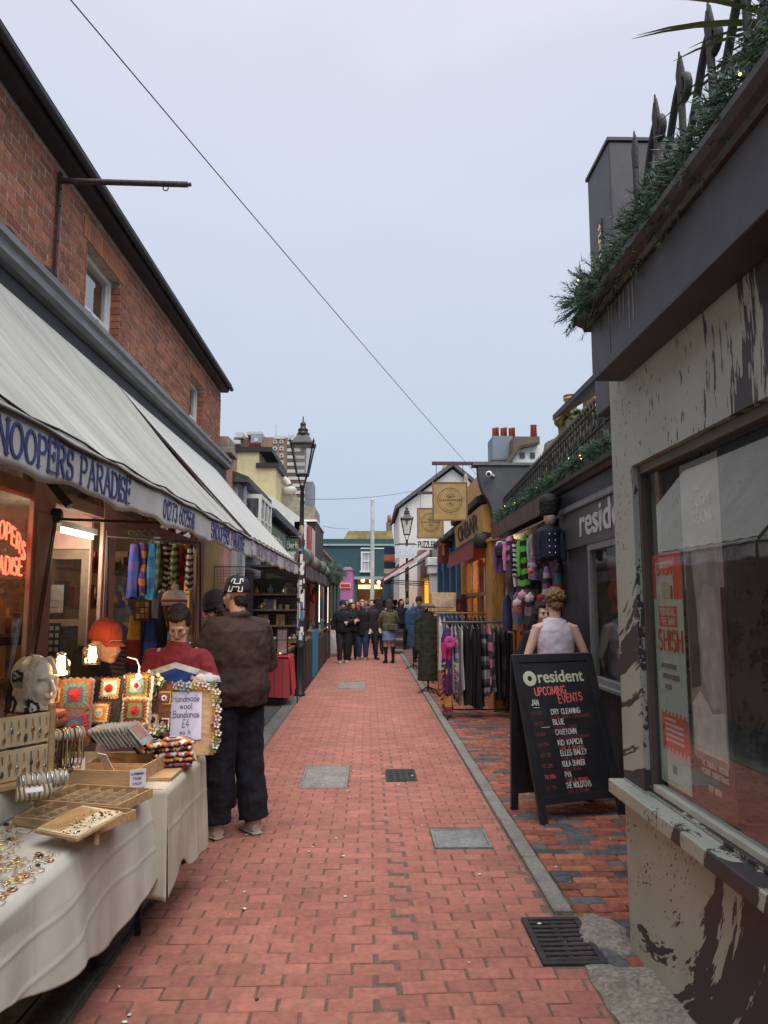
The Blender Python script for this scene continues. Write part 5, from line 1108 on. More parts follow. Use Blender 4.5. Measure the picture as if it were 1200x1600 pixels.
# wooden sign boards hung over the street
SIGNW = M('sign_ochre_board', (.36, .245, .095), .7, .22, 5, .1, detail=8); SIGNE = M('sign_edge', (.20, .12, .06), .7, .2, 8); SIGNI = M('sign_ink', (.12, .085, .05), .8, .2, 20)
def board_sign(px0, py0, px1, py1, y, beam_px, beam_py, lab, xend):
    a = U(px0, py0, y=y); b = U(px1, py1, y=y); t = thing('hanging_sign', lab, 'sign', ((a.x+b.x)/2, y, a.z), group='square ochre boards hung over the street')
    MB().box(a.x, b.x, y-.015, y+.015, b.z, a.z).build('board', SIGNW, t, bevel=.004)
    w_ = .018; f = MB(); f.box(a.x, b.x, y-.022, y+.022, a.z+.0005, a.z+w_); f.box(a.x, b.x, y-.022, y+.022, b.z-w_, b.z-.0005); f.box(a.x-w_, a.x-.0005, y-.022, y+.022, b.z-w_, a.z+w_); f.box(b.x+.0005, b.x+w_, y-.022, y+.022, b.z-w_, a.z+w_); f.build('edge', SIGNE, t)
    cx, cz = (a.x+b.x)/2, (a.z+b.z)/2+.02; r0 = (b.x-a.x)*.36; m = MB()
    for rr_, wd in ((r0, .012), (r0*.84, .006)):
        for k in range(40):
            a0, a1 = 2*math.pi*k/40, 2*math.pi*(k+1)/40; m.add([(cx+math.cos(q_)*s_, y-.0165, cz+math.sin(q_)*s_) for q_, s_ in ((a0, rr_), (a1, rr_), (a1, rr_+wd), (a0, rr_+wd))], [(0, 1, 2, 3)])
    for k in range(13): xx = cx-r0*.9+k*r0*.15; m.box(xx, xx+r0*.09, y-.0175, y-.0155, cz-.02, cz+.02)
    for k in range(7): m.bar((cx, y-.0165, cz+.04), (cx+math.sin(k*.45-1.35)*r0*.5, y-.0165, cz+.05+math.cos(k*.45-1.35)*r0*.45), .006, .002); m.bar((cx, y-.0165, cz-.04), (cx+math.sin(k*.45-1.35)*r0*.4, y-.0165, cz-.05-math.cos(k*.45-1.35)*r0*.4), .005, .002)
    m.build('emblem', SIGNI, t); c = U(beam_px, beam_py, y=y); MB().box(c.x, xend, y-.02, y+.02, c.z-.028, c.z+.028).build('beam', M('beam_maroon', (.09, .045, .045), .6), t)
    ch = MB()
    for xx in (a.x+.05, b.x-.05): ch.tube([(xx, y, a.z), (xx, y, c.z-.02)], .005, 5)
    ch.build('chain', IRON, t)
board_sign(677, 755, 729, 812, 11.9, 675, 724, 'nearer large square ochre board with a round emblem hung from a maroon beam', 2.0)
board_sign(653, 795, 692, 840, 15.6, 653, 770, 'further square ochre board with a round emblem, partly behind the nearer one', 2.0)
# orange shop
ys = thing('orange_shop', 'amber painted shop with dark letters and a short red awning', 'shop', (1.95, 13.9, 0))
MB().box(2.0, 6, 12.1, 16.0, 2.4, 3.95).box(2.0, 2.3, 12.1, 12.45, 0, 2.4).box(2.0, 2.3, 15.6, 16, 0, 2.4).box(2.0, 2.25, 12.45, 15.6, 0, .75).build('wall', AMB, ys)
MB().prism([(1.999, 2.78), (1.90, 2.80), (1.86, 3.24), (1.999, 3.28)], lambda u, v, d: (u, d, v), 12.1, 15.95).build('fascia', M('amber_fascia', (.56, .30, .08), .5, .1, 5), ys)
MB().prism([(1.999, 3.281), (1.80, 3.29), (1.78, 3.38), (1.999, 3.48)], lambda u, v, d: (u, d, v), 12.1, 15.95).build('moulding', BLACK, ys)
m = MB(); letters(m, 'CINBAR', (1.878, 15.3, 2.90), (0, -1, 0), (-.09, 0, 1), (-1, 0, -.09), .25, w=.2, width=2.6); m.build('lettering', BLACK, ys)
aw2 = child_at('awning', ys, (1.8, 14, 2.4)); MB().prism([(1.99, 2.70), (1.70, 2.58), (1.70, 2.66), (1.99, 2.77)], lambda u, v, d: (u, d, v), 11.9, 15.6).build('cover', BLACK, aw2); MB().box(1.69, 1.70, 11.9, 15.6, 2.36, 2.60).build('valance', DRED, aw2)
q = MB()
for y in (12.45, 13.2, 14.0, 14.8, 15.5): q.box(1.98, 2.06, y, y+.07, .75, 2.4)
q.box(1.98, 2.06, 12.52, 15.5, 1.75, 1.82); q.box(1.96, 2.06, 12.4, 15.6, .70, .749); q.build('window_frame', TIMB, ys)
for a, b in ((12.52, 13.2), (13.27, 14.0), (14.07, 14.8), (14.87, 15.5)): pane(2.02, a, b, .75, 2.4, ys, GLASS)
MB().box(3.6, 3.7, 12.1, 16, 0, 2.4).box(2.3, 3.6, 15.9, 16, 0, 2.4).build('room', M('amber_room', (.40, .20, .06), .8, .3, 2), ys)
t = thing('ceiling_lamp', 'warm lamp inside the orange shop window', 'ceiling lamp', (2.7, 13.5, 2.2)); MB().sph((2.7, 13.5, 2.05), .07).build('bulb', EMI('warm_bulb_orange', (1, .7, .35), 14), t); MB().tube([(2.7, 13.5, 2.12), (2.7, 13.5, 2.4)], .008, 5).build('cord', BLACK, t)
lp = bpy.data.lights.new('bulb_lamp', 'POINT'); lp.energy = 22; lp.color = (1, .68, .35); lo = bpy.data.objects.new('bulb_lamp', lp); COL.objects.link(lo); lo.parent = t; lo.location = (-.1, 0, -.1)
t = thing('amber_post', 'scuffed amber timber post at the corner of the clothes shop', 'post', (1.97, 11.5, 0)); MB().box(1.88, 2.06, 11.25, 11.8, 0, 2.58).build('shaft', M('amber_board', (.42, .22, .055), .6, .35, 6, .2, sx=(5, 5, 1)), t); MB().box(1.86, 2.08, 11.2, 11.84, 2.581, 2.63).build('cap', AMB, t)
t = thing('barrel_lamp', 'round dark grey lamp housing between the red awning and the scalloped awning', 'lamp housing', (1.8, 11.6, 2.6)); MB().lathe([(.02, -.12), (.11, -.11), (.12, 0), (.11, .11), (.02, .12)], (1.8, 11.75, 2.62), 14).build('housing', C(40, 42, 48), t); MB().bar((1.8, 11.75, 2.62), (2.0, 11.8, 2.66), .03).build('arm', IRON, t)
# blue shop
BLU = M('blue_paint', (.055, .16, .30), .5, .15, 6)
t = thing('blue_shop', 'blue painted shop with a dark red sign panel', 'shop', (1.95, 18.3, 0)); MB().box(2.0, 6, 16.02, 21, 2.5, 3.4).box(2.0, 2.2, 16.02, 21, 0, .7).box(2.6, 6, 16.05, 21, .7, 2.5).build('wall', BLU, t)
q = MB()
for y in (16.05, 17.3, 18.9, 20.4): q.box(1.92, 2.1, y, y+.22, 0, 2.9)
q.build('pilaster', BLU, t); MB().prism([(1.7, 3.15), (2.4, 3.75), (2.4, 3.45), (1.75, 3.08)], lambda u, v, d: (u, d, v), 16.0, 21).build('canopy', M('slate_blue', (.10, .14, .15), .6), t)
c = U(684, 845, y=17.6); d_ = U(707, 880, y=17.6); MB().box(c.x, d_.x, 17.58, 17.62, d_.z, c.z).build('sign_panel', M('maroon_sign', (.20, .045, .045), .6, .15, 5), t)
m = MB().box(c.x+.10, c.x+.16, 17.57, 17.579, lerp(d_.z, c.z, .35), lerp(d_.z, c.z, .85)).box(c.x+.05, c.x+.22, 17.568, 17.5785, lerp(d_.z, c.z, .8), lerp(d_.z, c.z, .88)); m.build('gilt_emblem', C(200, 160, 90), t)
for a, b in ((16.27, 17.3), (17.52, 18.9), (19.12, 20.4)): pane(2.0, a, b, .7, 2.5, t)
for y, col in ((16.6, C(220, 200, 90)), (18.0, C(190, 170, 190)), (18.4, C(80, 110, 170)), (19.4, C(200, 200, 190))): MB().box(2.1, 2.14, y, y+.18, .8, 2.3).build('display', col, t)
# white column shop and its neighbour
t = thing('white_column_shop', 'white shop front with a fluted column and capital on the right', 'shop', (1.95, 23, 0)); MB().box(2.2, 6, 21.05, 27, 0, 3.6).build('wall', RENDER, t)
MB().box(1.90, 2.19, 22.7, 23.2, 0, 2.5).box(1.84, 2.199, 22.6, 23.3, 2.501, 2.75).box(1.80, 2.199, 22.55, 23.35, 2.751, 3.0).build('column', WHITE, t, bevel=.02); MB().box(2.1, 2.199, 21.1, 22.5, .8, 2.4).build('window', C(50, 42, 40, rough=.2), t)
t = thing('amber_lit_shop', 'shop with self glowing amber walls under the long red awning', 'shop', (2.1, 29, 0)); MB().box(2.3, 6, 27.05, 35, 2.6, 4.0).box(2.3, 2.5, 27.05, 28.4, 0, 2.6).box(2.3, 2.5, 33, 35, 0, 2.6).build('wall', RENDER, t)
MB().box(3.2, 3.3, 27.05, 35, 0, 2.6).box(2.5, 3.2, 34.9, 35, 0, 2.6).build('glow_wall', EMI('amber_wall_glow', (.9, .42, .06), .55), t)  # inner walls glow by themselves, lamplight put into their material
awr = thing('red_awning', 'long dark red awning with a cream edge sloping over the street', 'awning', (1.4, 28, 2.5)); a = U(600, 904, y=25.5); b = U(671, 858, y=25.5)
MB().prism([(a.x, a.z), (b.x, b.z), (b.x, b.z+.07), (a.x, a.z+.07)], lambda u, v, d: (u, d, v), 25.5, 33).build('canopy', DRED, awr); MB().prism([(a.x, a.z-.09), (b.x, b.z-.16), (b.x, b.z-.001), (a.x, a.z-.001)], lambda u, v, d: (u, d, v), 25.48, 25.52).build('side', C(205, 195, 190), awr)
MB().box(a.x-.02, a.x+.0, 25.5, 33, a.z-.22, a.z+.05).build('valance', DRED, awr); q = MB()
for y in (25.6, 28, 30.5): q.bar((a.x+.1, y, a.z-.03), (2.25, y, 2.3), .03)
q.build('stay', BLACK, awr, kind='stuff'); MB().bar((a.x+.05, 25.53, a.z-.12), (b.x, 25.53, b.z-.3), .05).build('arm', BLACK, awr)
# white gable behind
WR = M('white_roughcast', (.68, .67, .64), .85, .06, 5, .1)
t = thing('gable_house', 'white gabled house rising behind the hanging ochre boards', 'building', (3.5, 36, 0))
facing(36, 8, [(624, 795), (707, 733), (738, 758), (738, 970), (624, 970)], WR, 'wall', t)
P = [U(*p, y=36) for p in ((617, 797), (707, 729), (745, 760))]
MB().prism([(P[0].x, P[0].z), (P[1].x, P[1].z), (P[2].x, P[2].z), (P[2].x, P[2].z+.2), (P[1].x, P[1].z+.22), (P[0].x, P[0].z+.2)], lambda u, v, d: (u, d, v), 35.7, 44).build('roof', C(95, 95, 98), t)
a = U(693, 745, y=37); b = U(698, 727, y=37); MB().box(a.x, b.x, 37, 37.6, a.z-.5, b.z).build('chimney', C(190, 165, 100), t)
a = U(728, 768, y=30); t = thing('roof_finial', 'stone ornament above the orange shop roof', 'ornament', a); MB().box(a.x-.3, a.x+.35, 30, 30.6, 3, a.z-.2).build('base', C(95, 70, 65), t); MB().lathe([(.32, -.2), (.3, 0), (.36, .05), (.2, .35), (.08, .5), (.1, .6), (.02, .75)], a, 10).build('cap', STONE, t)
# signs
def flat_sign(px0, py0, px1, py1, y, mats, txt, lab, name='hanging_sign', wall_x=2.1, tm=INK, ht=.5):
    a = U(px0, py0, y=y); b = U(px1, py1, y=y); t = thing(name, lab, 'sign', ((a.x+b.x)/2, y, b.z)); MB().box(a.x, b.x, y-.02, y+.02, b.z, a.z).build('board', mats, t)
    if txt: m = MB(); h = (a.z-b.z)*ht; letters(m, txt, (a.x+(b.x-a.x)*.08, y-.022, b.z+(a.z-b.z)*.2), (1, 0, 0), (0, 0, 1), (0, -1, 0), h, w=.2, width=(b.x-a.x)*.84); m.build('lettering', tm, t)
    MB().tube([(a.x, y, a.z+.05), (wall_x, y, a.z+.05)], .018, 6).build('bracket', IRON, t); return t
flat_sign(651, 841, 683, 859, 19.5, WHITE, 'PUZZLES', 'white hanging sign with black PUZZLES lettering under the ochre boards')
flat_sign(617, 853, 648, 872, 25.4, C(200, 205, 210), '', 'pale blank looking hanging sign beside the further lamp post')
for i, (y0, y1, c, lab) in enumerate(((856, 866, C(30, 60, 85), 'dark blue top board in the far stack of signs'), (867, 876, C(200, 100, 70), 'orange red second board in the far stack of signs'), (878, 888, C(40, 45, 55), 'black third board in the far stack of signs'), (889, 896, C(200, 180, 150), 'cream bottom board in the far stack of signs'))):
    flat_sign(600, y0, 618-(i % 2), y1, 40+.01*i, c, '', lab, wall_x=1.7, tm=WHITE)
t = house('dark_far_shop', 'dark shops with blue panels at the far right of the street', 1.75, 6, 36.5, 57, 3.4, C(60, 58, 62), .3); q = MB()
for y in (37, 40, 44): q.box(1.70, 1.749, y, y+1.6, .5, 2.6)
q.build('panel', C(70, 100, 150), t)
# roofs behind, top right
t = thing('chimney_block', 'blue grey rendered chimney block with a row of orange pots', 'chimney', (6, 34, 0)); a = U(770, 681, y=34); b = U(802, 735, y=34); MB().box(a.x, b.x, 34, 35.5, 0, a.z).build('stack', M('blue_grey_render', (.20, .235, .27), .85, .08, 2), t); MB().box(a.x-.05, b.x+.05, 33.95, 35.55, U(0, 716, y=34).z, U(0, 713, y=34).z).build('band', C(105, 115, 125), t)
for i in range(6): xx = lerp(a.x+.15, b.x+.2, i/5); MB().lathe([(.10, a.z), (.085, a.z+.45+.1*(i % 2)), (.11, a.z+.48+.1*(i % 2))], (xx, 34.5+.3*(i % 2), 0), 9).build('chimney_pot', C(175, 85, 60), t)
t = thing('white_house', 'white house with brown roofs behind the terrace railing', 'building', (7, 31, 0)); a = U(800, 722, y=31); b = U(852, 700, y=31)
facing(31, 6, [(801, 726), (801, 718), (812, 703), (835, 696), (862, 690), (862, 960), (801, 960)], WR, 'wall', t); facing(30.7, 6, [(799, 722), (814, 700), (842, 694), (842, 690), (813, 696), (798, 719)], C(70, 58, 50), 'roof', t)
facing(33, 4, [(801, 712), (803, 682), (843, 682), (845, 712)], C(98, 85, 72), 'chimney_breast', t); p = U(834, 682, y=33.5); MB().lathe([(.16, p.z), (.14, p.z+.5), (.17, p.z+.53)], p*1.0-Vector((0, 0, p.z)), 9).build('chimney_pot', C(175, 85, 60), t)
q = MB()
for px in (812, 828): a = U(px, 707, y=30.97); b = U(px+8, 716, y=30.97); q.box(a.x, b.x, 30.95, 30.99, b.z, a.z)
q.build('window', C(70, 75, 80, rough=.2), t)
facing(18, .3, [(855, 690), (868, 684), (890, 660), (950, 640), (960, 760), (845, 760)], C(115, 100, 78), 'roof_slope', None, label='brown tiled roof slope behind the terrace', cat='roof')
# ------------------------------------------------------------------ PEOPLE
FOLD = bpy.data.textures.new('cloth_folds', 'CLOUDS'); FOLD.noise_scale = .11; FOLD.noise_depth = 2
TUFT = bpy.data.textures.new('hair_tufts', 'CLOUDS'); TUFT.noise_scale = .028; TUFT.noise_depth = 2
def blob(mb, name, mats, parent, vox, smooth=4, disp=0, tex=None):
    o = mb.build(name, mats, parent, w=False)
    m = o.modifiers.new('join', 'REMESH'); m.mode = 'VOXEL'; m.voxel_size = vox; m.use_smooth_shade = True
    m = o.modifiers.new('smooth', 'SMOOTH'); m.factor = .5; m.iterations = smooth
    if disp: m = o.modifiers.new('folds', 'DISPLACE'); m.texture = tex or FOLD; m.strength = disp; m.mid_level = .5
    return o
V = Vector
EYEW = C(205, 200, 195); EYED = C(40, 28, 22); LIP = C(165, 95, 88); BROW = C(60, 42, 32)
def person(label, loc, rz=0, H=1.7, lean=0, yaw=0, pit=0, arms=None, legs=None, top=None, bot=None, shoes=None, hair=None, hat=None, skin=SKIN, vox=.008, face=True, group=None, scarf=None, bag=None, hands=True):
    s = H/1.75; t = thing('person', label, 'person', loc, rz, group)
    Rl = Matrix.Rotation(lean, 3, 'X'); hip = V((0, 0, .95))
    def up(p): return (hip+Rl@(V(p)-hip))*s
    def lo(p): return V(p)*s
    A = {'a': ((.25, .03, 1.14), (.26, -.06, .90)), 'b': ((-.25, .03, 1.14), (-.26, -.06, .90))}
    if arms: A.update(arms)
    G = {'a': ((.10, -.015, .50), (.105, .03, .085)), 'b': ((-.10, -.015, .50), (-.105, .03, .085))}
    if legs: G.update(legs)
    SH = {'a': V((.172, .01, 1.395)), 'b': V((-.172, .01, 1.395))}
    Rh = Matrix.Rotation(yaw, 3, 'Z') @ Matrix.Rotation(pit+lean*.5, 3, 'X'); hc = up((0, -.015, 1.635))
    def hd(p): return hc+Rh@(V(p)*s)
    RhM = Rh*1.0
    nk = up((0, .015, 1.50))
    b = MB()
    sm = lambda *r: [(x*s, y*s) if True else 0 for x, y in r]
    # trunk
    b.tubec([lo((0, 0, .88)), lo((0, 0, .97)), up((0, 0, 1.10)), up((0, -.005, 1.28)), up((0, 0, 1.38)), up((0, .01, 1.445)), up((0, .012, 1.485))], sm((.10, .08), (.155, .11), (.135, .095), (.162, .11), (.155, .095), (.105, .075), (.062, .06)), 14, side=(1, 0, 0))
    b.tubec([up((0, .015, 1.43)), nk, hc+Rh@(V((0, .012, -.04))*s)], [.062*s, .056*s, .058*s], 12, side=(1, 0, 0))
    # head
    S = lambda c, r: b.sph(hd(c), tuple(q*s for q in r), 16, 12, M=RhM)
    S((0, .018, .035), (.074, .094, .085)); S((0, -.026, -.03), (.061, .066, .082)); S((0, -.058, -.088), (.028, .028, .024)); S((0, -.078, .022), (.055, .016, .012))
    S((.032, -.06, -.035), (.026, .024, .024)); S((-.032, -.06, -.035), (.026, .024, .024)); S((0, -.088, -.062), (.022, .012, .012))
    for e in (1, -1): S((e*.076, .012, -.008), (.010, .020, .031))
    b.tubec([hd((0, -.086, .018)), hd((0, -.104, -.012)), hd((0, -.110, -.028)), hd((0, -.092, -.036))], [.007*s, .010*s, .0135*s, .009*s], 8)
    # arms and hands
    fing = []
    for k in 'ab':
        e = 1 if k == 'a' else -1; sh = up(SH[k]); el = up(A[k][0]) ; wr = up(A[k][1])
        b.tubec([up((e*.11, .01, 1.41)), sh, sh.lerp(el, .5), el, el.lerp(wr, .35), wr], [r*s for r in (.050, .050, .044, .038, .038, .026)], 12)
        if hands:
            d = (wr-el).normalized(); sd = d.cross(V((0, -1, .2))).normalized(); nn = d.cross(sd); c = wr+d*.05*s
            curl = nn*-.3
            b.tubec([wr, wr+d*.03*s, wr+d*.075*s, wr+d*.10*s], sm((.026, .020), (.036, .016), (.042, .015), (.036, .012)), 10, side=sd)
            for j, ln in enumerate((.070, .080, .074, .058)):
                o_ = wr+d*.085*s+sd*(-.030+.020*j)*s; p1 = o_+(d+sd*(-.15+.1*j))*ln*.5*s; p2 = p1+(d+curl*2.0)*ln*.35*s; p3 = p2+(d*.5+curl*3)*ln*.25*s
                b.tubec([o_, p1, p2, p3], [.0088*s, .0082*s, .0076*s, .006*s], 8)
            o_ = wr+d*.03*s-sd*.03*s; b.tubec([o_, o_+(d*.6-sd*.7)*.035*s, o_+(d*1.0-sd*.75)*.062*s, o_+(d*1.5-sd*.6+curl)*.07*s], [.012*s, .0105*s, .009*s, .007*s], 8)
    for k in 'ab':
        e = 1 if k == 'a' else -1; kn, an = lo(G[k][0]), lo(G[k][1])
        b.tubec([lo((e*.08, 0, .95)), lo((e*.09, 0, .86)), kn, kn.lerp(an, .35), an], [r*s for r in (.09, .086, .056, .054, .036)], 12)
        b.tubec([an+V((0, .03, -.03))*s, an+V((0, -.02, -.045))*s, an+V((e*.01, -.12, -.06))*s, an+V((e*.012, -.17, -.066))*s], sm((.03, .03), (.034, .034), (.042, .022), (.03, .015)), 10, side=(1, 0, 0))
    blob(b, 'body', skin, t, vox*.8 if vox < .012 else vox*.62, 2)
    if face:
        f = MB()
        for e in (1, -1):
            f.sph(hd((e*.029, -.0845, .000)), tuple(q*s for q in (.0125, .006, .0065)), 8, 6, 0, RhM); f.sph(hd((e*.029, -.0895, .0005)), tuple(q*s for q in (.0058, .003, .0058)), 8, 6, 1, RhM)
            f.tube([hd((e*.014, -.092, .020)), hd((e*.03, -.094, .0255)), hd((e*.047, -.083, .020))], [.002*s, .0036*s, .002*s], 6, 3); f.tube([hd((e*.017, -.089, .004)), hd((e*.03, -.091, .0085)), hd((e*.042, -.084, .003))], .0016*s, 5, 1)
        f.tube([hd((.021, -.090, -.062)), hd((.008, -.1005, -.058)), hd((0, -.1005, -.0595)), hd((-.008, -.1005, -.058)), hd((-.021, -.090, -.062))], [.001*s, .0042*s, .004*s, .0042*s, .001*s], 6, 2)
        f.tube([hd((.019, -.090, -.064)), hd((0, -.099, -.0685)), hd((-.019, -.090, -.064))], [.001*s, .0048*s, .001*s], 6, 2)
        f.build('face_features', [EYEW, EYED, LIP, BROW], t, w=False)
    # clothes
    if bot:
        g = MB(); w_ = bot.get('wide', .092); hm = bot.get('hem', .03)
        g.tubec([lo((0, 0, .84)), lo((0, 0, .93)), lo((0, 0, 1.02)), up((0, 0, 1.08))], sm((.12, .10), (.178, .128), (.162, .115), (.14, .1)), 16, side=(1, 0, 0))
        if bot.get('skirt'):
            g.tubec([lo((0, 0, .95)), lo((0, 0, .8)), lo((0, 0, hm))], sm((.175, .125), (.19, .15), (.20, .165)), 18, side=(1, 0, 0))
        else:
            for k in 'ab':
                e = 1 if k == 'a' else -1; kn, an = lo(G[k][0]), lo(G[k][1])
                g.tubec([lo((e*.085, 0, .95)), lo((e*.095, 0, .84)), kn+V((0, 0, 0)), an+V((0, -.005, hm-.02))*s], [(.098+.15*(w_-.092))*s, (.102+.3*(w_-.092))*s, w_*.92*s, w_*(.95 if w_ > .1 else .74)*s], 16, side=(1, 0, 0))
        blob(g, bot.get('name', 'trousers'), bot['mat'], t, vox, 3, .022*bot.get('fold', 1), FOLD)
    if top:
        g = MB(); k_ = top.get('bulk', 1.0); z0 = top.get('hem', .86); fl = top.get('flare', 1.0)
        g.tubec([lo((0, 0, z0)), lo((0, 0, .97)) if z0 < .95 else up((0, 0, z0+.03)), up((0, 0, 1.12)), up((0, -.005, 1.30)), up((0, .004, 1.39)), up((0, .01, 1.445)), up((0, .014, 1.495))], sm((.172*k_*fl, .135*k_*fl), (.182*k_, .135*k_), (.17*k_, .125*k_), (.184*k_, .135*k_), (.168*k_, .118*k_), (.112*k_**.5, .09*k_**.5), (.072, .07)), 18, side=(1, 0, 0))
        sl = top.get('sleeve', 1.0)
        if sl > 0:
            for k in 'ab':
                e = 1 if k == 'a' else -1; sh = up(SH[k]); el = up(A[k][0]); wr = up(A[k][1]); end = el.lerp(wr, (sl-.5)*2*.94) if sl > .5 else sh.lerp(el, sl*2)
                pts = [up((e*.10, .01, 1.39)), sh, sh.lerp(el, .5), el, end] if sl > .5 else [up((e*.09, .01, 1.41)), sh, end]
                rs_ = [.066, .066, .064, .060, .046] if sl > .5 else [.075, .078, .07]
                g.tubec(pts, [r*s*k_ for r in rs_], 14)
        else:
            for e in (1, -1): g.tubec([up((e*.085, -.075, 1.39)), up((e*.088, -.01, 1.462)), up((e*.085, .07, 1.39))], [.026*s, .026*s, .026*s], 8)
        if top.get('collar', True): g.tubec([up((.07*math.cos(a), .015+.065*math.sin(a), 1.485)) for a in [i*math.pi/5 for i in range(10)]]+[up((.07, .015, 1.487))], .022*s*k_, 8)
        if top.get('hood'): g.sph(up((0, .11, 1.44)), (.11*s, .06*s, .09*s), 12, 8)
        blob(g, top.get('name', 'jacket'), top['mat'], t, vox, 3, .026*top.get('fold', 1), FOLD)
    if shoes:
        for k in 'ab':
            e = 1 if k == 'a' else -1; an = lo(G[k][1]); g = MB(); bt_ = shoes.get('boot', .0)
            g.tubec([an+V((0, .045, -.045))*s, an+V((0, -.03, -.045))*s, an+V((e*.01, -.12, -.056))*s, an+V((e*.012, -.185, -.064))*s], sm((.040, .036), (.042, .040), (.048, .028), (.036, .018)), 12, side=(1, 0, 0))
            g.tubec([an+V((0, .01, -.04))*s, an+V((0, .01, .03+bt_*.5))*s, an+V((0, .005, .05+bt_))*s], [.044*s, .046*s, (.046+.02*(bt_ > .2))*s], 12)
            blob(g, 'shoe', shoes['mat'], t, vox, 2)
            MB().tube([an+V((0, .05, -.077))*s, an+V((e*.005, -.06, -.077))*s, an+V((e*.012, -.19, -.077))*s], [(.040*s, .008*s), (.048*s, .008*s), (.034*s, .008*s)], 12, side=(1, 0, 0)).build('sole', shoes.get('sole', shoes['mat']), t, w=False)
    if hair:
        g = MB(); st = hair['style']; Q = lambda c, r: g.sph(hd(c), tuple(q*s for q in r), 14, 10, M=RhM)
        if st in ('short', 'long', 'bob', 'curly'):
            if not hat:
                Q((0, .030, .045), (.083, .097, .087)); Q((0, -.045, .092), (.06, .04, .028))
                for e in (1, -1): Q((e*.068, .03, .01), (.018, .05, .05))
            Q((0, .066, -.035), (.064, .046, .05))
        if st in ('long', 'bob'):
            L_ = .30 if st == 'long' else .12
            g.tubec([hd((0, .06, .06)), hd((0, .095, -.06)), hd((0, .085, -.06-L_*.5)), hd((0, .075, -.06-L_))], sm((.075, .05), (.098, .05), (.10, .045), (.07, .025)), 12, side=Rh@V((1, 0, 0)))
            for e in (1, -1): g.tubec([hd((e*.05, -.01, .08)), hd((e*.084, .0, 0)), hd((e*.088, .02, -.08)), hd((e*.075, .02, -.06-L_*.8))], sm((.02, .03), (.022, .042), (.026, .042), (.02, .02)), 10, side=Rh@V((1, 0, 0)))
        if st == 'curly':
            st_r = random.getstate(); random.seed(9)
            for i in range(230):
                a = rnd(0, 6.28); z = rnd(-.45, 1); r_ = math.sqrt(max(0, 1-z*z)); c = V((.088*r_*math.cos(a), .03+.1*r_*math.sin(a), .045+.088*z))
                if c.y < -.04 and c.z < .07: continue
                rr_ = rnd(.009, .018); Q(tuple(c), (rr_, rr_, rr_))
            random.setstate(st_r)
        blob(g, 'hair', hair['mat'], t, max(.005, vox*.6), 1, .024, TUFT)
    if hat:
        g = MB(); k = hat['style']
        if k == 'cap':
            g.lathe([(.001, .135), (.03, .132), (.062, .112), (.082, .075), (.0875, .035), (.0885, .012)], n=20, M=Matrix.Diagonal((1, 1.17, 1)))
            g.sph((0, 0, .136), .008, 8, 6)
            for a in range(6): an_ = a*math.pi/3; g.tube([(math.cos(an_)*r_*1.005, math.sin(an_)*r_*1.17*1.005, z_+.001) for r_, z_ in ((.03, .132), (.062, .112), (.082, .075), (.0885, .02))], .0015, 4)
            o_ = g; brim = hat.get('brim', 1)
            g.grid(lambda u, v: V(((u-.5)*.15*(1-.25*v), brim*-1*(.098*math.sqrt(max(0, 1-((u-.5)*1.66)**2))+v*.068*math.sqrt(max(0.02, 1-(2*u-1)**2*.85))), .022-.018*(2*u-1)**2-.02*v)), 14, 6)
            g.v = [tuple(hd(V(p)+V((0, .015, .005)))) for p in g.v]; o_ = g.build('cap', hat['mat'], t, w=False, solid=.003)
        else:
            g.lathe([(.001, .15), (.04, .142), (.075, .105), (.089, .055), (.091, .01), (.094, .0), (.096, -.0), (.096, .035)], n=20, M=Matrix.Diagonal((1, 1.17, 1)))
            g.v = [tuple(hd(V(p)+V((0, .015, .004)))) for p in g.v]; g.build('beanie', hat['mat'], t, w=False, solid=.004)
        if hat.get('badge'):
            m = MB(); q0 = hat['badge']
            def put(u, v): # onto the back of the dome
                a = u/.088+.90; zz = .062+v*.92; pr = [(.0, .0885), (.012, .0885), (.035, .0875), (.075, .082), (.112, .062), (.132, .03)]; r_ = .03
                for (za, ra), (zb, rb) in zip(pr, pr[1:]):
                    if za <= zz <= zb: r_ = ra+(rb-ra)*(zz-za)/(zb-za)
                r_ += .004; return hd(V((r_*math.sin(a), r_*1.17*math.cos(a), zz))+V((0, .015, .005)))
            for seg in q0:
                for i in range(len(seg)-1):
                    p_, q_ = put(*seg[i]), put(*seg[i+1]); m.tube([p_, p_.lerp(q_, .5), q_], .0042, 5)
            m.build('badge', hat['badge_mat'], t, w=False)
    if scarf:
        blob(MB().tubec([up((.095*math.cos(a), -.005+.09*math.sin(a), 1.475+.02*math.sin(a*2))) for a in [i*math.pi/6 for i in range(13)]], .042*s, 10).tubec([up((.03, -.10, 1.46)), up((.05, -.15, 1.3)), up((.05, -.14, 1.12))], sm((.05, .02), (.055, .02), (.05, .015)), 10, side=(1, 0, 0)), 'scarf', scarf, t, vox, 2, .012)
    if bag:
        c = V(bag['at'])*s; w_, h_, d_ = bag['size']
        g = MB(); g.obox(c, (w_, d_, h_)); g.build('bag', bag['mat'], t, w=False, bevel=.015)
        MB().tube([c+V((-w_*.35, 0, h_*.5)), c+V((-w_*.2, 0, h_*.5+.12)), c+V((w_*.2, 0, h_*.5+.12)), c+V((w_*.35, 0, h_*.5))], .008, 6).build('bag_strap', bag['mat'], t, w=False)
    return t
def cloth(n, rgb, **k): return C(*rgb, rough=.9, var=k.pop('var', .16), scale=k.pop('scale', 22), bump=k.pop('bump', .15), **k)
BLKC = cloth('k', (27, 27, 31)); NAVYC = cloth('n', (24, 26, 40)); BRJ = cloth('b', (58, 41, 36), var=.2, scale=6, bump=.12)
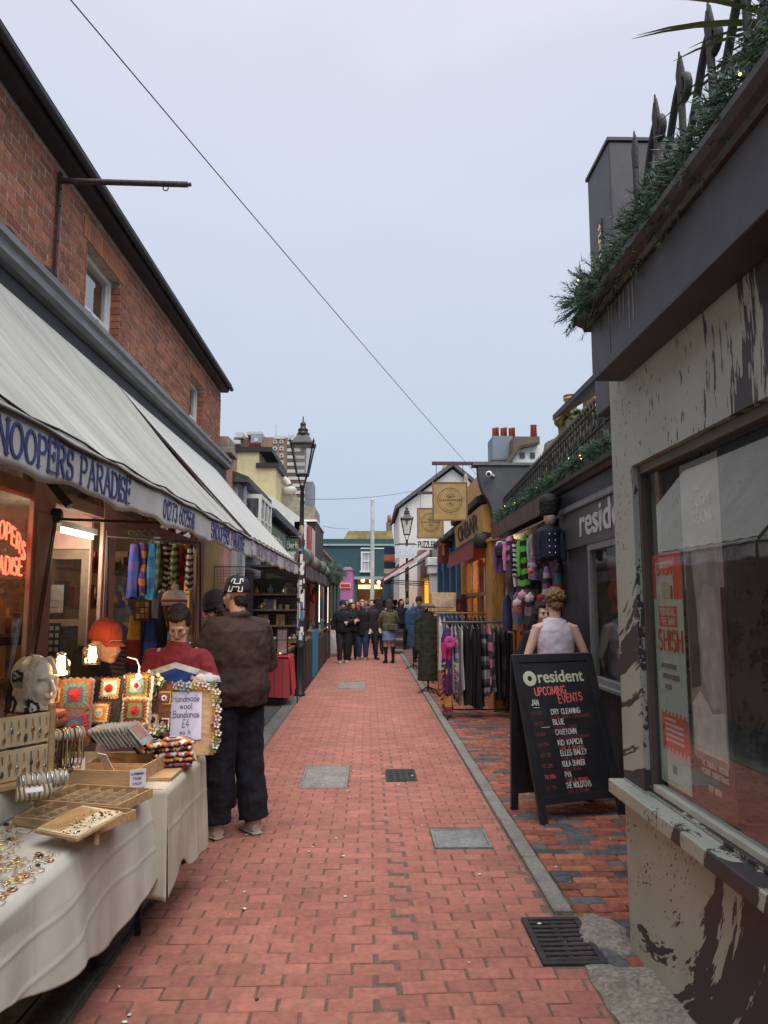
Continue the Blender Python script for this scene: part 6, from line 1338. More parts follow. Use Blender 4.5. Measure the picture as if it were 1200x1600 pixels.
Hb = [[(-.030, -.03), (-.030, .03), (-.014, .03), (-.014, .008), (.014, .008), (.014, .03), (.030, .03), (.030, -.03), (.014, -.03), (.014, -.008), (-.014, -.008), (-.014, -.03), (-.030, -.03)]]
Hb = [[(-1.5*u-.3*v, 1.6*v) for u, v in Hb[0]]]
person('man seen from behind in brown jacket and dark cap with a white H', (-.95, 5.48, .012), math.pi+.72, 1.81, .06, .2, -.05,
  arms={'a': ((.29, -.06, 1.15), (.20, -.30, 1.10)), 'b': ((-.28, -.04, 1.15), (-.20, -.28, 1.08))}, legs={'a': ((.11, -.03, .5), (.13, -.02, .085)), 'b': ((-.10, .01, .5), (-.12, .06, .085))},
  top=dict(mat=BRJ, bulk=1.40, hem=.87, flare=.88, fold=1.45), bot=dict(mat=cloth('nt', (20, 21, 32)), wide=.110, hem=.035, fold=1.6), shoes=dict(mat=C(205, 198, 185)), hair=dict(style='short', mat=C(35, 26, 22)),
  hat=dict(style='cap', mat=C(24, 23, 30), badge=Hb, badge_mat=C(235, 233, 228)), vox=.008, face=False)
wp = U(338, 1000, y=5.95)
person('woman in a dark beanie looking down, half hidden behind the man in the brown jacket', (wp.x+.03, 5.95, .0), -1.0, 1.71, .05, .0, .35, top=dict(mat=BLKC, bulk=1.12), bot=dict(mat=BLKC, wide=.11), shoes=dict(mat=BLKC), hair=dict(style='bob', mat=C(52, 34, 28)), hat=dict(style='beanie', mat=cloth('bn', (38, 33, 44), scale=90)), skin=SKIN2, vox=.008)
def banded():
    m = M('red_white_blue_cloth', (.2, .02, .03), .9, .15, 24, .15); t = m.node_tree; b = t.nodes['Principled BSDF']; c = N(t, 'ShaderNodeTexCoord'); s = N(t, 'ShaderNodeSeparateXYZ'); t.links.new(c.outputs['Object'], s.inputs[0])
    ab = N(t, 'ShaderNodeMath', operation='ABSOLUTE'); t.links.new(s.outputs[0], ab.inputs[0]); ad = N(t, 'ShaderNodeMath', operation='MULTIPLY_ADD'); t.links.new(ab.outputs[0], ad.inputs[0]); ad.inputs[1].default_value = .35; t.links.new(s.outputs[2], ad.inputs[2])
    r = N(t, 'ShaderNodeValToRGB'); r.color_ramp.interpolation = 'CONSTANT'; e = r.color_ramp.elements; e[0].color = (.025, .07, .28, 1); e[1].position = .62; e[1].color = (.6, .58, .56, 1); q = e.new(.66); q.color = (.20, .022, .032, 1)
    mr = N(t, 'ShaderNodeMapRange'); mr.inputs[1].default_value = .6; mr.inputs[2].default_value = 1.6; t.links.new(ad.outputs[0], mr.inputs[0]); t.links.new(mr.outputs[0], r.inputs[0]); t.links.new(r.outputs[0], b.inputs['Base Color']); return m
bp_ = U(280, 1000, y=5.05)
person('young person in a red, white and blue jacket looking down behind the stall', (bp_.x, 5.05, .0), .12, 1.62, .10, .0, .68, arms={'a': ((.25, -.06, 1.22), (.18, -.30, 1.27)), 'b': ((-.26, -.02, 1.14), (-.22, -.2, 1.0))}, top=dict(mat=banded(), bulk=.98, fold=1.6), bot=dict(mat=BLKC), shoes=dict(mat=BLKC), hair=dict(style='short', mat=C(38, 28, 24)), skin=SKIN2, vox=.0075)
capman = person('man in an orange red cap and black jumper bending over the stall', (-2.02, 4.62, .0), 1.22, 1.74, .80, -.15, -.25, arms={'a': ((.26, -.16, 1.22), (.16, -.36, 1.10)), 'b': ((-.27, -.10, 1.16), (-.22, -.34, 1.05))}, top=dict(mat=C(16, 15, 18, rough=.95, var=.2), bulk=1.12), bot=dict(mat=BLKC), shoes=dict(mat=BLKC), hair=dict(style='short', mat=C(70, 55, 48)), hat=dict(style='cap', mat=C(168, 66, 46, var=.14)), skin=SKIN, vox=.0075)
tp = U(868, 1000, y=6.95)
person('man seen from behind with curly fair hair and a white vest beyond the chalkboard', (tp.x, 6.95, .012), math.pi-.05, 1.74, .03, .25, .2, arms={'a': ((.275, .04, 1.13), (.19, -.12, .95)), 'b': ((-.275, .04, 1.13), (-.19, -.12, .95))}, top=dict(mat=C(196, 190, 204, var=.06, rough=.9), sleeve=0, bulk=.985, hem=.84, collar=False, name='vest', fold=.8), bot=dict(mat=cloth('g', (48, 48, 54))), shoes=dict(mat=BLKC), hair=dict(style='curly', mat=C(118, 92, 62, var=.35, scale=60)), skin=SKIN2, vox=.0075, face=False)
tp = U(846, 960, y=7.75)
person('woman with long dark hair facing the man in the white vest', (tp.x, 7.75, .012), .25, 1.62, 0, .0, .05, top=dict(mat=BLKC), bot=dict(mat=BLKC), shoes=dict(mat=BLKC), hair=dict(style='long', mat=C(34, 26, 24)), skin=SKIN2, vox=.010)
# people further down the street
def far(label, px, fy, H, rz, **k):
    p = U(px, fy, z=.01); return person(label, (p.x, p.y, .012), rz, H, vox=k.pop('vox', .014), **k)
GRP = None
DK = [cloth('k1', (24, 24, 28)), cloth('k2', (32, 30, 34)), cloth('k3', (22, 25, 34)), cloth('k4', (44, 36, 36))]
far('woman in a black puffer coat and black trousers, leftmost of the walking group', 535, 1036, 1.66, .15, arms={'a': ((.27, -.02, 1.16), (.10, -.22, 1.14)), 'b': ((-.27, .0, 1.15), (-.28, -.06, .92))}, legs={'a': ((.10, .02, .5), (.11, .1, .085)), 'b': ((-.09, -.08, .5), (-.09, -.12, .085))}, top=dict(mat=DK[0], bulk=1.22, hood=True, fold=2), bot=dict(mat=DK[1], wide=.10), shoes=dict(mat=C(170, 160, 150)), hair=dict(style='short', mat=C(26, 22, 22)), hat=dict(style='beanie', mat=C(30, 28, 30)))
far('woman with folded arms in a dark quilted coat in the walking group', 551, 1031, 1.62, .35, yaw=-.3, arms={'a': ((.25, -.06, 1.17), (.02, -.24, 1.16)), 'b': ((-.25, -.06, 1.17), (-.02, -.22, 1.19))}, top=dict(mat=DK[2], bulk=1.2, fold=2), bot=dict(mat=DK[0]), shoes=dict(mat=DK[0]), hair=dict(style='long', mat=C(92, 66, 46)))
far('fair haired woman in a black coat and blue jeans in the walking group', 566, 1031, 1.68, -.3, yaw=.35, pit=.1, top=dict(mat=DK[0], bulk=1.08, hem=.72), bot=dict(mat=cloth('j', (40, 62, 96)), wide=.10), shoes=dict(mat=C(150, 130, 120)), hair=dict(style='long', mat=C(166, 132, 92)), skin=SKIN2)
far('tall person in a dark maroon coat, rightmost of the walking group', 579, 1030, 1.70, .45, legs={'a': ((.10, -.1, .5), (.10, -.14, .085)), 'b': ((-.10, .06, .5), (-.10, .16, .085))}, top=dict(mat=DK[3], bulk=1.1, hem=.66), bot=dict(mat=DK[1]), shoes=dict(mat=DK[0]), hair=dict(style='short', mat=C(120, 92, 66)), skin=SKIN2)
far('dark haired person in a long black coat walking away in mid street', 592, 1022, 1.76, math.pi, top=dict(mat=DK[0], bulk=1.1, hem=.55), bot=dict(mat=DK[1]), shoes=dict(mat=DK[0]), hair=dict(style='long', mat=C(40, 30, 26)), bag=dict(at=(.33, 0, .62), size=(.26, .3, .1), mat=C(50, 62, 78)), face=False)
far('woman from behind in an olive jacket, denim skirt and black boots', 608, 1036, 1.68, math.pi+.25, arms={'a': ((.26, -.05, 1.16), (.14, -.26, 1.22)), 'b': ((-.26, -.03, 1.15), (-.14, -.24, 1.18))}, top=dict(mat=cloth('o', (92, 88, 62)), bulk=1.12, hem=.90), bot=dict(mat=cloth('d', (112, 128, 165)), skirt=True, hem=.62, name='skirt'), shoes=dict(mat=C(18, 17, 20), boot=.32), hair=dict(style='long', mat=C(58, 40, 32)), scarf=cloth('s', (188, 178, 162)), bag=dict(at=(-.06, .19, 1.0), size=(.24, .16, .08), mat=C(88, 82, 58)), face=False)
bgp = [(548, 1008, 1.7, 0, 'person in dark clothes and a white cap behind the walking group', 'cap', (190, 185, 180)), (558, 1004, 1.66, .2, 'distant person with a red scarf behind the walking group', None, (60, 40, 34)), (572, 1003, 1.72, 0, 'distant person in grey between the heads of the walking group', None, (50, 40, 36)), (586, 1005, 1.74, 3.1, 'distant person in navy walking away near the pole', None, (36, 30, 28)), (600, 1003, 1.7, 3.1, 'distant person in black walking away right of the pole', None, (44, 34, 30)), (618, 1008, 1.68, 2.6, 'person in a dark hat by the far signs', 'beanie', (40, 36, 34)), (627, 1015, 1.72, .4, 'person in dark clothes beside the further lamp post', None, (30, 26, 26)), (541, 1000, 1.7, .1, 'far off person in a maroon coat by the mauve shop', None, (44, 32, 28)), (614, 999, 1.68, 0, 'far off person in pale blue under the red awning', None, (60, 46, 36))]
for i, (px, fy, H, rz, lab, ht, hc_) in enumerate(bgp):
    far(lab, px, fy, H, rz, top=dict(mat=[DK[0], cloth('r', (96, 34, 38)), cloth('g2', (84, 84, 88)), DK[2], DK[0], DK[1], DK[2], DK[3], cloth('pb', (96, 112, 132))][i], bulk=1.1), bot=dict(mat=DK[i % 3]), shoes=dict(mat=DK[0]), hair=dict(style='short' if i % 2 else 'long', mat=C(*(hc_ if not ht else (40, 32, 28)))), hat=dict(style=ht, mat=C(*hc_)) if ht else None, vox=.02, hands=True, face=rz < 1, scarf=C(180, 40, 40) if i == 1 else None)
p = U(652, 1034, z=.01)
person('man in a dark cap and grey jacket facing us beyond the green coat', (p.x+.05, p.y, .012), .1, 1.76, top=dict(mat=cloth('gj', (66, 62, 58)), bulk=1.15), bot=dict(mat=DK[2]), shoes=dict(mat=DK[0]), hair=dict(style='short', mat=C(34, 28, 26)), hat=dict(style='beanie', mat=C(32, 30, 32)), vox=.012)
# ------------------------------------------------------------------ MARKET TABLES
LINEN = M('linen_cloth', (.52, .50, .455), .9, .10, 5, .12, bscale=160); LINEN2 = M('cream_cloth', (.50, .455, .37), .9, .12, 5, .12, bscale=160)
def interp(tab, y):
    for (a, va), (b, vb) in zip(tab, tab[1:]):
        if y <= b: k = (y-a)/(b-a); k = k*k*(3-2*k); return va+(vb-va)*max(0, k)
    return tab[-1][1]
def tablecloth(lab, x0, x1, y0, y1, zt, hem, mat, seed, creases=(.14, .27)):
    """top, rounded front edge and hanging front; seen at u: back -> front -> hem"""
    nu, nv = 70, 320
    def f(u, v):
        y = lerp(y0, y1, v); W_ = x1-x0
        if u < .3: k = u/.3; return V((x0+W_*k, y, zt+.0015*math.sin(y*23+k*9)))
        k = (u-.3)/.7; h = interp(hem, y); drop = (zt-h)*k
        fold = (.008+.022*k)*math.sin(y*5.2+seed+1.2*math.sin(y*2.3))*min(1, k*3)+.006*k*math.sin(y*17+seed*2)+.003*k*math.sin(y*29+k*4)
        cr = sum(.0028*math.exp(-((drop-c-.005*math.sin(y*3+i))/.007)**2) for i, c in enumerate(creases))+sum(.0028*math.exp(-((y-(y0+q_*(y1-y0)))/.008)**2) for q_ in (.3, .55, .68, .8, .93))
        r = min(drop, .03)/.03; return V((x1+.022*math.sin(r*math.pi/2)+.045*k+fold+cr, y+.012*k*math.sin(y*5), zt-drop+.0*k))
    o = MB().grid(f, nu, nv).build('tablecloth', mat, label=lab, cat='tablecloth', solid=.003)
    return o
def trestle(lab, x0, x1, y0, y1, zt):
    t = thing('market_table', lab, 'table', ((x0+x1)/2, (y0+y1)/2, .0)); MB().box(x0+.01, x1-.01, y0+.01, y1-.01, zt-.035, zt-.005).build('tabletop', WOOD, t)
    for x in (x0+.06, x1-.16):
        for y in (y0+.1, y1-.16): MB().box(x-.013, x+.013, y-.013, y+.013, .012, zt-.036).build('leg', BLACK, t)
    for y in (y0+.1, y1-.16): MB().box(x0+.074, x1-.174, y-.01, y+.01, .3, .32).build('brace', BLACK, t)
    return t
trestle('near long market table under the white linen cloth', -1.88, -1.07, 1.0, 3.72, .75); trestle('smaller market table under the cream cloth, beyond the long one', -1.80, -.98, 3.80, 4.52, .752)
tablecloth('long white creased linen cloth over the near jewellery table', -1.9, -1.085, .9, 3.76, .7525, [(.9, .40), (2.2, .50), (2.7, .39), (3.2, .27), (3.5, .32), (3.76, .36)], LINEN, 0)
tablecloth('cream bunched cloth over the smaller crochet table', -1.82, -.99, 3.70, 4.54, .7545, [(3.70, .26), (3.95, .34), (4.2, .24), (4.54, .22)], LINEN2, 2.2, (.2,))
def endflap(u, v): x = lerp(-1.6, -.965, u); return V((x+.02*v, 3.695-.018*v+.016*v*math.sin(x*21)+.008*v*math.sin(x*43+1), .753-lerp(.42, .50, u)*v))
MB().grid(endflap, 60, 20).build('tablecloth', LINEN2, label='cream cloth flap hanging down the near end of the crochet table', cat='tablecloth', solid=.003)
t = thing('display_riser', 'white cloth covered step at the back of the jewellery table', 'riser', (-1.67, 3.4, .757)); MB().box(-1.87, -1.47, 2.98, 3.74, .757, .897).build('step', LINEN, t, bevel=.012)
ZT = .758
def at(px, py, z=ZT): return U(px, py, z=z)
# the board on the crochet table
t = thing('display_board', 'pale wooden board lying on the cream cloth of the smaller table', 'board', (-1.4, 4.15, .757)); MB().box(-1.75, -.985, 3.84, 4.50, .758, .776).build('panel', WOOD, t, bevel=.004)
def local(P0, P1, P2):
    """frame from three table points: front left, front right, back right"""
    ux = (P1-P0); ux.z = 0; L_ = ux.length; ux.normalize(); uy = V((-ux.y, ux.x, 0)); d = (P2-P1).dot(uy); return P0, ux, uy, L_, abs(d)
def placed(m, P0, ux): # rotate mesh-local coordinates onto the table
    a = math.atan2(ux.y, ux.x); return dict(w=False, loc=None)
def tray(lab, fl, fr, br, z, h, nx, ny, wall=.006, name='jewellery_tray'):
    P0, ux, uy, L_, D_ = local(at(*fl, z=z+h), at(*fr, z=z+h), at(*br, z=z+h)); a = math.atan2(ux.y, ux.x)
    t = thing(name, lab, 'tray', (P0.x, P0.y, z), a)
    b = MB().box(0, L_, 0, D_, 0, .006); b.build('base', C(170, 140, 112), t, w=False)
    f = MB(); f.box(0, L_, -.008, 0, 0, h).box(0, L_, D_, D_+.008, 0, h).box(-.008, 0, -.008, D_+.008, 0, h).box(L_, L_+.008, -.008, D_+.008, 0, h); f.build('side', WOOD, t, w=False, bevel=.002)
    for i in range(1, nx): MB().box(L_*i/nx-.0015, L_*i/nx+.0015, .0005, D_-.0005, .0065, h-.008).build('divider', C(190, 165, 130), t, w=False)
    for j in range(1, ny): MB().box(.0005, L_-.0005, D_*j/ny-.0015, D_*j/ny+.0015, .0065, h-.0095).build('divider', C(190, 165, 130), t, w=False)
    r = MB()
    for i in range(nx):
        for j in range(ny): r.sph((L_*(i+.5)/nx+rnd(-.006, .006), D_*(j+.5)/ny, .012), (.010, .010, .006), 6, 4, (i*3+j) % 3)
    r.build('rings', [SILVER, GOLD, C(190, 180, 160)], t, w=False, kind='stuff'); return t
tray('upper compartment tray of pale wood, next to the wooden boxes', (58, 1249), (182, 1257), (207, 1230), ZT, .042, 6, 4)
tray('lower compartment tray of pale wood, next to the sloping earring board', (24, 1275), (152, 1289), (180, 1262), ZT, .036, 6, 4)
# open wooden boxes
def crate(lab, fl, fr, br, z, h, div):
    P0, ux, uy, L_, D_ = local(at(*fl, z=z+h), at(*fr, z=z+h), at(*br, z=z+h)); a = math.atan2(ux.y, ux.x); t = thing('wooden_box', lab, 'box', (P0.x, P0.y, z), a)
    MB().box(0, L_, 0, D_, 0, .006).build('base', WOOD, t, w=False)
    for nm, bx in (('front_panel', (0, L_, -.009, 0)), ('back_panel', (0, L_, D_, D_+.009)), ('side_panel', (-.009, 0, -.009, D_+.009)), ('side_panel', (L_, L_+.009, -.009, D_+.009))): MB().box(*bx, 0, h).build(nm, WOOD, t, w=False, bevel=.002)
    for d in div: MB().box(.0005, L_-.0005, D_*d-.004, D_*d+.004, .0065, h-.012).build('divider', WOOD, t, w=False)
    return t, P0, ux, uy, L_, D_
bx, P0, ux, uy, L_, D_ = crate('open pale wooden box with a divider, holding plastic packets', (112, 1202), (209, 1204), (246, 1177), ZT, .088, (.5,))
PLAST = M('clear_packet', (.22, .235, .25), .22, .3, 14, .1, spec=.6, coat=.6); PAPER = C(214, 210, 222, var=.05); PRN = C(95, 85, 110)
random.seed(31)
Rz = Matrix.Rotation(math.atan2(ux.y, ux.x), 3, 'Z')
for i in range(11):
    c = P0+ux*(.02+.021*i)+uy*(D_*.62)+V((0, 0, .11+.002*i)); rot = Rz @ Matrix.Rotation(R(-18), 3, 'Z') @ Matrix.Rotation(R(-38+rnd(-4, 4)), 3, 'Y') @ Matrix.Rotation(R(14), 3, 'X')
    t = thing('packet', ['leftmost', 'second', 'third', 'fourth', 'fifth', 'sixth', 'seventh', 'eighth', 'ninth', 'tenth', 'rightmost'][i]+' clear plastic packet of the leaning row in the wooden box', 'packet', c, group='plastic packets in the wooden box')
    MB().obox(c, (.006, .10, .125), rot).build('sleeve', PLAST, t); MB().obox(c+rot@V((.0036, 0, .012)), (.001, .075, .085), rot).build('insert', random.choice([C(110, 118, 122), C(140, 132, 124), C(84, 92, 100), C(130, 104, 96)]), t)
for (px, py, an, lab) in ((122, 1128, 20, 'small card with dark blocks standing above the wooden box'), (166, 1192, -30, 'grey printed packet lying at the front of the wooden box')):
    c = at(px, py, z=.90 if py < 1150 else .865); rot = Rz @ Matrix.Rotation(R(an), 3, 'Z') @ Matrix.Rotation(R(-60), 3, 'X')
    t = thing('packet', lab, 'packet', c); MB().obox(c, (.075, .11, .004), rot).build('sleeve', PAPER, t); q = MB()
    for k in range(3): q.obox(c+rot@V((0, -.03+.033*k, .0028)), (.055, .022, .001), rot)
    q.build('print', C(60, 66, 84), t)
def card(lab, c, w_, h_, yawd, tiltd, lines, name='paper_sign', cat='sign', paper=PAPER, ink=PRN):
    t = thing(name, lab, cat, c); rot = Matrix.Rotation(R(yawd), 3, 'Z') @ Matrix.Rotation(R(-tiltd), 3, 'X')
    MB().obox(V(c)+rot@V((0, 0, h_/2)), (w_, .003, h_), rot).build('sheet', paper, t)
    ux_, uz_, n_ = rot@V((1, 0, 0)), rot@V((0, 0, 1)), rot@V((0, -1, 0))
    for tx, u, v, hh, wd in lines:
        m = MB(); letters(m, tx, V(c)+ux_*((u-.5)*w_)+uz_*(v*h_)+n_*.0016, ux_, uz_, n_, hh*h_, w=.12, width=wd*w_, jit=.04); m.build('lettering', ink, t)
    return t
card('white card standing left of the wooden box', at(118, 1226), .085, .125, 28, 14, [('BANGLES', .12, .72, .1, .7)])
c0 = P0+ux*(L_+.016)+uy*.0+V((0, 0, -.01)); card('price card hung on the right side of the wooden box', (c0.x+.012, c0.y-.02, .742), .075, .115, 32, 2, [('EARRINGS', .1, .78, .09, .75), ('FROM', .2, .58, .10, .5), ('EACH', .2, .38, .1, .5), ('£10.00', .1, .1, .17, .8)], ink=C(52, 50, 62))
# sloping earring board
P0, ux, uy, L_, D_ = local(at(52, 1303, z=.80), at(120, 1326, z=.78), at(156, 1283, z=.80)); a = math.atan2(ux.y, ux.x)
t = thing('earring_board', 'sloping wooden earring board nearest the front edge of the table', 'display board', (P0.x, P0.y, .79), a)
tl = Matrix.Rotation(R(9), 3, 'X'); q = MB().obox((L_/2, D_/2, .035), (L_, D_, .014), tl); q.build('board', WOOD, t, w=False, bevel=.003); q = MB().obox((L_/2, D_/2, .0435), (L_-.015, D_-.012, .002), tl); q.build('velvet', C(205, 188, 160), t, w=False)
for x_ in (.03, L_-.03): MB().box(x_-.006, x_+.006, D_*.5, D_*.5+.012, -.034, .025).build('foot', WOOD, t, w=False)
q = MB()
for i in range(9): x_ = .012+i*.013; q.tube([V((L_/2, D_/2, .035))+tl@V((x_-L_/2, -D_/2+.02, .011)), V((L_/2, D_/2, .035))+tl@V((x_-L_/2, D_/2-.02, .011))], .0028, 5)
q.build('rod', C(190, 150, 100), t, w=False)
q = MB()
for i in range(46): q.sph(V((L_/2, D_/2, .035))+tl@V((rnd(-.02, L_/2-.02), rnd(-D_/2+.015, D_/2-.015), .012)), (rnd(.004, .009), rnd(.003, .007), .003), 6, 4, i % 4)
q.build('earrings', [SILVER, GOLD, COPPER, C(60, 66, 74)], t, w=False, kind='stuff')
# upright earring stand at the left edge
b0 = at(22, 1226, z=.9); t = thing('earring_stand', 'upright wooden stand with two rows of earring cards at the left edge', 'display stand', (b0.x, b0.y, .899), R(58))
H_ = .30; q = MB(); q.box(-.17, -.145, -.012, .012, 0, H_).box(.145, .17, -.012, .012, 0, H_); q.tube([(.1575, -.012, H_), (.1575, .012, H_)], .0125, 10).tube([(-.1575, -.012, H_), (-.1575, .012, H_)], .0125, 10); q.build('upright', WOOD, t, w=False, bevel=.003)
for zz in (.02, .155): MB().box(-.144, .144, -.005, .005, zz, zz+.122).build('panel', C(190, 172, 140), t, w=False); 
MB().box(-.17, .17, -.05, .05, -.003, .012).build('base', WOOD, t, w=False)
for k in range(2):
    for i in range(9):
        for sd in (-1,):
            q = MB(); x_ = -.128+i*.032; z_ = (.02, .155)[k]; q.tube([(x_, sd*.007, z_+.105), (x_+.003, sd*.008, z_+.07)], .002, 4).sph((x_+.003, sd*.009, z_+.06-.015*(i % 3)), (.008, .003, .012+.006*(i % 2)), 8, 6).tube([(x_+.003, sd*.009, z_+.045), (x_+.004, sd*.008, z_+.02)], .0025, 4); q.build('earring', [SILVER, GOLD, C(80, 70, 60), COPPER][(i+k) % 4], t, w=False)
# bracelet rolls
def roll(lab, px, py, z0, L_, r_, yawd, hang, mats):
    c = at(px, py, z=.9); t = thing('bracelet_stand', lab, 'display stand', (c.x, c.y, .899), R(yawd)); MB().tube([(-L_/2, 0, z0), (L_/2, 0, z0)], r_, 14).build('bar', LINEN2, t, w=False)
    if z0 > .06: MB().tube([(0, 0, .01), (0, 0, z0)], .012, 8).lathe([(.06, -.002), (.06, .01), (.02, .014)], n=14).build('stem', WOODD, t, w=False)
    n = int(L_/.017)
    for i in range(n):
        x_ = -L_/2+(i+.5)*L_/n; q = MB(); pts = [(x_+.002*math.sin(a*3+i), math.sin(a)*(r_+.004), z0+math.cos(a)*(r_+.004)-(hang*max(0, -math.cos(a)) if hang else 0)) for a in [k*math.pi/8 for k in range(17)]]; q.tube(pts, .0035, 5); q.build('bracelet', mats[i % len(mats)], t, w=False)
        if hang:
            q = MB()
            for s_ in (-1, 1): q.tube([(x_, s_*(r_+.004), z0), (x_+rnd(-.006, .006), s_*(r_+.01), z0-hang)], .0022, 4)
            q.build('chain', mats[(i+1) % len(mats)], t, w=False)
    return t
roll('tall padded bar hung with gold chains behind the upright earring stand', 92, 1205, .155, .20, .026, 42, .11, [GOLD, C(180, 160, 120), C(70, 55, 45)])
roll('low padded roll ringed with silver bangles', 66, 1232, .034, .18, .03, 38, 0, [SILVER, C(200, 190, 175), SILVER])
roll('low roll of bracelets with a small lilac tag', 52, 1250, .028, .12, .026, 32, 0, [C(120, 95, 60), C(150, 120, 70)])
card('small lilac tag lying on the low bracelet roll', (at(54, 1240, z=.95).x, at(54, 1240, z=.95).y, .955), .06, .035, 30, 75, [], name='tag', cat='tag')
# loose jewellery
random.seed(17)
kinds = [('ring', 'gold ring lying loose on the white cloth', GOLD, 'loose gold rings'), ('brooch', 'round copper brooch lying on the white cloth', COPPER, 'loose copper brooches'), ('pendant', 'silver chain pendant lying on the white cloth', SILVER, 'loose silver pendants'), ('bead_brooch', 'dark beaded brooch lying on the white cloth', C(54, 50, 56), 'loose dark brooches'), ('stone_ring', 'pale stone ring lying on the white cloth', C(190, 140, 110), 'loose pale stone rings'), ('bangle', 'thin gold bangle lying on the white cloth', GOLD, 'loose gold bangles')]
protos = []
for nm, lab, mt, gr in kinds:
    q = MB()
    if nm in ('ring', 'stone_ring'):
        q.tube([(.011*math.cos(a), .011*math.sin(a), .003) for a in [k*math.pi/6 for k in range(13)]], .0022, 5)
        if nm == 'stone_ring': q.sph((.011, 0, .006), (.006, .007, .005), 8, 6)
    elif nm == 'brooch': q.lathe([(.017, 0), (.018, .003), (.012, .006), (.004, .007)], n=14)
    elif nm == 'pendant': q.tube([(.03*math.cos(a)*(1+.3*math.sin(a*2)), .022*math.sin(a), .0015) for a in [k*math.pi/8 for k in range(17)]], .0012, 4).sph((.034, .004, .004), (.008, .006, .004), 8, 6)
    elif nm == 'bead_brooch':
        for k in range(7): q.sph((.011*math.cos(k), .008*math.sin(k), .004), .005, 6, 5)
    else: q.tube([(.033*math.cos(a), .033*math.sin(a), .002) for a in [k*math.pi/10 for k in range(21)]], .0016, 5)
    protos.append(q.mesh(nm, mt))
for i in range(190):
    y = rnd(2.3, 3.15) if i < 180 else rnd(2.3, 2.7); x = lerp(-.50*y, -1.10, random.random()); k = random.choice([0, 1, 1, 2, 2, 3, 4, 4, 5]) if i < 110 else random.choice([0, 2, 5])
    if y > 2.78 and x > -.44*y: continue
    nm, lab, mt, gr = kinds[k]; lab = lab+(', by the front edge' if x > -1.2 else ', in the middle' if x > -1.3 else ', towards the shop')+(' near the board' if y > 2.75 else ' near us' if y < 2.5 else ''); gr = gr+' '+lab.split(', ')[1]; o = inst(protos[k], nm, None, (x, y, .7572), (0, 0, rnd(0, 6))); o.scale = (rnd(.55, .95),)*3; tag(o, lab, 'jewellery', gr)
t = thing('display_box', 'flat wooden box lid with jewellery at the left edge, near the low rolls', 'box', (-1.60, 2.75, ZT), R(20)); MB().box(-.12, .12, -.07, .07, 0, .03).build('box', WOODD, t, w=False, bevel=.003); q = MB()
for i in range(30): q.sph((rnd(-.1, .1), rnd(-.055, .055), .033), (rnd(.005, .012), rnd(.004, .009), .005), 6, 4, i % 3)
q.build('jewellery_heap', [GOLD, SILVER, COPPER], t, w=False, kind='stuff')

# ---- crochet
WOOL = {k: M('wool_'+k, c, .95, .22, 60, .5, bscale=220) for k, c in dict(cream=(.55, .48, .36), red=(.36, .03, .05), orange=(.55, .19, .04), black=(.018, .016, .02), blue=(.07, .18, .34), teal=(.08, .24, .25), brown=(.13, .05, .03), pink=(.50, .15, .22), purple=(.13, .07, .17), grey=(.16, .15, .17), yellow=(.56, .36, .06), white=(.62, .58, .52), green=(.12, .20, .09), rust=(.28, .09, .05), sky=(.25, .40, .48)).items()}
WK = list(WOOL)
def granny(m, c, ux, uy, size, cols, square=True):
    """rounds of crochet stitches piled from the border to the middle; cols outer -> inner, indexes into WK"""
    n = ux.cross(uy).normalized(); k = len(cols)
    for i, col in enumerate(cols):
        r_ = size/2*(1-i/k)**.92; cnt = 44; ring = []
        for j in range(cnt):
            a = 2*math.pi*j/cnt; rr_ = r_
            if square and i < k-2: q = max(abs(math.cos(a)), abs(math.sin(a))); rr_ = r_/q*(1 if q < .74 else 1)
            rr_ *= 1+.055*(1 if j % 2 else -1); ring.append(c+(ux*math.cos(a)+uy*math.sin(a))*rr_*.96+n*(.0035*i+.0018*(j % 2)))
        m.add(ring+[c+n*(.0035*i+.003)], [(j, (j+1) % cnt, cnt) for j in range(cnt)], WK.index(col), False)
def panel(lab, px0, py0, px1, py1, y, back, squares, tilt=8, yawd=0, name='crochet_piece', cat='crochet'):
    a = U(px0, py0, y=y); b = U(px1, py1, y=y); w_ = (b.x-a.x); h_ = a.z-b.z; c = V(((a.x+b.x)/2, y, b.z)); t = thing(name, lab, cat, c)
    rot = Matrix.Rotation(R(yawd), 3, 'Z') @ Matrix.Rotation(R(-tilt), 3, 'X'); ux_, uz_, n_ = rot@V((1, 0, 0)), rot@V((0, 0, 1)), rot@V((0, -1, 0))
    m = MB()
    def f(u, v): 
        e = .006*math.sin(v*60)+.004*math.sin(u*40)
        return c+ux_*((u-.5)*w_*(1+.02*math.sin(v*9))+e*.4)+uz_*(v*h_+.005*math.sin(u*30))+n_*(.015*math.sin(u*math.pi)*math.sin(v*math.pi)+.002*math.sin(u*80)*math.sin(v*90))
    m.grid(f, 26, 36); m.build('ground', WOOL[back], t, solid=.014)
    for u, v, s_, cols in squares:
        q = MB(); granny(q, c+ux_*((u-.5)*w_)+uz_*(v*h_)+n_*(.010+.015*math.sin(u*math.pi)*math.sin(v*math.pi)), ux_, uz_, s_*w_, cols); q.build('granny_square', [WOOL[x] for x in WK], t)
    return t
panel('maroon and cream crochet piece behind the mannequin head', 72, 1062, 96, 1112, 4.10, 'rust', [(.5, .5, .9, ['cream', 'rust', 'cream', 'rust'])])
panel('grey purple crochet square with a red middle, left of the black one', 96, 1060, 141, 1150, 4.00, 'grey', [(.5, .72, .98, ['rust', 'grey', 'teal', 'purple', 'red', 'red']), (.5, .16, .9, ['red', 'purple', 'blue', 'red'])], 4)
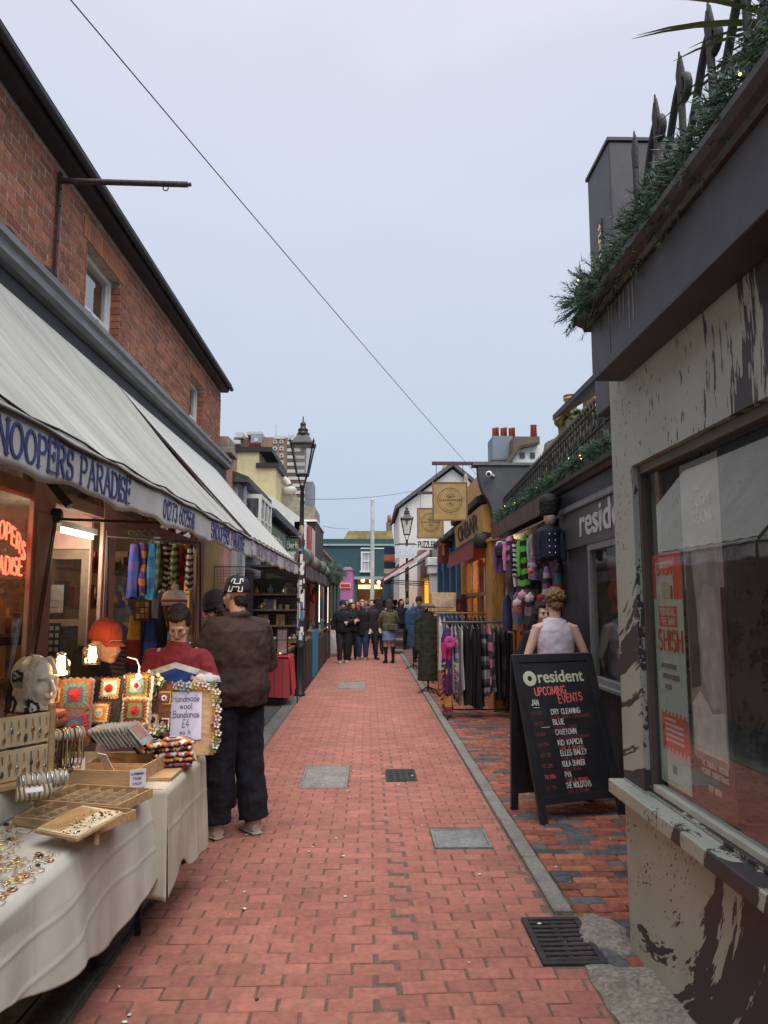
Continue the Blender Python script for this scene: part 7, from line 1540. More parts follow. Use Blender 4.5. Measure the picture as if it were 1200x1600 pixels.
panel('black crochet bag with red centred and orange centred rounds', 137, 1058, 183, 1150, 4.05, 'black', [(.62, .80, .66, ['orange', 'sky', 'white', 'red', 'red']), (.42, .38, .72, ['brown', 'cream', 'orange', 'cream', 'sky'])], 12, -8)
panel('cream crochet piece with a brown dotted round above a pale red one', 189, 1056, 233, 1156, 4.12, 'cream', [(.5, .84, .86, ['brown', 'orange', 'green', 'sky', 'white', 'red']), (.52, .45, .92, ['cream', 'rust', 'brown', 'green', 'red', 'red'])], 8)
panel('brown, orange and white crochet squares beside the bandana sign', 230, 1066, 264, 1150, 4.2, 'brown', [(.28, .78, .55, ['orange', 'brown', 'cream', 'black']), (.74, .70, .56, ['yellow', 'brown', 'purple', 'white', 'red']), (.3, .3, .55, ['orange', 'white', 'brown', 'red']), (.76, .22, .52, ['cream', 'black', 'red', 'red'])], 8)
def flower(m, c, r_, mi, ctr, nrm=V((0, -1, .2))):
    n = nrm.normalized(); u_ = n.orthogonal().normalized(); w_ = n.cross(u_)
    for k in range(5):
        a = k*1.2566; d = u_*math.cos(a)+w_*math.sin(a); s_ = u_*-math.sin(a)+w_*math.cos(a); p = c+d*r_*.2
        m.add([p, c+d*r_*.6+s_*r_*.33+n*r_*.18, c+d*r_+n*r_*.3, c+d*r_*.6-s_*r_*.33+n*r_*.18], [(0, 1, 2, 3)], mi)
    m.sph(c+n*r_*.12, r_*.2, 6, 5, ctr)
def flowers(lab, pts, cols, name='crochet_flower'):
    for i, (px, py, y, r_) in enumerate(pts):
        m = MB(); c = U(px, py, y=y)
        flower(m, c, r_, WK.index(cols[i % len(cols)]), WK.index('yellow')); flower(m, c+V((.012, .004, -.012)), r_*.9, WK.index('green'), WK.index('yellow'))
        m.build('wool_flower', [WOOL[x] for x in WK], label=lab, cat='crochet flower', group='wool flowers on the crochet table', solid=.003)
flowers('small wool flower with a yellow middle below the crochet pieces', [(196, 1142, 4.08, .035), (210, 1146, 4.08, .035), (226, 1142, 4.06, .038), (240, 1140, 4.06, .03), (252, 1136, 4.08, .032), (232, 1056, 4.2, .035), (246, 1062, 4.2, .04), (238, 1070, 4.2, .03)], ['cream', 'white', 'pink', 'white', 'sky', 'white', 'cream', 'cream'])
# bandana sign
a = U(260, 1074, y=4.34); b = U(334, 1178, y=4.34)
t = thing('bandana_sign', 'pale board with a handwritten white Handmade Wool Bandanas sheet edged with flowers', 'sign', ((a.x+b.x)/2, 4.34, .776)); rot = Matrix.Rotation(R(14), 3, 'Z') @ Matrix.Rotation(R(-12), 3, 'X'); c = V(((a.x+b.x)/2, 4.34, .778)); w_, h_ = b.x-a.x, a.z-.778
MB().obox(c+rot@V((0, 0, h_/2)), (w_, .014, h_), rot).build('board', WOOD, t, bevel=.003)
ux_, uz_, n_ = rot@V((1, 0, 0)), rot@V((0, 0, 1)), rot@V((0, -1, 0)); pc = c+n_*.013+ux_*(-.10*w_); ph0, ph1, pw = .23*h_, .93*h_, .66*w_
MB().obox(pc+uz_*((ph0+ph1)/2), (pw, .003, ph1-ph0), rot).build('sheet', C(214, 208, 228, var=.04), t)
for tx, u, v, hh, wd in (('Handmade', .12, .80, .13, .8), ('wool', .34, .64, .13, .36), ('Bandanas', .14, .47, .13, .78), ('£4', .42, .27, .16, .2), ('each', .36, .12, .1, .3)):
    m = MB(); letters(m, tx, pc+ux_*((u-.5)*pw)+uz_*(ph0+v*(ph1-ph0))+n_*.0018, ux_, uz_, n_, hh*(ph1-ph0), w=.11, width=wd*pw, jit=.04); m.build('handwriting', C(92, 84, 112), t)
fl = [('orange', .08, 1.0), ('cream', .26, 1.02), ('sky', .42, 1.0), ('yellow', .58, 1.02), ('orange', .74, 1.0), ('white', .92, 1.0), ('yellow', 1.0, .88), ('white', 1.02, .76), ('orange', 1.03, .62), ('pink', 1.02, .5), ('rust', 1.0, .40), ('yellow', 1.03, .28), ('white', 1.02, .18), ('green', .98, .1)]
for col, u, v in fl:
    m = MB(); p = c+ux_*((u-.5)*w_)+uz_*(v*h_)+n_*.02; flower(m, p, .032, WK.index(col), WK.index('yellow'), n_); flower(m, p+V((.01, -.004, .012)), .024, WK.index('white' if col != 'white' else 'green'), WK.index('rust'), n_+V((.3, 0, .3))); m.build('wool_flower', [WOOL[x] for x in WK], t, solid=.003)
# folded bandanas
random.seed(8)
st0 = at(262, 1200, z=.777)
stk = [(['red', 'grey', 'purple'], 'bottom folded crochet bandana of the stack, grey and purple'), (['orange', 'purple', 'yellow'], 'folded crochet bandana with an orange stripe, second from the bottom'), (['red', 'cream', 'sky'], 'folded red and sky blue crochet bandana in the middle of the stack'), (['brown', 'white', 'orange'], 'folded brown crochet bandana second from the top'), (['orange', 'white', 'purple'], 'top crochet bandana of the stack, orange and white squares')]
for i, (cs, lab) in enumerate(stk):
    z_ = .777+.026*i; w_ = .21+.02*(i % 2)+(.05 if i > 2 else 0); d_ = .17; ox = st0.x+(-.02 if i > 2 else .01)*(i % 2+1)-.01; oy = st0.y+.08
    t = thing('folded_bandana', lab, 'crochet', (ox, oy, z_), R(10+6*i)); m = MB()
    def f(u, v, w_=w_, d_=d_, i=i):
        a = u*2*math.pi; x_ = (v-.5)*w_; yy = math.cos(a)*d_/2; zz = .0125+math.copysign(abs(math.sin(a))**.6, math.sin(a))*.0125+.003*math.sin(x_*40+i)+.0025*math.sin(x_*95); return V((x_+.004*math.sin(a*9), yy*(1+.03*math.sin(x_*60)), zz))
    m.grid(f, 20, 22); k = 0
    for fi in range(len(m.f)): m.m[fi] = (0, 1, 0, 2)[(fi % 22)//3 % 4]
    m.build('fold', [WOOL[x] for x in cs], t, w=False)
    if i == 4:
        for u in (-.07, .03):
            q = MB(); granny(q, V((u, -.0, .028)), V((1, 0, 0)), V((0, 1, 0)), .085, ['orange', 'white', 'purple' if u > 0 else 'black', 'white']); q.build('granny_square', [WOOL[x] for x in WK], t, w=False)
    for e in range(7):
        q = MB(); q.sph((-w_/2+(e+.5)*w_/7, -d_/2-.002, .014), (.010, .006, .010), 7, 5); q.build('wool_knot', WOOL[cs[(e+1) % 3]], t, w=False)
# mannequin head
hp = U(54, 1110, y=3.62); t = thing('fabric_stack', 'pile of folded dark red, orange and green fabrics under the mannequin head', 'fabric pile', (hp.x, 3.62, .897)); ZF = .897
for i, col in enumerate(['black', 'green', 'purple', 'red', 'brown', 'rust']):
    h = (hp.z-ZF)/6; MB().box(hp.x-.12+.01*(i % 3), hp.x+.13-.012*(i % 2), 3.53, 3.71, ZF+.001+h*i, ZF+h*(i+1)-.003).build('folded_cloth', WOOL[col], t, bevel=.012)
t = thing('crochet_mannequin', 'cream mannequin head in a black and cream crochet balaclava', 'mannequin head', (hp.x, 3.62, hp.z), R(62))
s_ = 1.06; PLS = M('cream_plastic', (.66, .58, .48), .42, .02, 9); m = MB(); hb = .135
hq = lambda p: (p[0]*s_, p[1]*s_, hb+p[2]*s_)
for c, r_ in (((0, .018, .035), (.072, .092, .083)), ((0, -.026, -.03), (.060, .066, .082)), ((0, -.058, -.086), (.027, .027, .024)), ((0, -.078, .022), (.055, .016, .012)), ((.03, -.06, -.035), (.026, .024, .024)), ((-.03, -.06, -.035), (.026, .024, .024)), ((0, -.092, -.062), (.022, .012, .011))): m.sph(hq(c), tuple(q*s_ for q in r_), 16, 12)
m.tubec([hq((0, -.086, .02)), hq((0, -.108, -.014)), hq((0, -.114, -.028)), hq((0, -.092, -.036))], [.008, .011, .014, .009], 8); m.tubec([(0, .01, .004), (0, .015, .05), hq((0, .01, -.03))], [.075, .06, .06], 14)
blob(m, 'head', PLS, t, .0065, 1)
cw = MB(); cw.sph(hq((0, .045, .022)), (.088, .075, .10), 16, 12); cw.tubec([(0, .01, .0), (0, .012, .04), hq((0, .03, -.03))], [.10, .085, .085], 16)
for e in (1, -1): cw.tubec([hq((e*.03, -.03, .105)), hq((e*.068, -.03, .03)), hq((e*.062, -.03, -.06)), hq((e*.035, -.045, -.105))], [.022, .024, .024, .02], 8)
bal = blob(cw, 'balaclava', WOOL['cream'], t, .007, 2, .006, TUFT)
for (c, n_, r_) in (((.092, .03, .03), V((1, -.1, .1)), .075), ((-.092, .03, .03), V((-1, -.1, .1)), .075), ((-.055, -.060, -.108), V((-.7, -.75, .1)), .085), ((-.085, .045, -.105), V((-.9, .3, .1)), .08), ((0, .03, .128), V((.1, 0, 1)), .075), ((0, .118, .03), V((0, 1, 0)), .08)):
    n_ = n_.normalized(); u_ = V((0, 0, 1)).cross(n_) if abs(n_.z) < .9 else V((1, 0, 0)); u_ = u_.normalized(); q = MB(); w2 = n_.cross(u_); rads = [1.0, .62, .50, .16, .0]; cnt = 36; rg = []
    for k_, rr_ in enumerate(rads): rg += [V(hq(c))+n_*.03+(u_*math.cos(2*math.pi*j/cnt)+w2*math.sin(2*math.pi*j/cnt))*r_*.5*rr_*(1+(.16 if k_ == 0 else .10 if k_ == 2 else 0)*(1 if j % 2 else -1)) for j in range(cnt)]
    for k_ in range(4): q.add(rg[k_*cnt:(k_+2)*cnt], [(j, (j+1) % cnt, cnt+(j+1) % cnt, cnt+j) for j in range(cnt)], (1, 0, 0, 1)[k_] if k_ != 1 else 1)
    q.m = [(0, 0, 1, 0)[i_ // cnt] for i_ in range(4*cnt)]
    o = q.build('granny_round', [WOOL['black'], WOOL['white']], t, w=False); sw = o.modifiers.new('wrap', 'SHRINKWRAP'); sw.target = bal; sw.wrap_mode = 'ABOVE_SURFACE'; sw.offset = .004; so_ = o.modifiers.new('solid', 'SOLIDIFY'); so_.thickness = .006
for e in (0, 1): MB().tube([hq((.02+.012*e, -.085, -.12)), hq((.026+.014*e, -.10, -.16)), hq((.024+.012*e, -.098, -.20))], .004, 5).build('tie_cord', WOOL['white'], t, w=False)
# lit lamps on the stall
WARM = EMI('filament_glow', (1, .58, .20), 26); JAR = thin_glass('lamp_glass', tint=(.95, .88, .75), ior=1.5, dirt=.02)
def jar(lab, px, py, y, r_, h, on, en):
    p = U(px, py, y=y); t = thing('table_lamp', lab, 'lamp', p); MB().lathe([(r_*.9, 0), (r_, h*.1), (r_, h*.7), (r_*.5, h*.95), (r_*.45, h)], p, 18).build('glass', JAR, t); MB().lathe([(r_*.5, h), (r_*.5, h*1.12), (r_*.15, h*1.16)], p, 14).build('cap', STEEL, t)
    q = MB()
    for k in range(3): q.tube([p+V((.3*r_*math.cos(k*2.1), .3*r_*math.sin(k*2.1), h*.95)), p+V((.4*r_*math.cos(k*2.1), .4*r_*math.sin(k*2.1), h*.35)), p+V((.3*r_*math.cos(k*2.1+.3), .3*r_*math.sin(k*2.1+.3), h*.2))], .004, 5)
    q.build('filament', WARM, t)
    if on: MB().sph(p+V((0, 0, h*.15)), (r_*.75, r_*.75, h*.12), 12, 8).build('glow_bulb', EMI('bulb_white_hot', (1, .80, .48), 22), t)
    lp = bpy.data.lights.new('lamp_light', 'POINT'); lp.energy = en; lp.color = (1, .66, .32); lp.shadow_soft_size = .03; lo = bpy.data.objects.new('lamp_light', lp); COL.objects.link(lo); lo.parent = t; lo.location = (0, -.0, h*.5); return t
jar('brightly glowing glass lamp between the mannequin head and the man in the red cap', 94, 1056, 3.75, .045, .10, True, 3.6)
jar('round clear lamp with three filaments below the hands of the red capped man', 143, 1038, 3.85, .045, .09, False, 1.6)
p = U(216, 1057, y=4.05); t = thing('clip_lamp', 'small glowing clip lamp on a bent white neck above the crochet', 'lamp', p); MB().sph(p, .014, 10, 8).build('bulb', EMI('clip_bulb', (1, .78, .45), 20), t); MB().tube([p+V((0, .01, .015)), p+V((-.005, .03, .05)), p+V((-.03, .06, .085)), p+V((-.09, .09, .095))], .004, 6).build('neck', WHITE, t)
lp = bpy.data.lights.new('lamp_light', 'POINT'); lp.energy = 1.4; lp.color = (1, .66, .32); lo = bpy.data.objects.new('lamp_light', lp); COL.objects.link(lo); lo.parent = t; lo.location = (0, -.05, .03)

# ------------------------------------------------------------------ cloth goods hung in front of the shop windows
def hang(lab, px0, px1, py0, py1, y, mats, seed, name='hanging_scarf', cat='scarf', stripes=0, group=None, shape='scarf', d=.03):
    """cloth with folds, hung so that it faces down the street"""
    a = U(px0, py0, y=y); b = U(px1, py1, y=y); gw = 1.3 if name == 'hanging_garment' else 1.0; mid = (a.x+b.x)/2; hw = (b.x-a.x)/2*gw; a.x = mid-hw; b.x = mid+hw; t = thing(name, lab, cat, (mid, y, a.z), group=group); w_ = b.x-a.x; h_ = a.z-b.z; ph = seed*1.7
    def prof(v):
        if shape == 'scarf': return .72+.28*min(1, v*3)+.06*math.sin(v*7+ph)
        if shape == 'top': return (.35+.65*min(1, v*7)) if v < .15 else (1.0 if v < .45 else .82+.06*math.sin(v*9))
        if shape == 'dress': return (.35+.4*min(1, v*6)) if v < .2 else .72+.4*(v-.2)
        return 1
    def f(u, v):
        th = u*2*math.pi; k = prof(v); x = math.cos(th)*w_/2*k; yy = math.sin(th)*d*(1+.25*math.sin(v*8+ph)); fo = (.10+.35*v)*w_*.10*math.sin(th*5+ph+2*math.sin(v*3+ph))
        return V(((a.x+b.x)/2+x+fo+.012*math.sin(v*5+ph)*w_*3, y+yy+fo*.8, a.z-h_*v+.01*math.sin(th*3+ph)*v))
    m = MB().grid(f, 28, 36); 
    if stripes:
        for i in range(len(m.f)): m.m[i] = ((i % 36)*stripes//36) % len(mats) if stripes < 100 else ((i//36)//3) % len(mats)
    m.build('cloth', mats, t)
    if shape == 'top':
        for e in (1, -1):
            c = (a.x+b.x)/2; MB().tube([(c+e*w_*.42, y, a.z-h_*.12), (c+e*w_*.56, y-.02, a.z-h_*.45), (c+e*w_*.52, y-.03, a.z-h_*.8)], [.045*w_/.25, .04*w_/.25, .032*w_/.25], 10).build('sleeve', mats[0], t)
    MB().tube([((a.x+b.x)/2, y, a.z-.01), ((a.x+b.x)/2, y, a.z+.05)], .004, 5).build('hook', IRON, t); return t
yS = 6.6
t = thing('scarf_rail', 'black rail with curled ironwork holding the scarves under the awning', 'rail', U(240, 842, y=yS)); MB().tube([U(168, 838, y=yS), U(312, 848, y=yS)], .010, 8).build('bar', IRON, t)
q = MB()
for k in range(5): c = U(205+k*11, 832, y=yS); q.tube([c+V((.022*math.cos(a*.6), 0, .022*math.sin(a*.6))) for a in range(11)], .005, 5)
q.build('curls', IRON, t); MB().tube([U(168, 838, y=yS), U(166, 1090, y=yS)], .012, 6).build('upright', BLACK, t); MB().tube([U(312, 848, y=yS), U(313, 1075, y=yS)], .012, 6).build('upright', BLACK, t)
scf = [(202, 217, 850, 934, [C(70, 60, 130), C(40, 60, 140)], 'purple and navy patterned scarf, leftmost on the scarf rail', 6), (215, 228, 848, 925, [C(90, 60, 120), C(180, 110, 60)], 'violet scarf with orange spots on the scarf rail', 7), (228, 245, 850, 936, [C(50, 130, 180), C(40, 100, 160)], 'bright blue patterned scarf on the scarf rail', 5), (244, 254, 850, 920, [C(50, 55, 50), C(80, 90, 70)], 'dark green scarf on the scarf rail', 9), (252, 262, 848, 925, [C(40, 40, 42), C(190, 185, 175)], 'black and cream striped scarf on the scarf rail', 16), (261, 269, 848, 915, [C(200, 195, 185), C(50, 50, 52)], 'white and black zigzag scarf on the scarf rail', 18), (268, 279, 850, 918, [C(120, 130, 70), C(40, 42, 38)], 'olive scarf with black stripes on the scarf rail', 12), (278, 287, 852, 922, [C(170, 40, 45), C(120, 25, 30)], 'red scarf on the scarf rail', 6), (286, 294, 850, 900, [C(200, 150, 50), C(60, 50, 40)], 'yellow scarf on the scarf rail', 6), (292, 301, 852, 922, [C(60, 60, 62), C(200, 196, 190)], 'grey and white fringed scarf, rightmost on the scarf rail', 14)]
for i, (x0, x1, y0, y1, mt, lab, st_) in enumerate(scf): hang(lab, x0, x1, y0, y1, yS+.02*(i % 3), mt, i, stripes=st_, d=.02)
low = [(200, 222, 962, 1075, [C(190, 150, 50), C(150, 50, 50), C(60, 60, 90)], 'long yellow and red cloth hanging low by the scarf rail', 3), (222, 246, 966, 1078, [C(40, 70, 140), C(60, 100, 170), C(200, 170, 60)], 'long blue and yellow cloth hanging low by the scarf rail', 3), (246, 258, 940, 1060, [C(30, 30, 36)], 'black bag cloth hanging low by the scarf rail', 0), (172, 200, 1000, 1080, [C(120, 112, 100), C(60, 58, 54)], 'speckled grey cloth hanging behind the man in the red cap', 24)]
for i, (x0, x1, y0, y1, mt, lab, st_) in enumerate(low): hang(lab, x0, x1, y0, y1, 5.75, mt, i+20, 'hanging_cloth', 'cloth', stripes=st_, d=.03)
t = thing('card_rack', 'small wire rack of brown cards under the scarf rail', 'rack', U(222, 955, y=5.7)); 
for r_ in range(3):
    for c_ in range(3): a = U(213+c_*7, 941+r_*9, y=5.7); MB().box(a.x, a.x+.028, 5.69, 5.70, a.z-.036, a.z).build('card', [C(150, 120, 90), C(130, 100, 80), C(170, 150, 120)][(r_+c_) % 3], t)
a = U(210, 938, y=5.71); b = U(236, 970, y=5.71); MB().box(a.x, b.x, 5.705, 5.715, b.z, a.z).build('backing', WOODD, t); MB().tube([U(222, 968, y=5.71), (U(222, 968, y=5.71).x, 5.71, .03)], .01, 6).build('stem', IRON, t)
p = U(272, 965, y=5.6); t = thing('hat_mannequin', 'dark display head wearing a cream bobble hat under the scarves', 'display head', p); MB().lathe([(.05, -.10), (.055, -.04), (.075, .02), (.085, .10), (.07, .16)], p, 14).build('head', C(58, 48, 42), t); MB().lathe([(.092, .09), (.096, .12), (.094, .145), (.082, .178), (.055, .20), (.01, .21)], p, 16).sph(p+V((0, 0, .225)), .030, 10, 8).build('knitted_hat', WOOL['white'], t); MB().lathe([(.0955, .115), (.0965, .125), (.0955, .135)], p, 16).build('hat_band', WOOL['rust'], t); MB().tube([p+V((0, 0, -.1)), (p.x, p.y, .03)], .012, 6).build('pole', IRON, t)

# ------------------------------------------------------------------ grille stall past the man in brown
yG = 12.3; a = U(335, 885, y=yG); b = U(466, 1000, y=yG)
t = thing('wire_grille', 'black wire mesh panel under the far end of the second awning', 'grille', ((a.x+b.x)/2, yG, b.z)); f = MB()
f.tube([(a.x, yG, b.z), (b.x, yG, b.z), (b.x, yG, a.z), (a.x, yG, a.z), (a.x, yG, b.z)], .01, 6); f.build('frame', IRON, t)
mv = MB().tube([(0, 0, 0), (0, 0, a.z-b.z)], .0028, 4).mesh('wire', IRON); mh = MB().tube([(0, 0, 0), (b.x-a.x, 0, 0)], .0028, 4).mesh('wire', IRON); x = a.x
while x < b.x: inst(mv, 'wire', t, (x-t.location.x, 0, 0)); x += .052
z = b.z
while z < a.z: inst(mh, 'wire', t, (a.x-t.location.x, -.004, z-b.z)); z += .052
for x_ in (a.x, b.x): MB().tube([(x_, yG, .0), (x_, yG, b.z)], .012, 6).build('foot', IRON, t)
STW = M('stall_wood', (.16, .10, .06), .7, .3, 7, .2, sx=(1, 5, 5))
st = thing('dark_stall', 'dark wooden stall full of glass and silver behind the wire mesh', 'market stall', (-2.1, 13.9, 0))
MB().box(-2.9, -1.35, 14.5, 14.56, 0, 2.1).build('back', C(46, 40, 34), st)
for z in (.9, 1.2, 1.5, 1.8): MB().box(-2.85, -1.38, 14.12, 14.499, z-.02, z).build('shelf', STW, st)
random.seed(12); gm = [SILVER, C(150, 150, 140, rough=.2), C(90, 110, 110, rough=.2), C(170, 160, 130), C(110, 80, 60), C(140, 100, 50, rough=.3), C(60, 70, 90)]
def goods(t, x0, x1, y0, y1, z, n, s0, s1, grp=None):
    for i in range(n):
        x = rnd(x0, x1); y = rnd(y0, y1); h = rnd(s0, s1); r_ = h*rnd(.25, .5); k = random.random(); q = MB()
        if k < .35: q.lathe([(r_*.6, 0), (r_*.65, h*.08), (r_*.2, h*.2), (r_*.25, h*.4), (r_, h*.7), (r_*.85, h)], (x, y, z), 10)
        elif k < .7: q.lathe([(r_*.6, 0), (r_, h*.3), (r_*.9, h*.55), (r_*.3, h*.8), (r_*.4, h)], (x, y, z), 10)
        else: q.box(x-r_, x+r_, y-r_*.4, y+r_*.4, z, z+h)
        q.build('ornament', random.choice(gm), t)
for z in (.9, 1.2, 1.5, 1.8): goods(st, -2.8, -1.42, 14.18, 14.4, z+.001, 15, .07, .22)
t = thing('silver_table', 'low table crowded with silverware behind the lamp post', 'table', (-1.55, 13.3, 0)); MB().box(-1.95, -1.36, 12.75, 14.05, .80, .84).build('tabletop', STW, t); MB().box(-1.94, -1.37, 12.8, 14.0, .02, .799).build('panel', C(34, 30, 28), t); goods(t, -1.9, -1.42, 12.85, 13.95, .841, 46, .05, .20)
# tartan table and framed print
TART = brick_far('tartan_cloth', (.42, .03, .04), (.46, .05, .06), (.12, .06, .10), (.13, .11, .012))
t = trestle('small table under a red tartan cloth by the lamp post', -1.78, -1.28, 12.0, 12.7, .77); 
tablecloth('red tartan cloth hanging from the small table by the lamp post', -1.80, -1.29, 11.97, 12.72, .7725, [(11.97, .12), (12.3, .2), (12.72, .26)], M('tartan_red', (.40, .03, .045), .9, .2, 12), 1, (.1,))
cl = MB()
for k in range(9): y_ = 11.99+k*.085; cl.add([(-1.22, y_, .30), (-1.22, y_+.014, .30), (-1.235, y_+.014, .74), (-1.235, y_, .74)], [(0, 1, 2, 3)], k % 3)
q = MB().add([(-1.79, 11.955, .74), (-1.27, 11.955, .74), (-1.24, 11.945, .13), (-1.79, 11.945, .16)], [(0, 1, 2, 3)]); q.build('tartan_cloth_end', TART, label='red tartan cloth end facing up the street', cat='tablecloth', solid=.004)
t = thing('picture_frame', 'small framed pale print standing on the tartan table', 'picture frame', (-1.62, 12.35, .776)); a = U(432, 981, y=12.35); b = U(450, 1019, y=12.35); b.z = .777
f = MB(); f.box(a.x, b.x, 12.34, 12.36, b.z, b.z+.025).box(a.x, b.x, 12.34, 12.36, a.z-.025, a.z).box(a.x, a.x+.022, 12.34, 12.36, b.z+.025, a.z-.025).box(b.x-.022, b.x, 12.34, 12.36, b.z+.025, a.z-.025); f.build('frame', BLACK, t); MB().box(a.x+.022, b.x-.022, 12.347, 12.355, b.z+.025, a.z-.025).build('print', C(186, 170, 172, var=.15, scale=10), t)
q = MB(); q.lathe([(.05, 0), (.055, .05), (.04, .05)], (-1.45, 12.2, .775), 10).lathe([(.05, 0), (.06, .035), (.03, .04)], (-1.56, 12.15, .775), 10); q.build('brass_dish', GOLD, label='pair of small brass dishes on the tartan table', cat='dish')
# garlanded stalls with roll canopy
CANV = M('grey_green_canvas', (.12, .135, .12), .85, .25, 5, .3)
t = thing('black_market_stall', 'black framed market stall with rolled grey canvas and a blue side panel', 'market stall', (-1.6, 18, 0))
for x, y in ((-1.22, 13.9), (-1.22, 17.6), (-1.24, 21.4), (-2.2, 13.9), (-2.2, 21.4)): MB().box(x-.04, x+.04, y-.04, y+.04, 0, 2.2).build('post', BLACK, t)
MB().tube([(-1.25+.03*math.sin(i*1.3), 13.8+7.6*i/24, 2.47+.04*math.sin(i*.9)) for i in range(25)], [.15+.018*math.sin(i*.9) for i in range(25)], 12).build('rolled_canvas', CANV, t)
MB().grid(lambda u, v: V((-1.17+.03*math.sin(v*40)*u, 13.8+7.6*v, 2.34-.28*u+.02*math.sin(v*23)*u)), 6, 60).build('valance', C(84, 86, 88), t, solid=.006); MB().box(-2.3, -1.2, 13.8, 21.5, 2.3, 2.33).build('canopy', BLACK, t)
MB().box(-1.20, -1.165, 15.7, 17.4, .06, 1.02).build('side_panel', C(44, 120, 150, var=.1), t); MB().box(-1.20, -1.17, 14.0, 15.65, .05, .86).build('side_panel', C(42, 36, 32), t); MB().box(-1.20, -1.17, 17.7, 21.3, .05, .8).build('side_panel', C(60, 50, 40), t)
MB().box(-1.95, -1.2, 13.95, 21.3, .88, .92).build('counter', STW, t); goods(t, -1.8, -1.25, 14.1, 17.4, .921, 36, .06, .2); goods(t, -1.8, -1.25, 17.6, 21.2, .921, 20, .08, .25)
lp_ = thing('light_box', 'tall lit cream panel standing on the black market stall', 'light panel', (-1.22, 17.95, 1.2)); MB().box(-1.235, -1.205, 17.72, 18.25, 1.15, 2.12).build('panel', EMI('panel_glow', (1, .88, .62), 1.05), lp_); MB().box(-1.25, -1.19, 17.68, 17.715, 1.1, 2.2).build('frame', BLACK, lp_)
lp2 = thing('light_box', 'narrow warm lit strip further along the black market stall', 'light panel', (-1.22, 22.6, 1.2)); MB().box(-1.235, -1.205, 22.4, 22.75, 1.0, 2.1).build('panel', EMI('panel_glow_warm', (1, .80, .5), .9), lp2)
for i, (y, z, c, lab) in enumerate(((19.0, 1.75, C(170, 40, 40), 'red lantern goods hanging in the black stall'), (19.6, 1.9, C(190, 90, 110), 'pink lantern goods hanging in the black stall'), (20.4, 1.85, C(200, 130, 60), 'amber lantern goods hanging in the black stall'))): MB().lathe([(.02, -.15), (.10, -.08), (.11, .05), (.03, .13)], (-1.4, y, z), 10).build('hanging_lantern', c, label=lab, cat='lantern')
garland([(-1.2, 20.8, 2.5), (-1.12, 22.2, 2.62), (-1.08, 24, 2.66), (-1.05, 26.5, 2.62)], .32, 110, 'bushy green garland over the far end of the market stalls', 0, tip=.16)
t = thing('stall_roof', 'second dark stall roof under the bushy green garland', 'market stall', (-1.6, 24, 0)); MB().box(-2.2, -1.1, 21.7, 27, 2.25, 2.4).build('canopy', BLACK, t)
for y in (21.9, 24.2, 26.8): MB().box(-1.19, -1.12, y-.04, y+.04, 0, 2.249).build('post', WOODD, t)
MB().box(-1.9, -1.15, 21.8, 26.9, .8, .85).build('counter', STW, t); goods(t, -1.7, -1.2, 21.9, 26.5, .851, 22, .1, .3)
p = U(517, 1026, z=0); t = thing('white_sack', 'full white sack standing beside the market stalls', 'sack', (p.x, p.y, 0)); MB().lathe([(.16, .0), (.20, .12), (.21, .5), (.18, .75), (.10, .86), (.14, .93)], (p.x, p.y, 0), 14).build('sack', C(188, 186, 184), t)

# ------------------------------------------------------------------ CLOTHES SHOP, rails and hung clothes
cs = thing('clothes_shop', 'open fronted clothes shop with a brown scalloped awning', 'shop', (2.05, 9.6, 0))
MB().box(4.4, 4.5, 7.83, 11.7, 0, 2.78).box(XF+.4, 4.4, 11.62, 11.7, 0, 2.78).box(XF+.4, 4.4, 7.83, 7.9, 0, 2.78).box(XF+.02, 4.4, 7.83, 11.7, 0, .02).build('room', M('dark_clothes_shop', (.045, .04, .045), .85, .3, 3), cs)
SCB = M('brown_awning_cloth', (.095, .060, .055), .85, .25, 8, .15); n = 26; prof = []
for i in range(n):
    for k in range(7): a = math.pi*k/6; prof.append((7.85+3.1*(i+.5-.5*math.cos(a))/n, 2.605-.035*math.sin(a)))
MB().prism([(7.85, 2.775)]+prof+[(10.95, 2.775)], lambda u, v, d: (d, u, v), 1.845, 1.853).build('scalloped_valance', SCB, cs)
MB().box(1.86, 2.04, 7.83, 10.98, 2.70, 2.78).build('awning_case', C(66, 50, 46), cs); MB().box(1.846, 2.04, 7.83, 7.849, 2.60, 2.775).build('awning_end', C(110, 104, 84), cs)
hr = thing('display_rail', 'steel rail under the scalloped awning carrying the hung clothes', 'rail', (1.9, 9.3, 2.5)); MB().tube([(1.9, 7.6, 2.52), (1.9, 10.9, 2.52)], .012, 8).tube([(1.95, 7.6, 2.52), (2.04, 7.6, 2.52)], .01, 6).build('bar', STEEL, hr)
# mannequin with the tall hat and navy coat
p = U(860, 860, y=7.62); t = thing('mannequin', 'torso in navy coat and tall black fur hat hung at the awning end', 'mannequin', p); zt_ = U(860, 771, y=7.62).z; zs = U(860, 806, y=7.62).z
q = MB(); q.lathe([(.085, zs-.015), (.10, zs+.04), (.108, zs+.14), (.09, zt_-.05), (.04, zt_)], (p.x, p.y, 0), 16); blob(MB().lathe([(.085, zs+.0), (.10, zs+.05), (.108, zs+.15), (.09, zt_-.04), (.03, zt_)], (p.x-p.x, 0, -p.z), 16), 'fur_hat', C(20, 22, 24, var=.4, scale=70), t, .009, 1, .02, TUFT)
MB().sph((p.x, p.y-.01, zs-.02), (.065, .075, .09), 14, 10).build('head', C(175, 150, 130), t)
bd = MB(); zb = U(860, 872, y=7.62).z; bd.tubec([(0, 0, zb-p.z), (0, 0, zb+.18-p.z), (0, 0, zs-.16-p.z), (0, 0, zs-.09-p.z)], [(.115, .08), (.10, .075), (.115, .078), (.055, .05)], 16, side=(1, 0, 0))
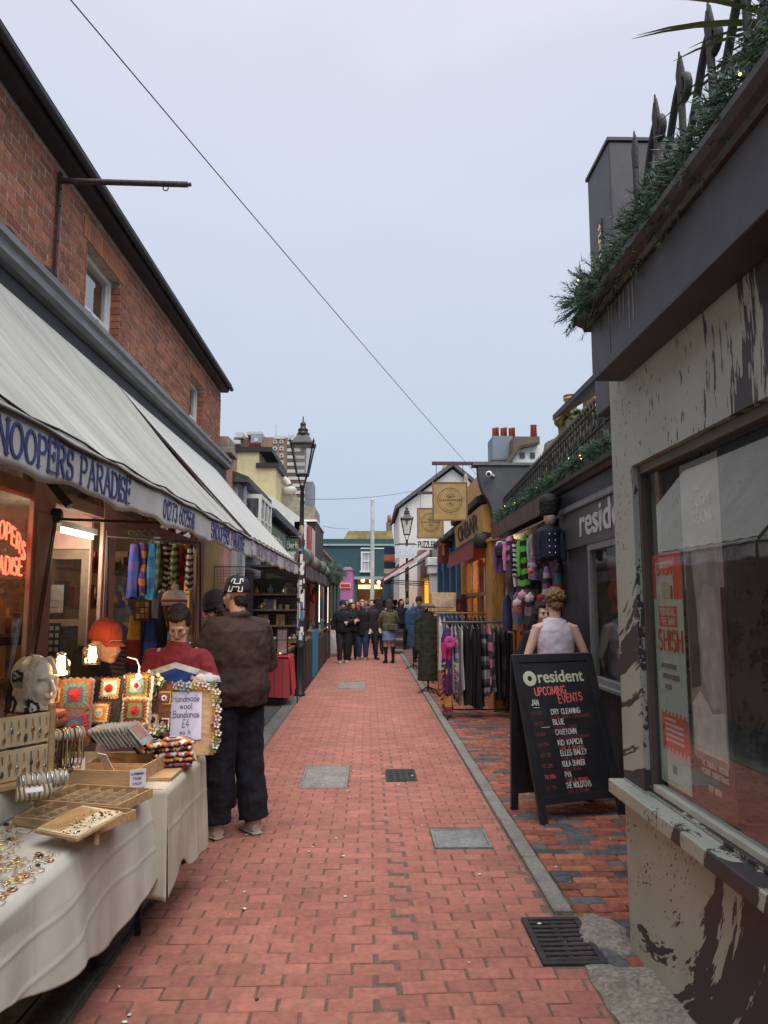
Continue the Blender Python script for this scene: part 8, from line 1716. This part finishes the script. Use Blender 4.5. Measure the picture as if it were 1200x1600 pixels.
for e in (1, -1): bd.tubec([(e*.07, 0, zs-.14-p.z), (e*.115, 0, zs-.18-p.z), (e*.135, -.01, zb+.12-p.z), (e*.13, -.03, zb-.03-p.z)], [.04, .042, .038, .03], 10)
blob(bd, 'coat', C(24, 28, 52, var=.25), t, .010, 2, .015)
q = MB()
for k in range(4): q.sph((p.x-.03+.0*k, p.y-.095, lerp(zb+.05, zs-.2, k/3)), .009, 6, 5); q.sph((p.x+.03, p.y-.095, lerp(zb+.05, zs-.2, k/3)), .009, 6, 5)
q.build('buttons', SILVER, t)
MG = M('magenta', (.45, .06, .20), .9, .2, 9)
hung = [(776, 790, 845, 895, [C(90, 60, 130), C(110, 150, 90), C(60, 50, 80)], 'purple and green tie dye bag hanging at the far end of the scalloped awning', 4, 'top', 9.9), (790, 806, 838, 905, [C(190, 120, 160), C(60, 50, 70)], 'pink top with dark bands hung under the scalloped awning', 9, 'top', 9.6), (800, 812, 846, 900, [C(36, 34, 40), C(190, 185, 185)], 'black and white striped top hung under the scalloped awning', 14, 'top', 9.3), (792, 806, 880, 930, [C(70, 62, 60)], 'dark grey brown bag hung below the pink top', 0, 'scarf', 9.5), (812, 830, 836, 915, [C(90, 170, 60), C(26, 26, 28)], 'bright green and black striped jumper hung under the scalloped awning', 9, 'top', 8.9), (826, 838, 835, 885, [C(140, 160, 145), C(170, 160, 165)], 'pale green shirt hung beside the striped jumper', 3, 'top', 8.6), (836, 850, 828, 880, [C(80, 30, 40)], 'maroon shirt hung beside the navy coat', 0, 'top', 8.3), (826, 840, 872, 905, [C(120, 90, 130), C(150, 140, 150)], 'mauve printed bag hung below the pale green shirt', 5, 'scarf', 8.4),
   (848, 862, 885, 945, [C(130, 85, 140), C(180, 160, 185), C(60, 45, 70)], 'purple patterned dress hung below the small backpack', 7, 'dress', 7.9), (866, 880, 880, 945, [C(60, 56, 56), C(50, 110, 120), C(120, 60, 50)], 'dark dress with a teal patch hung nearest the wall', 4, 'dress', 7.8), (802, 818, 925, 985, [C(110, 90, 120), C(70, 110, 110), C(150, 90, 70)], 'multicoloured long skirt hung low in the clothes shop', 6, 'dress', 9.2), (820, 838, 905, 975, [C(60, 60, 66), C(130, 120, 126)], 'grey dress hung low in the clothes shop', 5, 'dress', 9.0), (818, 836, 955, 1000, [C(110, 40, 70), C(200, 110, 60), C(80, 80, 100)], 'plum and orange skirt hung low behind the near clothes rail', 5, 'dress', 9.4), (786, 800, 930, 985, [C(52, 60, 96)], 'navy denim dress hung at the shop opening', 0, 'dress', 9.9), (806, 820, 884, 925, [C(200, 190, 195), C(90, 70, 100)], 'white and purple top low under the scalloped awning', 4, 'top', 9.35), (836, 850, 938, 985, [C(90, 50, 90), C(60, 40, 60)], 'plum cloth bag hung by the woman with dark hair', 0, 'scarf', 8.7)]
for i, (x0, x1, y0, y1, mt, lab, st_, shp, yy) in enumerate(hung): hang(lab, x0, x1, y0, y1, yy, mt, i+40, 'hanging_garment', 'clothing', stripes=st_, shape=shp, d=.05)
random.seed(90)
bk_ = [C(104, 88, 108), C(50, 48, 54), C(128, 84, 108), C(84, 98, 118), C(176, 166, 170), C(112, 54, 66), C(60, 92, 80), C(172, 136, 168)]
for i in range(34):
    px = rnd(796, 872); py = rnd(842, 950); yy = 10.4-(px-796)/76*2.0+.25; h_ = rnd(40, 70); w__ = rnd(12, 18)
    hang('muted '+['mauve grey', 'charcoal', 'plum', 'slate', 'pale grey', 'maroon', 'dark green', 'lilac'][i % 8]+' garment in the '+('near' if px > 846 else 'middle' if px > 820 else 'far')+(' upper' if py < 895 else ' lower')+' part of the crowded back row', px-w__/2, px+w__/2, py, py+h_, yy, [bk_[i % 8], bk_[i % 8], random.choice(bk_)], i+70, 'hanging_garment', 'clothing', stripes=random.choice([0, 0, 5, 9]), shape=random.choice(['top', 'dress', 'scarf']), d=.05, group='back row of clothes under the scalloped awning')
def backpack(lab, px, py, y, w_, h_, mt):
    p = U(px, py, y=y); t = thing('backpack', lab, 'backpack', p); q = MB().obox(p, (w_, w_*.55, h_)); q.build('body', mt, t, bevel=w_*.22); MB().obox(p+V((0, -w_*.33, -h_*.18)), (w_*.7, w_*.2, h_*.42)).build('pocket', mt, t, bevel=.015); MB().tube([p+V((.05*math.cos(a), -.02, h_*.5+.05*math.sin(a))) for a in [k*math.pi/8 for k in range(9)]], .009, 6).build('handle', C(200, 196, 190), t); MB().tube([p+V((0, 0, h_*.5)), p+V((0, .02, h_*.5+.22))], .004, 4).build('hook', IRON, t); return t
backpack('small black backpack with a white handle hung below the navy coat', 854, 862, 7.65, .17, .20, C(40, 42, 48)); backpack('black box shaped bag at the far end of the scalloped awning', 781, 862, 9.7, .13, .16, C(30, 28, 34))
for (px, py, y, r_, c, lab) in ((846, 934, 8.1, .06, C(180, 40, 40), 'red round purse hung by the woman with dark hair'), (816, 930, 8.6, .07, C(190, 150, 160), 'pink fluffy hat hung low in the clothes shop'), (828, 934, 8.5, .07, C(205, 200, 196), 'white fluffy hat hung low in the clothes shop'), (808, 942, 8.8, .07, C(200, 180, 190), 'pale pink fluffy hat lowest in the clothes shop'), (829, 892, 8.2, .05, C(190, 110, 90), 'small coral purse hung on the green striped jumper')):
    p = U(px, py, y=y); r_ *= .8; m_ = MB().sph((0, 0, 0), (r_, r_*.7, r_*.8), 14, 10).sph((.1*r_, 0, r_*.8), r_*.35, 8, 6).sph((-.3*r_, 0, -r_*.5), (r_*.8, r_*.5, r_*.5), 8, 6); t = thing('round_bag' if 'purse' in lab else 'fluffy_hat', lab, 'purse' if 'purse' in lab else 'hat', p); blob(m_, 'body', c, t, .010, 1, .02, TUFT)
# garments on rails
def garment(m, x, y, z, th, dep, ln, seed, style, mi=0, n=18, rows=16):
    """hanging garment seen edge on; the hanger lies along y"""
    def f(u, v):
        a = u*2*math.pi; sh = min(1, .18+v*9) if style != 'trousers' else min(1, .7+v*2)
        w_ = dep/2*sh*(1.0 if style != 'dress' else .8+.35*v); t_ = th/2*(.35+.9*min(1, v*5))*(1+.25*math.sin(v*5+seed)); fo = 1+.22*math.sin(a*5+seed*2+v*3)*min(1, v*3)
        return V((x+math.cos(a)*t_*fo+.012*math.sin(v*4+seed), y+math.sin(a)*w_*fo, z-ln*v-.03*(1-sh)+.015*math.sin(a*2+seed)*v))
    return m.grid(f, n, rows, mi)
def rail(lab, x0, x1, y, z, mat, legs=True, wheels=False):
    barm = C(62, 62, 66, rough=.35) if mat is STEEL else mat; t = thing('clothes_rail', lab, 'clothes rail', ((x0+x1)/2, y, .012)); MB().tube([(x0-.05, y, z), (x1+.05, y, z)], .014, 8).build('bar', barm, t); MB().tube([(x0-.02, y-.14, z+.0), (x1+.02, y-.14, z-.005)], .011, 8).build('bar', barm, t)
    for x in (x0, x1):
        MB().tube([(x, y, .06), (x, y, z)], .013, 8).build('upright', mat, t); MB().tube([(x, y-.26, .05), (x, y+.26, .05)], .013, 8).build('foot', IRON, t)
        for s_ in (-.25, .25): MB().lathe([(.028, -.012), (.032, 0), (.028, .012)], (x, y+s_, .045), 10, M=Matrix.Rotation(R(90), 3, 'Y')).build('castor', BLACK, t)
    MB().tube([(x0, y, .12), (x1, y, .12)], .011, 6).build('cross_bar', IRON, t); return t
yR = 10.75; zR = U(750, 972, y=yR).z; xa, xb = 1.10, U(803, 975, y=yR).x
rail('near steel clothes rail packed with dark trousers and bright pieces', xa, xb+.02, yR, zR, STEEL)
random.seed(77)
K1, K2, K3 = C(26, 25, 30), C(36, 35, 42), C(52, 52, 60)
near = [(697, .30, .95, [C(60, 30, 110), C(200, 50, 120), C(40, 40, 120)], 'bright pink and purple piece at the street end of the near rail', 'dress', 4, .10), (699, .3, 1.20, [C(90, 30, 40), C(190, 140, 60), C(120, 40, 60)], 'black piece with red and yellow leaf shapes at the street end of the near rail', 'dress', 9, .10), (706, .3, .95, [C(150, 150, 165)], 'pale grey shirt on the near rail', 'top', 0, .045), (711, .3, 1.05, [C(170, 165, 185), C(120, 115, 130)], 'lilac striped shirt on the near rail', 'top', 12, .045), (716, .3, 1.10, [C(110, 96, 84)], 'brown grey coat on the near rail', 'top', 0, .05), (721, .3, .9, [C(180, 178, 186)], 'white shirt on the near rail', 'top', 0, .04),
  (729, .34, 1.12, [K1], 'black trousers with a wide leg, first past the white shirt', 'trousers', 0, .09), (738, .34, 1.14, [K1, K1, C(170, 170, 172)], 'black trousers with a pale side stripe on the near rail', 'trousers', 103, .07), (746, .34, 1.16, [K1], 'long black trousers right of the striped pair', 'trousers', 0, .09), (756, .34, 1.0, [C(84, 80, 88), C(40, 38, 44), C(150, 146, 152)], 'grey tie dye trousers on the near rail', 'trousers', 13, .08), (763, .32, .95, [C(200, 120, 150), C(70, 64, 74)], 'pink and grey tie dye top on the near rail', 'top', 8, .06), (769, .34, .92, [C(66, 62, 72), C(110, 106, 114)], 'dark mottled top on the near rail', 'top', 10, .05), (776, .34, 1.05, [K2], 'dark grey jacket on the near rail', 'top', 0, .06), (783, .34, 1.0, [K3, K1], 'grey and black top on the near rail', 'top', 5, .05), (790, .34, 1.15, [K1], 'black dress near the steel upright', 'dress', 0, .07), (797, .34, 1.18, [K2], 'charcoal coat against the steel upright', 'top', 0, .06)]
def rail_clothes(lst, y, z, grp):
    for i, (px, dep, ln, mt, lab, sty, st_, th) in enumerate(lst):
        x = U(px, 975, y=y).x; t = thing('hanging_garment', lab, 'clothing', (x, y, z), group=grp); m = garment(MB(), x, y, z-.045, th, dep, ln, i*1.9, sty)
        if st_:
            for k in range(len(m.f)): m.m[k] = ((k % 16)*st_//16) % len(mt) if st_ < 100 else (0 if (k//16) % 9 else 2)
        m.build('cloth', mt, t); MB().tube([(x, y, z+.014), (x+.004, y, z-.02), (x, y, z-.05)], .003, 5).tube([(x, y-dep*.42, z-.085), (x, y, z-.045), (x, y+dep*.42, z-.085)], .005, 5).build('hanger', C(150, 150, 152), t)
rail_clothes(near, yR, zR, 'clothes on the near steel rail')
m = MB(); x = U(700, 985, y=yR).x
t = thing('fabric_flower', 'large hot pink fabric flower on the end of the near rail', 'fabric flower', U(703, 1004, y=yR-.2)); 
for k in range(9): m.sph(U(703, 1004, y=yR-.22)+V((.05*math.cos(k*.7), -.01, .05*math.sin(k*.7))), (.045, .02, .045), 8, 6)
m.build('petals', MG, t)
t = thing('leaf_lei', 'string of yellow, orange and red leaf shapes hanging at the end of the near rail', 'garland', U(702, 1045, y=yR-.2))
for k in range(8):
    for e in (-1, 1): c = U(702+e*6+rnd(-2, 2), 1036+k*8, y=yR-.22); MB().add([c+V((e*.0, 0, .012)), c+V((e*.03, -.012, .022)), c+V((e*.065, 0, -.012)), c+V((e*.03, -.006, -.022)), c+V((e*.03, .012, 0))], [(0, 3, 2, 1), (0, 1, 4), (1, 2, 4), (2, 3, 4), (3, 0, 4)]).build('leaf', [C(170, 190, 70), C(210, 170, 60), C(190, 90, 50), C(150, 40, 50), C(130, 30, 60), C(150, 40, 80), C(120, 36, 60), C(90, 30, 60)][k], t)
yR2 = 13.2; zR2 = U(720, 958, y=yR2).z; rail('further gold clothes rail behind the near one', U(684, 960, y=yR2).x, U(776, 960, y=yR2).x, yR2, zR2, C(150, 110, 60, rough=.35))
far_ = [(687+k*6.3, .36, rnd(.8, 1.1), [[C(196, 196, 206)], [C(170, 165, 170)], [K2], [C(90, 60, 50)], [C(70, 70, 80)], [K1], [C(120, 100, 80)], [C(60, 60, 70)], [C(110, 50, 50)], [K3], [C(90, 84, 70)], [K1], [C(60, 70, 80)], [K2]][k], ['white shirt first on the gold rail', 'pale grey shirt second on the gold rail', 'dark jacket on the gold rail', 'brown jacket on the gold rail', 'slate coat on the gold rail', 'black coat in the middle of the gold rail', 'tan coat on the gold rail', 'blue grey coat on the gold rail', 'rust red coat on the gold rail', 'grey coat on the gold rail', 'khaki coat on the gold rail', 'black coat near the shop end of the gold rail', 'steel blue coat on the gold rail', 'charcoal coat last on the gold rail'][k], 'top', 0, .055) for k in range(14)]
rail_clothes(far_, yR2, zR2, 'clothes on the further gold rail')
# green coat on a stand, blue coat
def coat_stand(lab, px, fy, top, bot, w_, mt, hatc=None):
    p = U(px, fy, z=.01); t = thing('coat_stand', lab, 'coat', (p.x, p.y, .012)); zt_ = U(px, top, y=p.y).z; zb_ = U(px, bot, y=p.y).z; g = MB()
    g.tubec([(0, 0, zb_), (0, 0, lerp(zb_, zt_, .5)), (0, 0, lerp(zb_, zt_, .8)), (0, 0, zt_-.06), (0, 0, zt_)], [(w_*.52, .17), (w_*.44, .14), (w_*.46, .13), (w_*.3, .1), (.06, .06)], 18, side=(1, 0, 0))
    for e in (1, -1): g.tubec([(e*w_*.3, 0, zt_-.1), (e*w_*.47, 0, zt_-.17), (e*w_*.5, -.02, lerp(zb_, zt_, .62)), (e*w_*.47, -.04, lerp(zb_, zt_, .42))], [.06, .065, .06, .05], 10)
    blob(g, 'coat', mt, t, .014, 3, .03); MB().tube([(0, 0, .02), (0, 0, zt_+.08)], .016, 8).build('pole', IRON, t, w=False); q = MB()
    for k in range(4): q.tube([(0, 0, .1), (.22*math.cos(k*1.57+.5), .22*math.sin(k*1.57+.5), .01)], .012, 6)
    q.build('foot', IRON, t, w=False)
    if hatc: MB().lathe([(.13, zt_+.06), (.15, zt_+.08), (.13, zt_+.12), (.03, zt_+.15)], n=16).build('hat', hatc, t, w=False)
    return t
coat_stand('long dark green coat with a grey hat on a stand at the kerb', 669, 1082, 956, 1064, .38, C(40, 46, 36, var=.3, scale=8), C(90, 92, 92)); coat_stand('blue denim coat on a stand behind the long green coat', 646, 1045, 948, 1012, .30, C(44, 72, 100), None)
# crates and cases behind the rails
t = thing('print_box', 'cream printed box standing behind the gold rail', 'box', (U(692, 940, y=15).x, 15, .9)); a = U(674, 926, y=15); b = U(713, 956, y=15); MB().box(a.x, b.x, 15, 15.4, b.z, a.z).build('box', C(196, 172, 130, var=.2), t, bevel=.01); MB().box(a.x+.05, b.x-.05, 14.993, 14.999, b.z+.1, a.z-.08).build('print', C(200, 190, 180, var=.3, scale=14), t)
t = thing('side_table', 'dark table carrying the printed box and patterned cases', 'table', (1.8, 15, 0)); MB().box(a.x-.02, U(768, 956, y=15).x, 14.9, 15.5, b.z-.04, b.z-.002).build('tabletop', WOODD, t)
for x in (a.x+.03, U(765, 956, y=15).x): MB().box(x-.02, x+.02, 15.1, 15.14, .02, b.z-.041).build('leg', WOODD, t)
for i, (px0, px1, py0, py1, c, lab) in enumerate(((714, 750, 936, 955, C(110, 52, 56, var=.4, scale=26), 'dark red patterned case behind the gold rail'), (722, 752, 928, 936, C(128, 64, 62, var=.4, scale=26), 'smaller red patterned case on top of the dark red one'))):
    a = U(px0, py0, y=15); b2 = U(px1, py1, y=15); t = thing('suitcase', lab, 'suitcase', ((a.x+b2.x)/2, 15.2, b2.z)); MB().box(a.x, b2.x, 15.05, 15.35, b2.z+.001, a.z).build('shell', c, t, bevel=.015); MB().tube([((a.x+b2.x)/2-.06, 15.04, (a.z+b2.z)/2), ((a.x+b2.x)/2, 15.01, (a.z+b2.z)/2+.01), ((a.x+b2.x)/2+.06, 15.04, (a.z+b2.z)/2)], .01, 6).build('handle', BLACK, t)
t = thing('magazine_stack', 'stack of crates and magazines in front of the further lamp post', 'stack', (U(622, 1022, z=0).x, U(622, 1022, z=0).y, .012)); p = V(t.location)
for i in range(9): MB().box(p.x-.16+.01*(i % 3), p.x+.16-.012*(i % 2), p.y-.15, p.y+.15, .013+.085*i, .013+.085*(i+1)-.01).build('crate', [C(70, 64, 66), C(150, 146, 146), C(96, 70, 66), C(54, 54, 60)][i % 4], t)
# shirts on a rail inside the clothes shop
t = thing('inner_rail', 'rail of coloured shirts deep inside the clothes shop', 'clothes rail', (3.2, 9.8, 1.4)); MB().tube([(3.2, 8.2, 1.5), (3.2, 11.4, 1.5)], .014, 6).build('bar', STEEL, t)
for k in range(26):
    y = 8.3+k*.12; m = MB(); m.obox((3.2, y, 1.08), (.42, .05, .78), Matrix.Rotation(rnd(-.1, .1), 3, 'Z')); m.build('shirt', [C(120, 40, 70), C(60, 60, 110), C(150, 110, 60), K2, C(60, 100, 90), C(130, 130, 140)][k % 6], t, bevel=.02)
# ------------------------------------------------------------------ lettering curves become meshes
dg = bpy.context.evaluated_depsgraph_get()
for o in [o for o in SC.objects if o.type == 'FONT']:
    me = bpy.data.meshes.new_from_object(o.evaluated_get(dg)); n = bpy.data.objects.new(o.name, me); COL.objects.link(n); n.parent = o.parent; n.matrix_local = o.matrix_local.copy(); nm = o.name; bpy.data.objects.remove(o); n.name = nm
